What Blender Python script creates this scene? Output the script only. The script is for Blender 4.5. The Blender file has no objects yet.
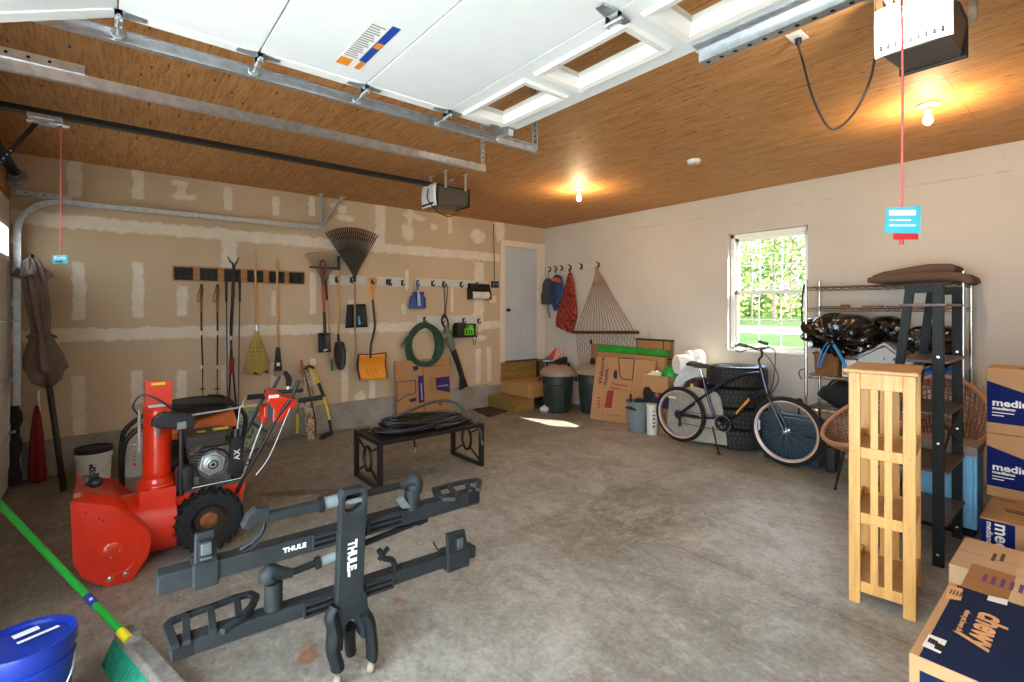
import bpy, bmesh, math, random
from mathutils import Vector, Matrix
random.seed(7)
S = bpy.context.scene
COL = S.collection
PI = math.pi

# ------------------------------------------------------------------ camera
YAW = math.radians(50.551)
EYE = Vector((6.775, 0.708, 1.67))
FPX, CXP, HOR = 489.742, 512.0, 309.5          # focal length and horizon in pixels of the 1024 x 682 frame
cam_d = bpy.data.cameras.new('camera'); cam = bpy.data.objects.new('camera', cam_d); COL.objects.link(cam)
cam_d.sensor_width = 36.0; cam_d.lens = FPX / 1024 * 36.0
cam_d.shift_y = -(341 - HOR) / 1024
cam_d.clip_start = 0.02; cam_d.clip_end = 300
cam.location = EYE; cam.rotation_euler = (PI/2, 0, YAW)
S.camera = cam

# ------------------------------------------------------------------ sky, sun, portals, exposure
W = bpy.data.worlds.new('sky'); S.world = W; W.use_nodes = True
bg = W.node_tree.nodes['Background']
bg.inputs['Color'].default_value = (0.80, 0.90, 1.0, 1); bg.inputs['Strength'].default_value = 6.2
SUN_AZ = Vector((2.5, 1.44, 0)).normalized()      # towards the sun, seen from the window
SUN_EL = math.radians(38.5)
sun_dir = Vector((SUN_AZ.x*math.cos(SUN_EL), SUN_AZ.y*math.cos(SUN_EL), math.sin(SUN_EL)))
sl = bpy.data.lights.new('sun', 'SUN'); so = bpy.data.objects.new('sun', sl); COL.objects.link(so)
sl.energy = 18; sl.angle = math.radians(0.6); sl.color = (1.0, 0.93, 0.80)
so.rotation_euler = sun_dir.to_track_quat('Z', 'Y').to_euler(); so.location = (14, 12, 9)
def portal(name, loc, rot, sx, sy):
    d = bpy.data.lights.new(name, 'AREA'); o = bpy.data.objects.new(name, d); COL.objects.link(o)
    d.shape = 'RECTANGLE'; d.size = sx; d.size_y = sy; d.cycles.is_portal = True
    o.location = loc; o.rotation_euler = rot
portal('portal_of_the_open_door', (6.2, -0.24, 1.32), (PI/2, 0, PI), 3.6, 2.6)
portal('portal_of_the_window', (4.04, 7.30, 1.89), (PI/2, 0, 0), 0.95, 1.55)
S.view_settings.view_transform = 'Standard'; S.view_settings.look = 'None'
S.view_settings.gamma = 1.0; S.view_settings.use_curve_mapping = False
S.view_settings.exposure = 0.85
S.cycles.max_bounces = 10; S.cycles.diffuse_bounces = 6; S.cycles.glossy_bounces = 4
S.cycles.transmission_bounces = 6; S.cycles.transparent_max_bounces = 12
S.cycles.sample_clamp_indirect = 6.0
S.cycles.caustics_reflective = False; S.cycles.caustics_refractive = False

# ------------------------------------------------------------------ pixel -> place helpers (survey of the photograph)
_F = Vector((-math.sin(YAW), math.cos(YAW), 0)); _R = Vector((math.cos(YAW), math.sin(YAW), 0))
def ray(px, py): return _F + _R*((px-CXP)/FPX) - Vector((0, 0, 1))*((py-HOR)/FPX)
def fl(px, py, z=0.0): d = ray(px, py); return EYE + d*((z-EYE.z)/d.z)
def wx(px, py, x=0.0): d = ray(px, py); return EYE + d*((x-EYE.x)/d.x)
def wy(px, py, y=7.09): d = ray(px, py); return EYE + d*((y-EYE.y)/d.y)
def dp(px, py, at):                              # the point of a pixel at the depth of the place `at`
    t = (Vector(at)-EYE).dot(_F); return EYE + ray(px, py)*t

# ------------------------------------------------------------------ mesh builder
def V(*a): return Vector(a)
class MB:
    def __init__(s): s.v = []; s.f = []; s.m = []; s.mi = 0
    def add(s, vs, fs):
        o = len(s.v); s.v += [Vector(p) for p in vs]
        for f in fs: s.f.append([o+i for i in f]); s.m.append(s.mi)
        return s
    def box(s, c, d, R=None):
        c = Vector(c); h = [x/2 for x in d]
        vs = [Vector((x*h[0], y*h[1], z*h[2])) for x in (-1, 1) for y in (-1, 1) for z in (-1, 1)]
        if R is not None: vs = [R @ p for p in vs]
        return s.add([c+p for p in vs], [(0,1,3,2),(4,6,7,5),(0,4,5,1),(2,3,7,6),(0,2,6,4),(1,5,7,3)])
    def box2(s, a, b):
        a = Vector(a); b = Vector(b); return s.box((a+b)/2, [abs(x) for x in (b-a)])
    def hexa(s, b4, t4):                          # bottom and top quads, same winding
        return s.add(list(b4)+list(t4), [(3,2,1,0),(4,5,6,7),(0,1,5,4),(1,2,6,5),(2,3,7,6),(3,0,4,7)])
    def bar(s, p0, p1, w, h, up=(0,0,1), w1=None, h1=None):
        p0 = Vector(p0); p1 = Vector(p1); d = (p1-p0).normalized(); up = Vector(up)
        a = d.cross(up)
        if a.length < 1e-4: a = d.cross(Vector((1,0,0)))
        a.normalize(); b = a.cross(d)
        w1 = w if w1 is None else w1; h1 = h if h1 is None else h1
        q = lambda p, w, h: [p-a*w/2-b*h/2, p+a*w/2-b*h/2, p+a*w/2+b*h/2, p-a*w/2+b*h/2]
        return s.add(q(p0, w, h)+q(p1, w1, h1), [(0,1,2,3),(7,6,5,4),(0,4,5,1),(1,5,6,2),(2,6,7,3),(3,7,4,0)])
    def tube(s, pts, r, seg=8, closed=False, flat=1.0):
        pts = [Vector(p) for p in pts]; n = len(pts)
        rs = r if isinstance(r, (list, tuple)) else [r]*n
        vs = []; fs = []; last = None
        for i, p in enumerate(pts):
            if closed: t = pts[(i+1) % n]-pts[i-1]
            else: t = pts[min(i+1, n-1)]-pts[max(i-1, 0)]
            t.normalize()
            if last is None:
                a = t.cross(Vector((0,0,1)))
                if a.length < 0.05: a = t.cross(Vector((0,1,0)))
            else: a = last-t*last.dot(t)
            a.normalize(); last = a; b = t.cross(a)
            for k in range(seg):
                an = 2*PI*k/seg; vs.append(p+a*math.cos(an)*rs[i]+b*math.sin(an)*rs[i]*flat)
        m = n if closed else n-1
        for i in range(m):
            for k in range(seg):
                j = (i+1) % n; fs.append((i*seg+k, i*seg+(k+1) % seg, j*seg+(k+1) % seg, j*seg+k))
        if not closed: fs += [tuple(range(seg-1, -1, -1)), tuple((n-1)*seg+k for k in range(seg))]
        return s.add(vs, fs)
    def lathe(s, prof, c=(0,0,0), axis=(0,0,1), seg=24, close=False):   # prof: (radius, height) along the axis
        ax = Vector(axis).normalized(); a = ax.orthogonal().normalized(); b = ax.cross(a); c = Vector(c)
        vs = []; fs = []
        for r, h in prof:
            for k in range(seg):
                an = 2*PI*k/seg; vs.append(c+ax*h+(a*math.cos(an)+b*math.sin(an))*max(r, 1e-4))
        n = len(prof)
        for i in range(n if close else n-1):
            j = (i+1) % n
            for k in range(seg): fs.append((i*seg+k, i*seg+(k+1) % seg, j*seg+(k+1) % seg, j*seg+k))
        if not close: fs += [tuple(range(seg-1, -1, -1)), tuple((n-1)*seg+k for k in range(seg))]
        return s.add(vs, fs)
    def prism(s, pts, off):                       # planar 3-D outline pushed along off
        pts = [Vector(p) for p in pts]; off = Vector(off); n = len(pts)
        return s.add(pts+[p+off for p in pts], [tuple(range(n-1, -1, -1)), tuple(range(n, 2*n))] + [(i, (i+1) % n, n+(i+1) % n, n+i) for i in range(n)])
    def ring(s, outer, inner, off):               # outline with a hole of as many points
        n = len(outer); off = Vector(off); o = [Vector(p) for p in outer]; q = [Vector(p) for p in inner]
        vs = o+q+[p+off for p in o]+[p+off for p in q]; fs = []
        for i in range(n):
            j = (i+1) % n
            fs += [(i, j, n+j, n+i), (2*n+i, 3*n+i, 3*n+j, 2*n+j), (i, 2*n+i, 2*n+j, j), (n+i, n+j, 3*n+j, 3*n+i)]
        return s.add(vs, fs)
    def ball(s, c, r, nu=14, nv=9, fn=None):
        c = Vector(c); r = r if isinstance(r, (tuple, list)) else (r, r, r); vs = []; fs = []
        for j in range(nv+1):
            th = PI*j/nv
            for i in range(nu):
                ph = 2*PI*i/nu; d = Vector((math.sin(th)*math.cos(ph), math.sin(th)*math.sin(ph), math.cos(th)))
                k = fn(d) if fn else 1.0
                vs.append(c+Vector((d.x*r[0]*k, d.y*r[1]*k, d.z*r[2]*k)))
        for j in range(nv):
            for i in range(nu): fs.append((j*nu+i, (j+1)*nu+i, (j+1)*nu+(i+1) % nu, j*nu+(i+1) % nu))
        return s.add(vs, fs)
    def grid(s, fn, nu, nv, wrap=False):          # fn(u, v) -> point
        vs = [fn(i/nu, j/nv) for j in range(nv+1) for i in range(nu+1)]
        return s.add(vs, [(j*(nu+1)+i, j*(nu+1)+i+1, (j+1)*(nu+1)+i+1, (j+1)*(nu+1)+i) for j in range(nv) for i in range(nu)])
    def build(s, name, mats, parent=None, smooth=None, bevel=0, solid=0, sub=0, org=None, fix=True):
        me = bpy.data.meshes.new(name); o = bpy.data.objects.new(name, me); COL.objects.link(o)
        if parent is not None:
            off = wloc(parent); o.parent = parent
        else:
            lo = [min(p[i] for p in s.v) for i in range(3)]; hi = [max(p[i] for p in s.v) for i in range(3)]
            off = Vector(org) if org is not None else Vector(((lo[0]+hi[0])/2, (lo[1]+hi[1])/2, lo[2]))
            o.location = off
        me.from_pydata([p-off for p in s.v], [], s.f)
        for m in (mats if isinstance(mats, (list, tuple)) else [mats]): me.materials.append(m)
        me.polygons.foreach_set('material_index', s.m)
        if fix:
            bm = bmesh.new(); bm.from_mesh(me); bmesh.ops.recalc_face_normals(bm, faces=bm.faces); bm.to_mesh(me); bm.free()
        if smooth:
            me.polygons.foreach_set('use_smooth', [True]*len(me.polygons)); me.set_sharp_from_angle(angle=math.radians(smooth if smooth is not True else 40))
        me.update()
        if solid:
            q = o.modifiers.new('solid', 'SOLIDIFY'); q.thickness = solid; q.offset = 0
        if bevel:
            q = o.modifiers.new('bevel', 'BEVEL'); q.width = bevel; q.segments = 2; q.limit_method = 'ANGLE'; q.angle_limit = math.radians(40)
        if sub:
            q = o.modifiers.new('sub', 'SUBSURF'); q.levels = sub; q.render_levels = sub
        return o
def wloc(o):
    p = Vector((0,0,0))
    while o is not None: p = p+o.location; o = o.parent
    return p
def tag(o, label, cat, group=None, kind=None):
    o['label'] = label; o['category'] = cat
    if group: o['group'] = group
    if kind: o['kind'] = kind
    return o
def thing(name, loc, label, cat, group=None):
    o = bpy.data.objects.new(name, None); COL.objects.link(o); o.location = loc; o.empty_display_size = .1
    return tag(o, label, cat, group)
def dup(root, loc, rotz=0.0, label=None):
    r = root.copy(); COL.objects.link(r); r.location = loc; r.rotation_euler = (0, 0, rotz)
    if label: r['label'] = label
    for ch in list(root.children):
        c = ch.copy(); COL.objects.link(c); c.parent = r
        for g in list(ch.children):
            d = g.copy(); COL.objects.link(d); d.parent = c
    return r
def struct(o, label, cat): return tag(o, label, cat, None, 'structure')
def arc(c, u, v, r, a0, a1, n):
    c = Vector(c); u = Vector(u); v = Vector(v)
    return [c+u*(r*math.cos(a0+(a1-a0)*i/n))+v*(r*math.sin(a0+(a1-a0)*i/n)) for i in range(n+1)]
def smooth_path(pts, n=6):                        # Catmull-Rom through the points
    P = [Vector(p) for p in pts]; P = [P[0]*2-P[1]]+P+[P[-1]*2-P[-2]]; out = []
    for i in range(1, len(P)-2):
        for k in range(n):
            t = k/n; a, b, c, d = P[i-1], P[i], P[i+1], P[i+2]
            out.append(0.5*((2*b)+(c-a)*t+(2*a-5*b+4*c-d)*t*t+(3*b-a-3*c+d)*t**3))
    return out+[P[-2]]
def text(body, org, u, v, size, mat, parent, name='lettering', align='LEFT', depth=0.0012, sx=1.0, bold=0.0, shear=0.0):
    cu = bpy.data.curves.new(name, 'FONT'); cu.body = body; cu.size = size; cu.align_x = align; cu.align_y = 'CENTER'
    cu.extrude = depth/2; cu.offset = bold; cu.shear = shear; cu.resolution_u = 3
    t = bpy.data.objects.new(name, cu); COL.objects.link(t)
    dg = bpy.context.evaluated_depsgraph_get(); me = bpy.data.meshes.new_from_object(t.evaluated_get(dg))
    bpy.data.objects.remove(t)
    o = bpy.data.objects.new(name, me); COL.objects.link(o)
    u = Vector(u).normalized(); v = Vector(v).normalized(); n = u.cross(v)
    M = Matrix(((u.x*sx, v.x, n.x, 0), (u.y*sx, v.y, n.y, 0), (u.z*sx, v.z, n.z, 0), (0,0,0,1)))
    M.translation = Vector(org)-wloc(parent); me.transform(M); o.parent = parent
    me.materials.clear(); me.materials.append(mat)
    return o

# ------------------------------------------------------------------ materials
def lin(c): return tuple(((x/255)/12.92 if x/255 <= .04045 else ((x/255+.055)/1.055)**2.4) for x in c)
_mats = {}
def M(name, col=None, rough=.55, metal=0.0, var=.12, scale=9.0, bump=0.0, stretch=(1,1,1), spec=.5, emit=0, coat=0.0):
    """plain painted/plastic/metal material with a procedural mottling; col in sRGB 0-255"""
    if name in _mats: return _mats[name]
    m = bpy.data.materials.new(name); m.use_nodes = True; nt = m.node_tree; b = nt.nodes['Principled BSDF']
    c = lin(col); b.inputs['Roughness'].default_value = rough; b.inputs['Metallic'].default_value = metal
    b.inputs['Specular IOR Level'].default_value = spec; b.inputs['Coat Weight'].default_value = coat
    tc = nt.nodes.new('ShaderNodeTexCoord'); mp = nt.nodes.new('ShaderNodeMapping'); mp.inputs['Scale'].default_value = stretch
    nt.links.new(tc.outputs['Object'], mp.inputs['Vector'])
    nz = nt.nodes.new('ShaderNodeTexNoise'); nz.inputs['Scale'].default_value = scale; nz.inputs['Detail'].default_value = 5
    nt.links.new(mp.outputs['Vector'], nz.inputs['Vector'])
    rp = nt.nodes.new('ShaderNodeValToRGB'); rp.color_ramp.elements[0].position = .3; rp.color_ramp.elements[1].position = .7
    rp.color_ramp.elements[0].color = tuple(x*(1-var) for x in c)+(1,); rp.color_ramp.elements[1].color = tuple(min(1, x*(1+var)) for x in c)+(1,)
    nt.links.new(nz.outputs['Fac'], rp.inputs['Fac']); nt.links.new(rp.outputs['Color'], b.inputs['Base Color'])
    if bump:
        bp = nt.nodes.new('ShaderNodeBump'); bp.inputs['Strength'].default_value = bump; bp.inputs['Distance'].default_value = .01
        nt.links.new(nz.outputs['Fac'], bp.inputs['Height']); nt.links.new(bp.outputs['Normal'], b.inputs['Normal'])
    if emit:
        b.inputs['Emission Color'].default_value = c+(1,); b.inputs['Emission Strength'].default_value = emit
    _mats[name] = m; return m
class NT:                                          # small node-graph helper
    def __init__(s, name):
        s.m = bpy.data.materials.new(name); s.m.use_nodes = True; s.t = s.m.node_tree; s.b = s.t.nodes['Principled BSDF']; _mats[name] = s.m
        s.tc = s.t.nodes.new('ShaderNodeTexCoord')
    def lk(s, a, b): s.t.links.new(a, b)
    def co(s, sc=(1,1,1), rot=(0,0,0), loc=(0,0,0)):
        n = s.t.nodes.new('ShaderNodeMapping'); n.inputs['Scale'].default_value = sc; n.inputs['Rotation'].default_value = rot; n.inputs['Location'].default_value = loc
        s.lk(s.tc.outputs['Object'], n.inputs['Vector']); return n.outputs['Vector']
    def noise(s, vec, scale, detail=5, rough=.55, dist=0.0):
        n = s.t.nodes.new('ShaderNodeTexNoise'); n.inputs['Scale'].default_value = scale; n.inputs['Detail'].default_value = detail
        n.inputs['Roughness'].default_value = rough; n.inputs['Distortion'].default_value = dist; s.lk(vec, n.inputs['Vector']); return n.outputs['Fac']
    def vor(s, vec, scale, feature='F1'):
        n = s.t.nodes.new('ShaderNodeTexVoronoi'); n.feature = feature; n.inputs['Scale'].default_value = scale; s.lk(vec, n.inputs['Vector']); return n.outputs['Distance']
    def wave(s, vec, scale, dist=3, detail=3, dscale=1.0, direction='X', kind='BANDS'):
        n = s.t.nodes.new('ShaderNodeTexWave'); n.wave_type = kind; n.bands_direction = direction
        n.inputs['Scale'].default_value = scale; n.inputs['Distortion'].default_value = dist; n.inputs['Detail'].default_value = detail; n.inputs['Detail Scale'].default_value = dscale
        s.lk(vec, n.inputs['Vector']); return n.outputs['Fac']
    def ramp(s, fac, *stops):                      # stops: (pos, sRGB or grey value)
        n = s.t.nodes.new('ShaderNodeValToRGB'); e = n.color_ramp.elements
        while len(e) < len(stops): e.new(.5)
        for i, (p, c) in enumerate(stops):
            e[i].position = p; e[i].color = (c, c, c, 1) if not isinstance(c, tuple) else lin(c)+(1,)
        s.lk(fac, n.inputs['Fac']); return n.outputs['Color']
    def mix(s, fac, a, b, mode='MIX'):
        n = s.t.nodes.new('ShaderNodeMix'); n.data_type = 'RGBA'; n.blend_type = mode
        for k, x in ((0, fac), (6, a), (7, b)):
            if isinstance(x, (int, float)): n.inputs[k].default_value = x if k == 0 else (x, x, x, 1)
            elif isinstance(x, tuple): n.inputs[k].default_value = lin(x)+(1,)
            else: s.lk(x, n.inputs[k])
        return n.outputs[2]
    def math(s, op, a, b=0.0):
        n = s.t.nodes.new('ShaderNodeMath'); n.operation = op
        for k, x in ((0, a), (1, b)):
            if isinstance(x, (int, float)): n.inputs[k].default_value = x
            else: s.lk(x, n.inputs[k])
        return n.outputs[0]
    def attr(s, name): n = s.t.nodes.new('ShaderNodeAttribute'); n.attribute_name = name; return n.outputs['Fac']
    def sep(s, vec): n = s.t.nodes.new('ShaderNodeSeparateXYZ'); s.lk(vec, n.inputs[0]); return n.outputs
    def bump(s, h, strength=.3, dist=.01):
        n = s.t.nodes.new('ShaderNodeBump'); n.inputs['Strength'].default_value = strength; n.inputs['Distance'].default_value = dist
        s.lk(h, n.inputs['Height']); s.lk(n.outputs['Normal'], s.b.inputs['Normal'])
    def out(s, col, rough=.6, metal=0.0, spec=.5):
        s.lk(col, s.b.inputs['Base Color'])
        if isinstance(rough, (int, float)): s.b.inputs['Roughness'].default_value = rough
        else: s.lk(rough, s.b.inputs['Roughness'])
        s.b.inputs['Metallic'].default_value = metal; s.b.inputs['Specular IOR Level'].default_value = spec
        return s.m

def concrete_floor():
    n = NT('concrete_floor'); c = n.co()
    big = n.noise(c, .55, 6, .62, .6); mid = n.noise(n.co((1, 1.0, 1), loc=(3,1,0)), 2.3, 7, .68, .8); fine = n.noise(c, 38, 4)
    col = n.ramp(big, (.30, (128,129,124)), (.5, (160,161,155)), (.72, (182,183,179)))
    col = n.mix(n.ramp(mid, (.42, 0.0), (.62, .45)), col, (128,122,111))
    col = n.mix(n.ramp(n.noise(n.co(loc=(7,2,0)), 1.1, 8, .7, 1.2), (.53, 0.0), (.66, .4)), col, (206,206,202))
    sx = n.sep(c)
    # the bay by the closed door: browner, darker concrete
    bay = n.math('ADD', n.math('MULTIPLY', sx[0], -.36), n.math('ADD', n.math('MULTIPLY', sx[1], -.10), n.math('ADD', 1.62, n.math('MULTIPLY', n.noise(c, 1.3, 5), .5))))
    col = n.mix(n.ramp(bay, (.25, 0.0), (.85, .5)), col, (122,108,92))
    # pale scuffs
    sc = n.noise(n.co((1.2, 5, 1), rot=(0,0,.5)), 3.2, 6, .7, 1.5)
    col = n.mix(n.ramp(sc, (.55, 0.0), (.68, .5)), col, (188,184,175))
    jx = n.math('MINIMUM', n.math('ABSOLUTE', n.math('SUBTRACT', sx[0], 3.95)), n.math('ADD', n.math('ABSOLUTE', n.math('SUBTRACT', sx[1], 3.79)), n.math('MULTIPLY', n.math('LESS_THAN', sx[0], 3.95), 5.0)))
    jn = n.ramp(n.math('ADD', jx, n.math('MULTIPLY', n.noise(c, 7, 4), .004)), (.0035, .75), (.0075, 0.0)); col = n.mix(jn, col, (84,78,68))
    dirt = n.math('MULTIPLY', n.ramp(jx, (.0, .5), (.16, 0.0)), n.ramp(n.noise(n.co(loc=(2,9,0)), 2.2, 6, .7), (.42, 0.0), (.6, 1.0))); col = n.mix(dirt, col, (106,98,86))
    pt = n.math('ADD', n.math('MULTIPLY', n.math('SUBTRACT', sx[0], 4.35), n.math('SUBTRACT', sx[0], 4.35)), n.math('MULTIPLY', n.math('MULTIPLY', n.math('SUBTRACT', sx[1], 3.9), n.math('SUBTRACT', sx[1], 3.9)), .35))
    pm = n.math('MULTIPLY', n.ramp(pt, (.02, 1.0), (.34, 0.0)), n.ramp(n.noise(n.co((2,1,1), loc=(1,3,0)), 3.4, 8, .75, .8), (.40, 0.0), (.60, .75))); col = n.mix(pm, col, (96,92,82))
    # rust spots
    rs = n.noise(n.co(loc=(1.7,4.4,0)), 2.6, 3, .5)
    col = n.mix(n.ramp(rs, (.70, 0.0), (.78, .55)), col, (150,104,70))
    col = n.mix(n.ramp(n.vor(n.co((1.0,1,1)), 26), (.02, .5), (.07, 0.0)), col, (96,84,72))
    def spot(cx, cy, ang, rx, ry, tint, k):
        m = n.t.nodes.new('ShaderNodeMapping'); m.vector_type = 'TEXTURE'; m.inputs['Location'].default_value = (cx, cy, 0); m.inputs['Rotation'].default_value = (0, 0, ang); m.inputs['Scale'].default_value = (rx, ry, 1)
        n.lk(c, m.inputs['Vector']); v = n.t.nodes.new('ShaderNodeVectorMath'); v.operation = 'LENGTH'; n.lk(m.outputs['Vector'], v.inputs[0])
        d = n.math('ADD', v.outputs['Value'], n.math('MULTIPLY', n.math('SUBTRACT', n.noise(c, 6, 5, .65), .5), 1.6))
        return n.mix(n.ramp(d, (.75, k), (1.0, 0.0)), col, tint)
    col = spot(2.08, 2.02, 1.05, .42, .075, (84,66,46), .8); col = spot(2.38, 2.28, 1.0, .16, .11, (84,66,46), .75); col = spot(2.24, 3.05, 1.2, .45, .2, (104,88,70), .6)  # two brown stains, then the shadow under the bench painted into the floor
    col = spot(4.32, 1.45, .4, .06, .05, (160,104,66), .7); col = spot(4.2, 2.0, .2, .07, .04, (160,112,76), .5)
    gr = n.noise(n.co((1,1,1), loc=(4,7,0)), 11, 9, .74, .5); col = n.mix(n.ramp(gr, (.34, .5), (.50, 0.0)), col, (106,102,93)); col = n.mix(n.ramp(gr, (.54, 0.0), (.70, .5)), col, (198,199,194))
    col = n.mix(.5, col, n.ramp(fine, (.35, (128,120,110)), (.65, (196,190,180))), 'SOFT_LIGHT')
    n.bump(n.mix(.5, fine, mid), .12, .006)
    return n.out(col, n.ramp(mid, (.3, .42), (.7, .62)), 0, .5)
def plywood_ceiling():
    n = NT('plywood_ceiling'); c = n.co()
    g1 = n.noise(n.co((.9, 9, 1)), 1.6, 8, .65, 1.6); g2 = n.noise(n.co((2.2, 26, 1)), 2.2, 5, .6, .4)
    col = n.ramp(g1, (.28, (168,116,66)), (.48, (192,138,84)), (.62, (204,152,98)), (.78, (180,128,76)))
    col = n.mix(n.ramp(g2, (.48, 0.0), (.70, .75)), col, (130,80,38))
    kn = n.vor(n.co((2.0, 7.5, 1), loc=(.3,.2,0)), 1.9); col = n.mix(n.ramp(kn, (.06, .9), (.13, 0.0)), col, (52,28,12))
    kn2 = n.vor(n.co((3.4, 12, 1), loc=(.8,.6,0)), 2.3); col = n.mix(n.ramp(kn2, (.06, .8), (.14, 0.0)), col, (70,38,16))
    br = n.t.nodes.new('ShaderNodeTexBrick'); n.lk(n.co((1/2.44*.5, 1/1.22*.25, 1)), br.inputs['Vector'])
    br.inputs['Scale'].default_value = 1.0; br.inputs['Mortar Size'].default_value = .0012; br.inputs['Brick Width'].default_value = .5; br.inputs['Row Height'].default_value = .25
    br.inputs['Color1'].default_value = (0,0,0,1); br.inputs['Color2'].default_value = (.25,.25,.25,1); br.inputs['Mortar'].default_value = (1,1,1,1)
    col = n.mix(n.math('MULTIPLY', br.outputs['Fac'], .8), col, (58,32,14))
    col = n.mix(n.math('MULTIPLY', n.sep(br.outputs['Color'])[0], .5), col, (206,154,100))
    return n.out(col, .62, 0, .22)
def drywall_bare():
    n = NT('bare_drywall'); c = n.co()
    base = n.ramp(n.noise(c, .9, 5), (.3, (192,170,141)), (.7, (206,184,155)))
    e = n.math('ADD', n.attr('mud'), n.math('MULTIPLY', n.math('SUBTRACT', n.noise(c, 9, 6, .65), .5), .9))
    col = n.mix(n.ramp(e, (.42, 0.0), (.58, 1.0)), base, n.ramp(n.noise(c, 5, 4), (.3, (216,204,186)), (.7, (230,220,204))))
    return n.out(col, .85, 0, .2)
def drywall_primed():
    n = NT('primed_drywall'); c = n.co()
    col = n.ramp(n.noise(c, .8, 6), (.3, (194,188,177)), (.7, (207,201,190)))
    col = n.mix(n.ramp(n.noise(n.co(loc=(5,0,2)), 2.6, 7, .7, .6), (.60, 0.0), (.72, .55)), col, (206,190,170))
    col = n.mix(n.ramp(n.vor(n.co((1,1,1)), 3.1), (.012, .7), (.03, 0.0)), col, (150,132,112))
    z = n.sep(c)
    wob = n.math('MULTIPLY', n.math('SUBTRACT', n.noise(c, 2, 3), .5), .02)
    ln = n.math('ABSOLUTE', n.math('SUBTRACT', n.math('ADD', z[2], wob), 2.945))
    brk = n.ramp(n.noise(n.co((1.4,1,1)), 1.2, 2), (.47, 0.0), (.53, .45))
    col = n.mix(n.math('MULTIPLY', n.ramp(ln, (.003, 1.0), (.011, 0.0)), brk), col, (166,148,128))
    return n.out(col, .8, 0, .25)
def cast_concrete():
    n = NT('cast_concrete'); c = n.co()
    col = n.ramp(n.noise(c, 3, 7, .65), (.3, (128,124,116)), (.55, (158,153,144)), (.75, (178,173,164)))
    col = n.mix(n.ramp(n.vor(c, 14), (.03, .6), (.08, 0.0)), col, (98,92,84))
    return n.out(col, .85, 0, .2)
def wood(name, a, b, axis='Z', sc=1.0, rough=.45):
    n = NT(name); st = {'X': (.7,9,9), 'Y': (9,.7,9), 'Z': (9,9,.7)}[axis]
    g = n.noise(n.co(tuple(x*sc for x in st)), 2.2, 6, .6, 1.2)
    g2 = n.noise(n.co(tuple(x*sc*3 for x in st)), 2.5, 4)
    col = n.ramp(g, (.3, a), (.68, b)); col = n.mix(n.ramp(g2, (.5, 0.0), (.75, .35)), col, tuple(int(x*.72) for x in a))
    return n.out(col, rough, 0, .4)
def cardboard(name, a=(184,140,96)):
    n = NT(name); c = n.co()
    col = n.ramp(n.noise(c, 3.5, 5), (.3, tuple(int(x*.94) for x in a)), (.7, a))
    col = n.mix(n.ramp(n.wave(c, 60, .3, 1, 1, 'X'), (.3, 0.0), (.9, .10)), col, tuple(int(x*.8) for x in a))
    return n.out(col, .75, 0, .25)
CONC = concrete_floor(); PLY = plywood_ceiling(); DRY = drywall_bare(); PRIME = drywall_primed(); CURB = cast_concrete()
WHITE = M('white_paint', (232,230,224), .45, var=.02)
CREAM = M('cream_casing_paint', (226,214,196), .5, var=.03)
DOORW = M('white_door_paint', (192,197,202), .4, var=.02)
GALV = M('galvanized_steel', (196,202,206), .36, .9, var=.16, scale=26)
STEEL = M('bright_steel', (204,206,208), .22, 1.0, var=.08)
BLACKM = M('black_painted_metal', (17,17,18), .42, var=.2)
BLACKP = M('black_plastic', (19,19,21), .5, var=.15)
RUBBER = M('black_rubber', (15,15,16), .8, var=.2, scale=30, bump=.2)
DARKIN = M('dark_gap', (10,10,10), .9)
CARD = cardboard('cardboard'); CARDL = cardboard('pale_cardboard', (206,172,132)); CARDD = cardboard('brown_cardboard', (168,122,78))
NAVY = M('dark_blue_print', (22,34,96), .55, var=.08)
# ================================================================== THE ROOM
YW = 7.09; HC = 3.2; XR = 8.7
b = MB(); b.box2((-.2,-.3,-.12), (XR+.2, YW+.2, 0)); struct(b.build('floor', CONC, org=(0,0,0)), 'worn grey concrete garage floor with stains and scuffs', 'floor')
b = MB(); b.box2((-.2,-.3,HC), (XR+.2, YW+.2, HC+.1)); struct(b.build('ceiling', PLY, org=(0,0,0)), 'knotty brown plywood ceiling over the whole garage', 'ceiling')

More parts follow.
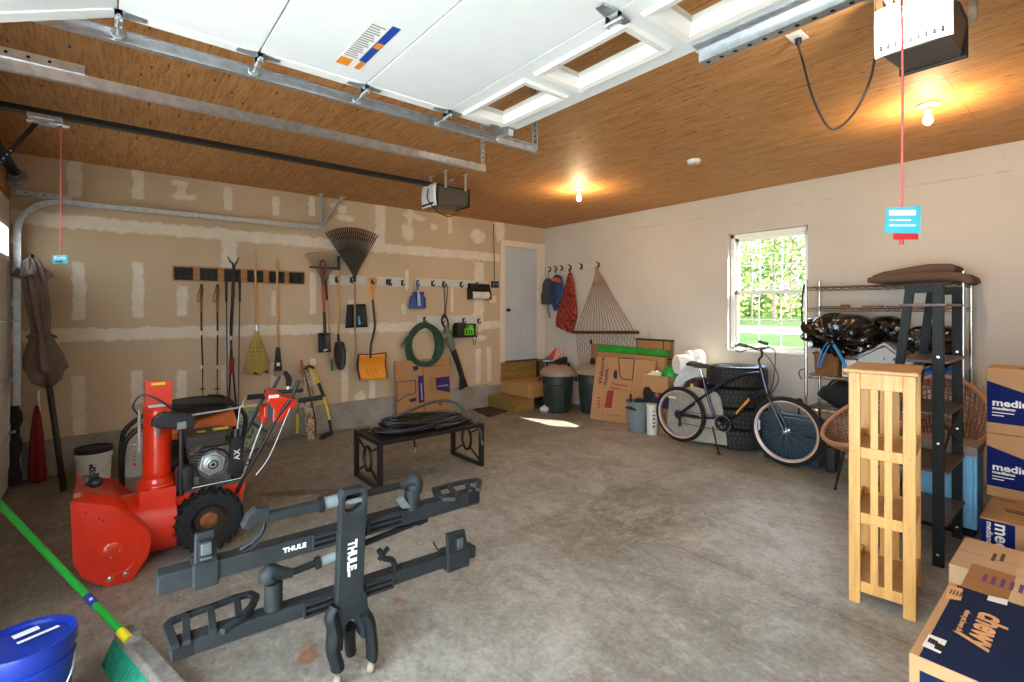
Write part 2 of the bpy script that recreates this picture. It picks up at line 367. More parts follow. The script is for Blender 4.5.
# left wall: bare drywall with joint-compound bands, screw strips and dabs kept as a mesh attribute
def left_wall():
    bands = [(2.575, .075, -9, 9), (1.405, .072, -9, 9)]
    segs = []                                     # y, z0, z1, half width
    def strip(px, y0, y1, w=.055):
        a = wx(px, y0); c = wx(px, y1); segs.append((a.y, c.z, a.z, w))
    for t in [(75,160,198,.06),(138,166,200,.055),(182,180,200,.04),(228,186,210,.05),(276,196,216,.05),(312,196,216,.045),(343,205,214,.06),
              (79,262,320,.055),(138,262,318,.055),(183,285,316,.055),(229,236,276,.085),(274,290,316,.035),(313,272,314,.045),(351,300,334,.04),
              (407,270,290,.03),(452,285,312,.03),(380,205,244,.085),(410,208,238,.05),(450,214,234,.04),(479,262,332,.11),(500,200,216,.02),
              (79,376,437,.055),(137,370,404,.055),(182,370,402,.055),(224,365,398,.04),(273,362,392,.04),(313,358,386,.04),(345,352,404,.055),(372,352,402,.05),(478,348,384,.06),(489,347,382,.05),
              (229,340,372,.04)]: strip(*t)
    dabs = [((408,232),.11,.14),((412,216),.14,.05),((434,227),.07,.06),((478,236),.16,.13),((345,218),.12,.05),((500,230),.12,.25),((404,308),.05,.12),
            ((183,197),.13,.05),((180,183),.10,.04),((336,206),.09,.05),((420,218),.10,.04),((474,318),.10,.06),((360,398),.09,.1),((480,338),.16,.05)]
    dabs = [(wx(*p), a, c) for p, a, c in dabs]
    y0, y1, z0, z1, st = -.24, YW+.01, .36, HC, .025
    ny = int((y1-y0)/st); nz = int((z1-z0)/st)
    b = MB(); vals = []
    for j in range(nz+1):
        z = z0+(z1-z0)*j/nz
        for i in range(ny+1):
            y = y0+(y1-y0)*i/ny; m = -1.0
            for (zc, w, _, _) in bands: m = max(m, 1-abs(z-zc)/w*.55)
            for (yc, za, zb, w) in segs:
                if abs(y-yc) < w*2 and za-.1 < z < zb+.1:
                    m = max(m, min(1-abs(y-yc)/w*.55, .45+(z-za)/.08, .45+(zb-z)/.08))
            for (p, a, c) in dabs:
                d = math.hypot((y-p.y)/a, (z-p.z)/c)
                if d < 2: m = max(m, .95-.5*d)
            vals.append(max(0.0, min(1.0, m)))
    b.grid(lambda u, v: V(0, y0+(y1-y0)*u, z0+(z1-z0)*v), ny, nz)
    o = b.build('wall_left', DRY, org=(0,0,0), fix=False)
    a = o.data.attributes.new('mud', 'FLOAT', 'POINT'); a.data.foreach_set('value', vals)
    q = o.modifiers.new('solid', 'SOLIDIFY'); q.thickness = .12; q.offset = -1
    struct(o, 'tan bare drywall with pale joint compound bands and dabs', 'wall')
left_wall()
b = MB(); ca = wx(315,407.7).z
b.hexa([(-.15,-.24,0),(.03,-.24,0),(.03,5.73,0),(-.15,5.73,0)], [(-.15,-.24,.365),(.03,-.24,.365),(.03,5.73,.385),(-.15,5.73,.385)])
b.box2((-.15,5.73,0), (.0,YW,.36))
struct(b.build('trim_1', CURB, bevel=.006), 'low cast concrete foundation curb along the foot of the tan wall', 'foundation curb')

# back wall with the window opening
WX0, WX1, WZ0, WZ1 = 3.556, 4.525, 1.112, 2.672
b = MB()
for a, c in (((-.15,YW,0),(WX0,YW+.17,HC)), ((WX1,YW,0),(XR+.15,YW+.17,HC)), ((WX0,YW,0),(WX1,YW+.17,WZ0)), ((WX0,YW,WZ1),(WX1,YW+.17,HC))): b.box2(a, c)
struct(b.build('wall_back', PRIME, org=(0,0,0)), 'off-white primed wall with the window in it', 'wall')
b = MB(); b.box2((XR,-.3,0), (XR+.15,YW+.15,HC)); struct(b.build('wall_right', PRIME, org=(0,0,0)), 'off-white primed side wall outside the picture', 'wall')
# front wall with two overhead door openings
b = MB(); YF0, YF1 = -.24, -.065
for a, c in (((-.15,YF0,0),(.26,YF1,HC)), ((3.74,YF0,0),(4.40,YF1,HC)), ((8.0,YF0,0),(XR+.15,YF1,HC)), ((.26,YF0,2.62),(3.74,YF1,HC)), ((4.40,YF0,2.62),(8.0,YF1,HC))): b.box2(a, c)
struct(b.build('wall_front', PRIME, org=(0,0,0)), 'front wall holding the two overhead door openings', 'wall')
HDR = wood('header_lumber', (156,112,66), (186,140,88), 'X')
b = MB(); b.box2((.0,-.065,2.76), (4.25,-.03,3.06)); b.box2((.004,-.066,0), (.115,-.035,2.76))
struct(b.build('trim_2', HDR, bevel=.003), 'brown lumber header and jamb boards round the closed overhead door', 'trim')

# entry door in the left wall
b = MB()
b.box2((.0,6.005,.745), (.03,6.105,2.885)); b.box2((.0,6.875,.745), (.03,7.075,2.885)); b.box2((.0,6.105,2.79), (.03,6.875,2.885))
b.box2((.03,6.005,2.885),(.0,7.075,2.9))
struct(b.build('trim_3', CREAM, bevel=.004), 'cream casing round the white entry door', 'trim')
d = thing('door_1', (.008,6.49,.745), 'white entry door with a dark knob above the wooden steps', 'door'); d['kind'] = 'structure'
b = MB(); b.box2((.001,6.112,.76), (.016,6.868,2.78))
for y0, y1 in ((6.20,6.46),(6.52,6.78)):
    for z0, z1 in ((.95,1.55),(1.70,2.62)):
        r = [(y0,z0),(y1,z0),(y1,z1),(y0,z1)]; q = [(y0+.018,z0+.018),(y1-.018,z0+.018),(y1-.018,z1-.018),(y0+.018,z1-.018)]
        b.ring([(.016,y,z) for y, z in r], [(.016,y,z) for y, z in q], (.004,0,0))
b.build('door_leaf', DOORW, d, bevel=.0015)
b = MB(); b.lathe([(.001,0),(.03,.001),(.03,.006),(.012,.008),(.011,.03),(.026,.04),(.03,.052),(.022,.064),(.001,.067)], (.016,6.165,1.66), (1,0,0), 18)
b.build('door_knob', M('dark_bronze', (58,44,34), .3, .8), d, smooth=True)
b = MB(); b.box2((.0,6.112,.735), (.05,6.868,.758)); b.build('threshold', M('dark_threshold', (62,52,44), .5), d)
# riser board under the threshold
TREAT = wood('treated_lumber', (122,96,48), (166,138,76), 'Y', .7, .6); PINE = wood('light_lumber', (166,120,66), (200,156,96), 'Y', .7, .6)

# the window
w = thing('window_1', (4.04,7.09,1.112), 'white double-hung window looking out on trees and lawn', 'window'); w['kind'] = 'structure'
VINYL = M('white_vinyl', (238,238,232), .35, var=.015)
b = MB(); y0, y1 = 7.155, 7.245
X0, X1, Z0, Z1 = WX0+.004, WX1-.004, WZ0+.004, WZ1-.004; mz = 1.885
for a, c in (((X0,y0,Z0),(X0+.055,y1,Z1)), ((X1-.035,y0,Z0),(X1,y1,Z1)), ((X0,y0,Z0),(X1,y1,Z0+.05)), ((X0,y0,Z1-.055),(X1,y1,Z1))): b.box2(a, c)
b.box2((WX0-.0,7.10,Z0), (X1,7.155,Z0+.03))
b.build('window_frame', VINYL, w, bevel=.004)
def thin_glass():                                  # single sheet: straight-through light plus a weak reflection
    m = bpy.data.materials.new('clear_pane'); m.use_nodes = True; t = m.node_tree; t.nodes.clear()
    o = t.nodes.new('ShaderNodeOutputMaterial'); tr = t.nodes.new('ShaderNodeBsdfTransparent'); gl = t.nodes.new('ShaderNodeBsdfGlossy'); mx = t.nodes.new('ShaderNodeMixShader')
    lw = t.nodes.new('ShaderNodeLayerWeight'); lw.inputs[0].default_value = .35; p = t.nodes.new('ShaderNodeMath'); p.operation = 'POWER'; p.inputs[1].default_value = 3.0; k = t.nodes.new('ShaderNodeMath'); k.operation = 'MULTIPLY_ADD'; k.inputs[1].default_value = .4; k.inputs[2].default_value = .02
    tr.inputs[0].default_value = (.97,.99,.98,1); gl.inputs['Roughness'].default_value = .02
    t.links.new(lw.outputs['Facing'], p.inputs[0]); t.links.new(p.outputs[0], k.inputs[0])
    t.links.new(k.outputs[0], mx.inputs[0]); t.links.new(tr.outputs[0], mx.inputs[1]); t.links.new(gl.outputs[0], mx.inputs[2]); t.links.new(mx.outputs[0], o.inputs[0]); return m
PANE = thin_glass()
for nm, za, zb, yy in (('upper_sash', mz-.02, Z1-.05, 7.215), ('lower_sash', Z0+.045, mz+.03, 7.18)):
    b = MB(); xa, xb = X0+.05, X1-.03; t = .045
    for a, c in (((xa,yy-.018,za),(xa+t,yy+.018,zb)), ((xb-t*.8,yy-.018,za),(xb,yy+.018,zb)), ((xa,yy-.018,za),(xb,yy+.018,za+t)), ((xa,yy-.018,zb-t),(xb,yy+.018,zb))): b.box2(a, c)
    for k in (1, 2): xx = xa+t+(xb-xa-1.8*t)*k/3; b.box2((xx-.006,yy-.006,za), (xx+.006,yy+.006,zb))
    zz = (za+zb)/2; b.box2((xa,yy-.006,zz-.006), (xb,yy+.006,zz+.006))
    s = b.build(nm, VINYL, w, bevel=.002)
    b = MB(); b.box2((xa+.02,yy-.001,za+.02), (xb-.02,yy+.001,zb-.02)); b.build('pane', PANE, s)
b = MB()
for xx in (3.86, 4.26): b.box2((xx-.03,7.15,mz+.03), (xx+.03,7.20,mz+.045))
b.build('sash_lock', VINYL, w, bevel=.003)

# ================================================================== OUTDOORS
LAWN = NT('lawn'); c = LAWN.co()
col = LAWN.ramp(LAWN.noise(c, .8, 6), (.3, (36,54,20)), (.7, (54,74,30))); LAWN = LAWN.out(col, .9, 0, .1)
LANE = M('lane_gravel', (62,60,57), .9, var=.12, scale=3)
def gz(y): return -.25+.91*max(0.0, min(1.0, (y-8)/15))**.8+.010*max(0, y-23)
b = MB(); b.grid(lambda u, v: V(-60+120*u, 7.30+80*v, gz(7.30+80*v)), 2, 60); tag(b.build('lawn', LAWN, solid=.05), 'sunlit green lawn rising outside the window', 'lawn', None, 'structure')
DRIVE = M('pale_concrete_drive', (204,204,202), .9, var=.06, scale=1.2)
b = MB(); b.box2((-60,-40,-.35), (60,-.32,-.2)); tag(b.build('driveway', DRIVE), 'pale driveway in front of the open garage door', 'driveway', None, 'structure')
b = MB(); b.box2((-60,-.32,-.35), (-.2,7.28,-.25)); b.box2((8.9,-.32,-.35), (60,7.45,-.25)); tag(b.build('side_yard', LAWN), 'lawn along the sides of the garage', 'lawn', None, 'structure')
b = MB(); b.grid(lambda u, v: V(-60+120*u, 22+7*v, gz(22+7*v)+.03), 2, 12); tag(b.build('gravel_drive', LANE, solid=.01), 'pale gravel lane crossing the lawn outside the window', 'driveway', None, 'structure')
BARK = M('bark', (112,96,78), .9, var=.3, scale=12)
LEAVES = [M('leaf_lime', (120,140,66), .7, var=.25, scale=2), M('leaf_green', (84,112,52), .7, var=.25, scale=2), M('leaf_deep', (56,86,42), .7, var=.25, scale=2)]
def tree(x, y, h, r, kind, label, base, n, tr):
    g = gz(y); t = thing('tree', (x, y, g), label, 'tree', 'trees beyond the lawn')
    b = MB(); rnd = random.Random(int(x*100+y*7))
    wob = [V(x+rnd.uniform(-.05,.05)*k, y, g-.1+(h-.4)*k/6) for k in range(7)]
    b.tube(wob, [tr*(1-.12*k) for k in range(7)], 8)
    for k in range(6):
        z = h*rnd.uniform(.3,.8); an = rnd.uniform(0, 2*PI); p = V(x, y, g+z)
        b.tube([p, p+V(math.cos(an)*r*.4, math.sin(an)*r*.4, .4), p+V(math.cos(an)*r*.8, math.sin(an)*r*.8, .9)], [.04,.025,.012], 6)
    b.build('trunk', BARK, t, smooth=True)
    b = MB()
    for i in range(n):
        z = rnd.uniform(base, 1); rr = r*(math.sin(PI*min(1, (z-base)/(1-base)*.9+.12))**.6)*math.sqrt(rnd.random()); an = rnd.uniform(0, 2*PI)
        p = V(x+math.cos(an)*rr, y+math.sin(an)*rr, g+h*z); s = rnd.uniform(.07,.16)
        a = V(rnd.uniform(-1,1), rnd.uniform(-1,1), rnd.uniform(-.6,.6)).normalized(); e = a.orthogonal().normalized(); e.rotate(Matrix.Rotation(rnd.uniform(0,6), 3, a))
        b.add([p-a*s-e*s*.2, p-e*s*.6, p+a*s, p+e*s*.6], [(0,1,2,3)])
    b.build('crown', LEAVES[kind], t, fix=False)
# (distance along the window view, sideways offset, height, crown radius, leaf colour, lowest leaves, leaves, trunk radius, label)
for dd, off, h, r, kind, base, n, tr, lab in [
  (30, -2.1, 2.6, .85, 0, .02, 900, .05, 'low lime-green bushy tree at the lawn edge, seen in the lower left panes'),
  (33, -1.0, 11, 1.3, 0, .34, 900, .07, 'slender lime-leaved tree at the lawn edge just behind the bushy one'),
  (37.5, 1.5, 12, 1.2, 1, .36, 900, .08, 'slender mid-green tree in the right of the window view'),
  (32, .4, 9, 1.1, 0, .40, 700, .06, 'thin lime-leaved sapling near the middle of the window view'),
  (34.5, 4.0, 12, 1.3, 0, .30, 900, .09, 'lime-leaved tree at the right edge of the window view'),
  (42, -3.4, 14, 1.7, 1, .22, 1400, .11, 'tall mid-green tree behind the bushy one'),
  (44.5, .4, 15, 1.8, 2, .24, 1400, .12, 'tall deep green tree in the middle of the far row'),
  (42, 4.2, 14, 1.7, 1, .20, 1400, .11, 'tall mid-green tree at the right of the far row'),
  (38, -5.2, 14, 2.2, 0, .18, 1200, .12, 'lime-leaved tree left of the window view'),
  (39, 8.6, 14, 2.0, 2, .18, 1200, .12, 'deep green tree right of the window view')]:
    p = EYE+ray(768, 300)*dd; q = V(p.x+off*.9, p.y+off*.45, 0); tree(q.x, q.y, h, r, kind, lab, base, n, tr)
b = MB(); rnd = random.Random(4)
for i in range(5200):
    dd = rnd.uniform(48, 54); p = EYE+ray(768+rnd.uniform(-90,90), 300)*dd; p.z = gz(p.y)+rnd.betavariate(1.0,1.5)*9; s = rnd.uniform(.16,.36)
    a = V(rnd.uniform(-1,1), rnd.uniform(-1,1), rnd.uniform(-1,1)).normalized(); e = a.orthogonal()
    b.add([p-a*s, p-e*s*.6, p+a*s, p+e*s*.6], [(0,1,2,3)])
tag(b.build('woods', LEAVES[0], fix=False), 'bright green woods filling the distance behind the trees', 'woods', None, 'stuff')

# ================================================================== LAMPS
def bulb(p, label, power):
    t = thing('ceiling_bulb', p, label, 'ceiling lamp', 'bare bulbs on the plywood ceiling')
    b = MB(); b.lathe([(.0,0),(.062,-.001),(.062,-.010),(.05,-.02),(.028,-.026),(.024,-.05),(.0,-.05)], p, (0,0,1), 20)
    b.build('lamp_holder', M('porcelain', (236,230,218), .3, var=.02), t, smooth=True)
    b = MB(); q = p+V(0,0,-.05); b.lathe([(.0,0),(.013,-.001),(.014,-.02),(.024,-.045),(.03,-.068),(.026,-.09),(.014,-.103),(.0,-.107)], q, (0,0,1), 18)
    b.build('bulb', M('lit_bulb', (255,206,128), .4, emit=30), t, smooth=True)
    l = bpy.data.lights.new('bulb_light', 'POINT'); o = bpy.data.objects.new('bulb_light', l); COL.objects.link(o)
    l.energy = power; l.color = (1.0,.72,.40); l.shadow_soft_size = .035; o.location = p+V(0,0,-.20)
bulb(fl(579,189,HC-.001), 'bare glowing bulb on the ceiling nearer the entry door', 18)
bulb(fl(928,104,HC-.001), 'bare glowing bulb on the ceiling beyond the lit door opener', 18)
p = fl(694,160,HC)
t = thing('smoke_detector', p, 'small round white smoke detector on the plywood ceiling', 'smoke detector')
b = MB(); b.lathe([(.001,0),(.066,0),(.066,-.014),(.058,-.034),(.03,-.042),(.001,-.042)], p, (0,0,1), 24); b.build('housing', WHITE, t, smooth=True)
b = MB(); b.lathe([(.001,-.040),(.022,-.0425),(.018,-.047),(.001,-.047)], p, (0,0,1), 16); b.build('sensor_cap', M('grey_grille', (176,174,168), .5), t)
# ================================================================== OVERHEAD DOORS, TRACKS, OPENERS
def sweep(b, path, prof, X=(1,0,0)):              # closed profile (along X, along normal) swept on a path lying across X
    X = Vector(X); P = [Vector(p) for p in path]; n = len(P); m = len(prof); vs = []; fs = []
    for i in range(n):
        t = (P[min(i+1, n-1)]-P[max(i-1, 0)]).normalized(); nn = X.cross(t).normalized()
        vs += [P[i]+X*a+nn*c for a, c in prof]
    for i in range(n-1):
        for k in range(m): fs.append((i*m+k, i*m+(k+1) % m, (i+1)*m+(k+1) % m, (i+1)*m+k))
    fs += [tuple(range(m)), tuple((n-1)*m+k for k in range(m))]
    b.add(vs, fs)
DOORP = M('overhead_door_skin', (226,232,232), .42, var=.02)
STILE = M('overhead_door_stile', (236,240,238), .4, var=.02)
ZD = 2.78                                          # underside of the raised sections
def hinge(b, c, t=(0,1,0), n=(0,0,-1), x=(1,0,0), roller=0):
    """stamped hinge with its two leaves, knuckle and roller stem, on a section joint at c"""
    c = Vector(c); t = Vector(t); n = Vector(n); x = Vector(x)
    for s in (-1, 1):
        b.prism([c+x*-.03+t*s*.012, c+x*.03+t*s*.012, c+x*.016+t*s*.085, c+x*-.016+t*s*.085], n*.004)
        b.prism([c+x*.03+t*s*.012, c+x*.03-t*s*.012, c+x*.03-t*s*.012+n*.03, c+x*.03+t*s*.012+n*.045], x*-.004)
        b.prism([c-x*.03+t*s*.012, c-x*.03-t*s*.012, c-x*.03-t*s*.012+n*.03, c-x*.03+t*s*.012+n*.045], x*.004)
    b.tube([c-x*.04+n*.03, c+x*.04+n*.03], .009, 8)
    if roller:
        b.tube([c+n*.035, c+x*roller*.10+n*.035], .005, 6); b.lathe([(.001,0),(.022,0),(.024,.006),(.022,.012),(.001,.012)], c+x*roller*.095+n*.035, x*roller, 14)
# --- the raised door
d1 = thing('garage_door', (6.2,1.7,ZD), 'white overhead garage door raised flat under the ceiling with a window row', 'garage door')
DX0, DX1 = 4.40, 8.02
ys = [(.737,1.207),(1.213,1.685),(1.691,2.163)]
for y0, y1 in ys:
    b = MB(); b.box2((DX0,y0,ZD), (DX1,y1,ZD+.045)); b.mi = 1
    b.box2((DX0-.004,y0,ZD-.004), (DX0+.06,y1,ZD+.047)); b.build('door_section', [DOORP, STILE], d1, bevel=.003)
b = MB(); b.hexa([(DX0,.32,2.60),(DX1,.32,2.60),(DX1,.731,ZD),(DX0,.731,ZD)], [(DX0,.30,2.64),(DX1,.30,2.64),(DX1,.725,ZD+.045),(DX0,.725,ZD+.045)])
s = b.build('door_section', DOORP, d1, bevel=.003)
b = MB(); b.hexa([(DX0-.004,.318,2.594),(DX0+.06,.318,2.594),(DX0+.06,.731,ZD-.005),(DX0-.004,.731,ZD-.005)], [(DX0-.004,.30,2.64),(DX0+.06,.30,2.64),(DX0+.06,.725,ZD+.047),(DX0-.004,.725,ZD+.047)]); b.build('end_stile', STILE, s)
# window section
y0, y1 = 2.169, 2.65; b = MB(); wy0, wy1 = 2.285, 2.515; wins = []
x = 4.50
while x < 7.9: wins.append((x, x+.46)); x += .602
b.box2((DX0,y0,ZD), (DX1,wy0,ZD+.045)); b.box2((DX0,wy1,ZD), (DX1,y1,ZD+.045)); px = DX0
for a, c in wins: b.box2((px,wy0,ZD), (a,wy1,ZD+.045)); px = c
b.box2((px,wy0,ZD), (DX1,wy1,ZD+.045))
ws = b.build('door_section', DOORP, d1)
ACR = thin_glass(); ACR.name = 'door_window_pane'
for a, c in wins:
    b = MB(); o = [(a-.04,wy0-.04),(c+.04,wy0-.04),(c+.04,wy1+.04),(a-.04,wy1+.04)]; q = [(a+.0,wy0),(c,wy0),(c,wy1),(a,wy1)]; q2 = [(a+.03,wy0+.03),(c-.03,wy0+.03),(c-.03,wy1-.03),(a+.03,wy1-.03)]
    n = 4; P = [V(x, y, ZD) for x, y in o]; P2 = [V(x, y, ZD-.014) for x, y in [(a-.03,wy0-.03),(c+.03,wy0-.03),(c+.03,wy1+.03),(a-.03,wy1+.03)]]
    P3 = [V(x, y, ZD-.010) for x, y in q]; P4 = [V(x, y, ZD+.022) for x, y in q2]; P5 = [V(x, y, ZD+.05) for x, y in q2]
    vs = P+P2+P3+P4+P5; b.add(vs, [(k*4+i, k*4+(i+1) % 4, (k+1)*4+(i+1) % 4, (k+1)*4+i) for k in range(4) for i in range(4)])
    f = b.build('window_frame', WHITE, d1)
    b = MB(); b.box2((a+.03,wy0+.03,ZD+.024), (c-.03,wy1-.03,ZD+.027)); b.build('pane', ACR, f)
for yy in (.735,1.21,1.688,2.166):
    for xx, r in ((DX0+.035,-1), (5.60,0), (6.8,0), (DX1-.035,1)):
        b = MB(); hinge(b, (xx,yy,ZD-.0046), roller=r); b.build('hinge', GALV, d1, bevel=.001)
for xx, r in ((DX0+.035,-1), (DX1-.035,1)):
    b = MB(); b.box2((xx-.04,2.56,ZD-.010), (xx+.04,2.64,ZD-.001)); b.box2((xx-.03,2.58,ZD-.05), (xx+.03,2.62,ZD-.006)); b.tube([(xx,2.60,ZD-.035),(xx+r*.1,2.60,ZD-.035)], .005, 6); b.lathe([(.001,0),(.024,0),(.024,.012),(.001,.012)], (xx+r*.095,2.60,ZD-.035), (r,0,0), 14)
    b.prism([(xx-.035,2.47,ZD-.002),(xx+.035,2.47,ZD-.002),(xx+.03,2.55,ZD-.03),(xx-.03,2.55,ZD-.03)], (0,0,-.004)); b.build('top_bracket', GALV, d1, bevel=.001)
# stiffening strut on the top section: perforated flange
b = MB(); sx0 = 5.665
b.box2((sx0,2.645,ZD-.003), (DX1,2.60,ZD)); b.box2((sx0,2.655,ZD-.05), (DX1,2.659,ZD)); b.box2((sx0,2.655,ZD-.054), (DX1,2.705,ZD-.05)); b.box2((sx0,2.628,ZD-.018), (DX1,2.655,ZD-.015)); b.mi = 1
x = sx0+.03
while x < DX1: b.lathe([(.001,0),(.009,0),(.009,.0012),(.001,.0012)], (x,2.682,ZD-.0545), (0,0,-1), 8); x += .058
b.build('stiffening_strut', [GALV, DARKIN], d1)
# sticker
def quadbox(b, o, u, v, w, h, t=.0012): o = Vector(o); u = Vector(u); v = Vector(v); n = u.cross(v); b.prism([o, o+u*w, o+u*w+v*h, o+v*h], n*t)
b = MB(); zs = ZD-.0008
b.box2((4.58,1.49,zs), (5.0,1.60,zs-.001)); b.mi = 1; b.box2((4.66,1.565,zs-.001), (5.0,1.60,zs-.0016)); b.mi = 2; b.box2((4.58,1.49,zs-.001), (4.65,1.545,zs-.0016)); b.box2((4.58,1.575,zs-.001), (4.66,1.60,zs-.0016)); b.box2((4.80,1.57,zs-.0016), (4.85,1.597,zs-.0022)); b.mi = 3
for k in range(16): b.box2((4.67+.019*k,1.495,zs-.001), (4.68+.019*k,1.555-.008*(k % 3),zs-.0014))
b.build('warning_sticker', [WHITE, M('sticker_blue', (18,70,160), .4), M('sticker_orange', (226,140,40), .4), M('sticker_grey_print', (150,152,154), .5)], d1)
# --- the closed door
d2 = thing('garage_door', (2.0,-.03,0), 'closed overhead garage door on the left edge with a small lit window', 'garage door')
EX0, EX1 = .20, 3.80
zs = [(0.01,.52),(.526,1.04),(1.046,1.56),(1.566,2.06)]
DOOR2 = M('closed_door_skin', (206,206,200), .45, var=.03)
for z0, z1 in zs:
    b = MB(); b.box2((EX0,-.062,z0), (EX1,-.018,z1)); b.box2((EX0,-.02,z0), (EX0+.06,-.012,z1)); b.build('door_section', DOOR2, d2, bevel=.003)
b = MB(); z0, z1, wz0, wz1 = 2.066, 2.70, 2.16, 2.42; x = .34; px = EX0; wins = []
while x < 3.6: wins.append((x, x+.46)); x += .602
b.box2((EX0,-.062,z0), (EX1,-.018,wz0)); b.box2((EX0,-.062,wz1), (EX1,-.018,z1))
for a, c in wins: b.box2((px,-.062,wz0), (a,-.018,wz1)); px = c
b.box2((px,-.062,wz0), (EX1,-.018,wz1)); b.build('door_section', DOOR2, d2)
for a, c in wins:
    b = MB(); b.ring([(a-.04,-.018,wz0-.04),(c+.04,-.018,wz0-.04),(c+.04,-.018,wz1+.04),(a-.04,-.018,wz1+.04)], [(a,-.018,wz0),(c,-.018,wz0),(c,-.018,wz1),(a,-.018,wz1)], (0,.012,0))
    f = b.build('window_frame', WHITE, d2, bevel=.002)
    b = MB(); b.box2((a,-.042,wz0), (c,-.039,wz1)); b.build('pane', ACR, f)
for zz in (.523,1.043,1.563,2.063):
    for xx, r in ((EX0+.035,-1), (2.0,0), (EX1-.035,1)):
        b = MB(); hinge(b, (xx,-.0112,zz), t=(0,0,1), n=(0,1,0), roller=r); b.build('hinge', GALV, d2, bevel=.001)
b = MB(); b.box2((EX0,-.066,-.0), (EX1,-.014,.014)); b.build('bottom_seal', RUBBER, d2)
# --- tracks
CH = [(-.014,-.026),(.014,-.026),(.014,-.020),(-.010,-.023),(-.010,.023),(.014,.020),(.014,.026),(-.014,.026)]
def track(x, side, yend, label, low=True, brace=True, ab=.62):
    t = thing('door_track', (x,.03,0), label, 'garage door track', 'overhead door tracks')
    pr = [(a*side, c) for a, c in CH]
    path = [V(x,.03,.02), V(x,.03,1.2), V(x,.03,2.41)]+arc((x,.36,2.41), (0,-1,0), (0,0,1), .33, .15, PI/2, 9)+[V(x,.8,2.742), V(x,1.8,2.75), V(x,yend,2.757)]
    b = MB(); sweep(b, path, pr); b.build('rail', GALV, t)
    b = MB(); b.bar((x,.02,2.79), (x,ab,2.79), .004, .05); b.bar((x-.012*side,.02,2.768), (x-.012*side,ab,2.768), .03, .004); b.mi = 1
    for k in range(int((ab-.1)/.07)): b.lathe([(.001,0),(.007,0),(.007,.001),(.001,.001)], (x+.0025,.08+.07*k,2.795), (1,0,0), 8)
    b.build('angle_bracket', [GALV, DARKIN], t)
    b = MB(); zt = HC-.002
    b.bar((x,yend-.02,2.74), (x,yend-.02,zt), .004, .034, (0,1,0)); b.bar((x+.016*side,yend-.02,2.74), (x+.016*side,yend-.02,zt), .034, .004, (0,1,0)); b.mi = 1
    for k in range(10):
        b.lathe([(.001,0),(.006,0),(.006,.001),(.001,.001)], (x+.0025,yend-.02,2.80+.038*k), (1,0,0), 8); b.lathe([(.001,0),(.006,0),(.006,.001),(.001,.001)], (x+.016*side,yend-.0245,2.80+.038*k), (0,-1,0), 8)
    b.mi = 0; b.box2((x-.05,yend-.05,zt-.006), (x+.05,yend+.01,zt)); b.build('hanger', [GALV, DARKIN], t)
    if brace:
        b = MB(); b.bar((x,yend,2.80), (x,yend+.26,zt-.01), .004, .034, (0,1,.5)); b.bar((x+.016*side,yend,2.80), (x+.016*side,yend+.26,zt-.01), .034, .004, (0,1,.5)); b.box2((x-.04,yend+.22,zt-.006), (x+.04,yend+.30,zt)); b.build('diagonal_brace', GALV, t)
    if low:
        for zz in (.3,1.0,1.7,2.3):
            b = MB(); b.box2((x-.03,-.03,zz), (x+.03,.004,zz+.06)) if x < 1 else b.box2((x-.03,-.06,zz), (x+.03,.004,zz+.06)); b.build('jamb_bracket', GALV, t)
track(.15, 1, 2.90, 'steel door track curving up along the tan wall by the closed door', ab=.42)
track(3.72, -1, 2.95, 'steel door track of the closed door hanging mid ceiling, lower of the two long rails', brace=False)
track(4.31, 1, 2.95, 'steel door track beside the raised white door carrying its rollers', brace=False)
track(8.10, -1, 2.95, 'steel door track on the far side of the raised door', brace=False)
# --- torsion spring of the closed door
t = thing('torsion_spring', (2.0,.04,2.93), 'black torsion spring and cable drum on the header of the closed door', 'spring assembly')
b = MB(); b.tube([(.10,.04,2.93),(3.9,.04,2.93)], .013, 10); b.build('shaft', GALV, t, smooth=True)
for a, c in ((.42,1.5),(2.5,3.5)):
    b = MB(); n = 60*7; b.tube([V(a+(c-a)*i/n, .04+.034*math.cos(2*PI*i/7), 2.93+.034*math.sin(2*PI*i/7)) for i in range(n+1)], .0075, 5); b.build('coil', BLACKM, t, smooth=True)
for xx in (.24,3.74):
    b = MB(); b.lathe([(.001,-.035),(.075,-.035),(.075,-.028),(.055,-.02),(.055,.02),(.062,.03),(.001,.03)], (xx,.04,2.93), (1,0,0), 24); b.build('cable_drum', M('cast_grey_metal', (128,124,118), .5, .6), t, smooth=True)
    b = MB(); b.box2((xx+(-.10 if xx < 1 else .09),-.03,2.84), (xx+(-.095 if xx < 1 else .095),.09,3.0)); b.build('bearing_plate', GALV, t)
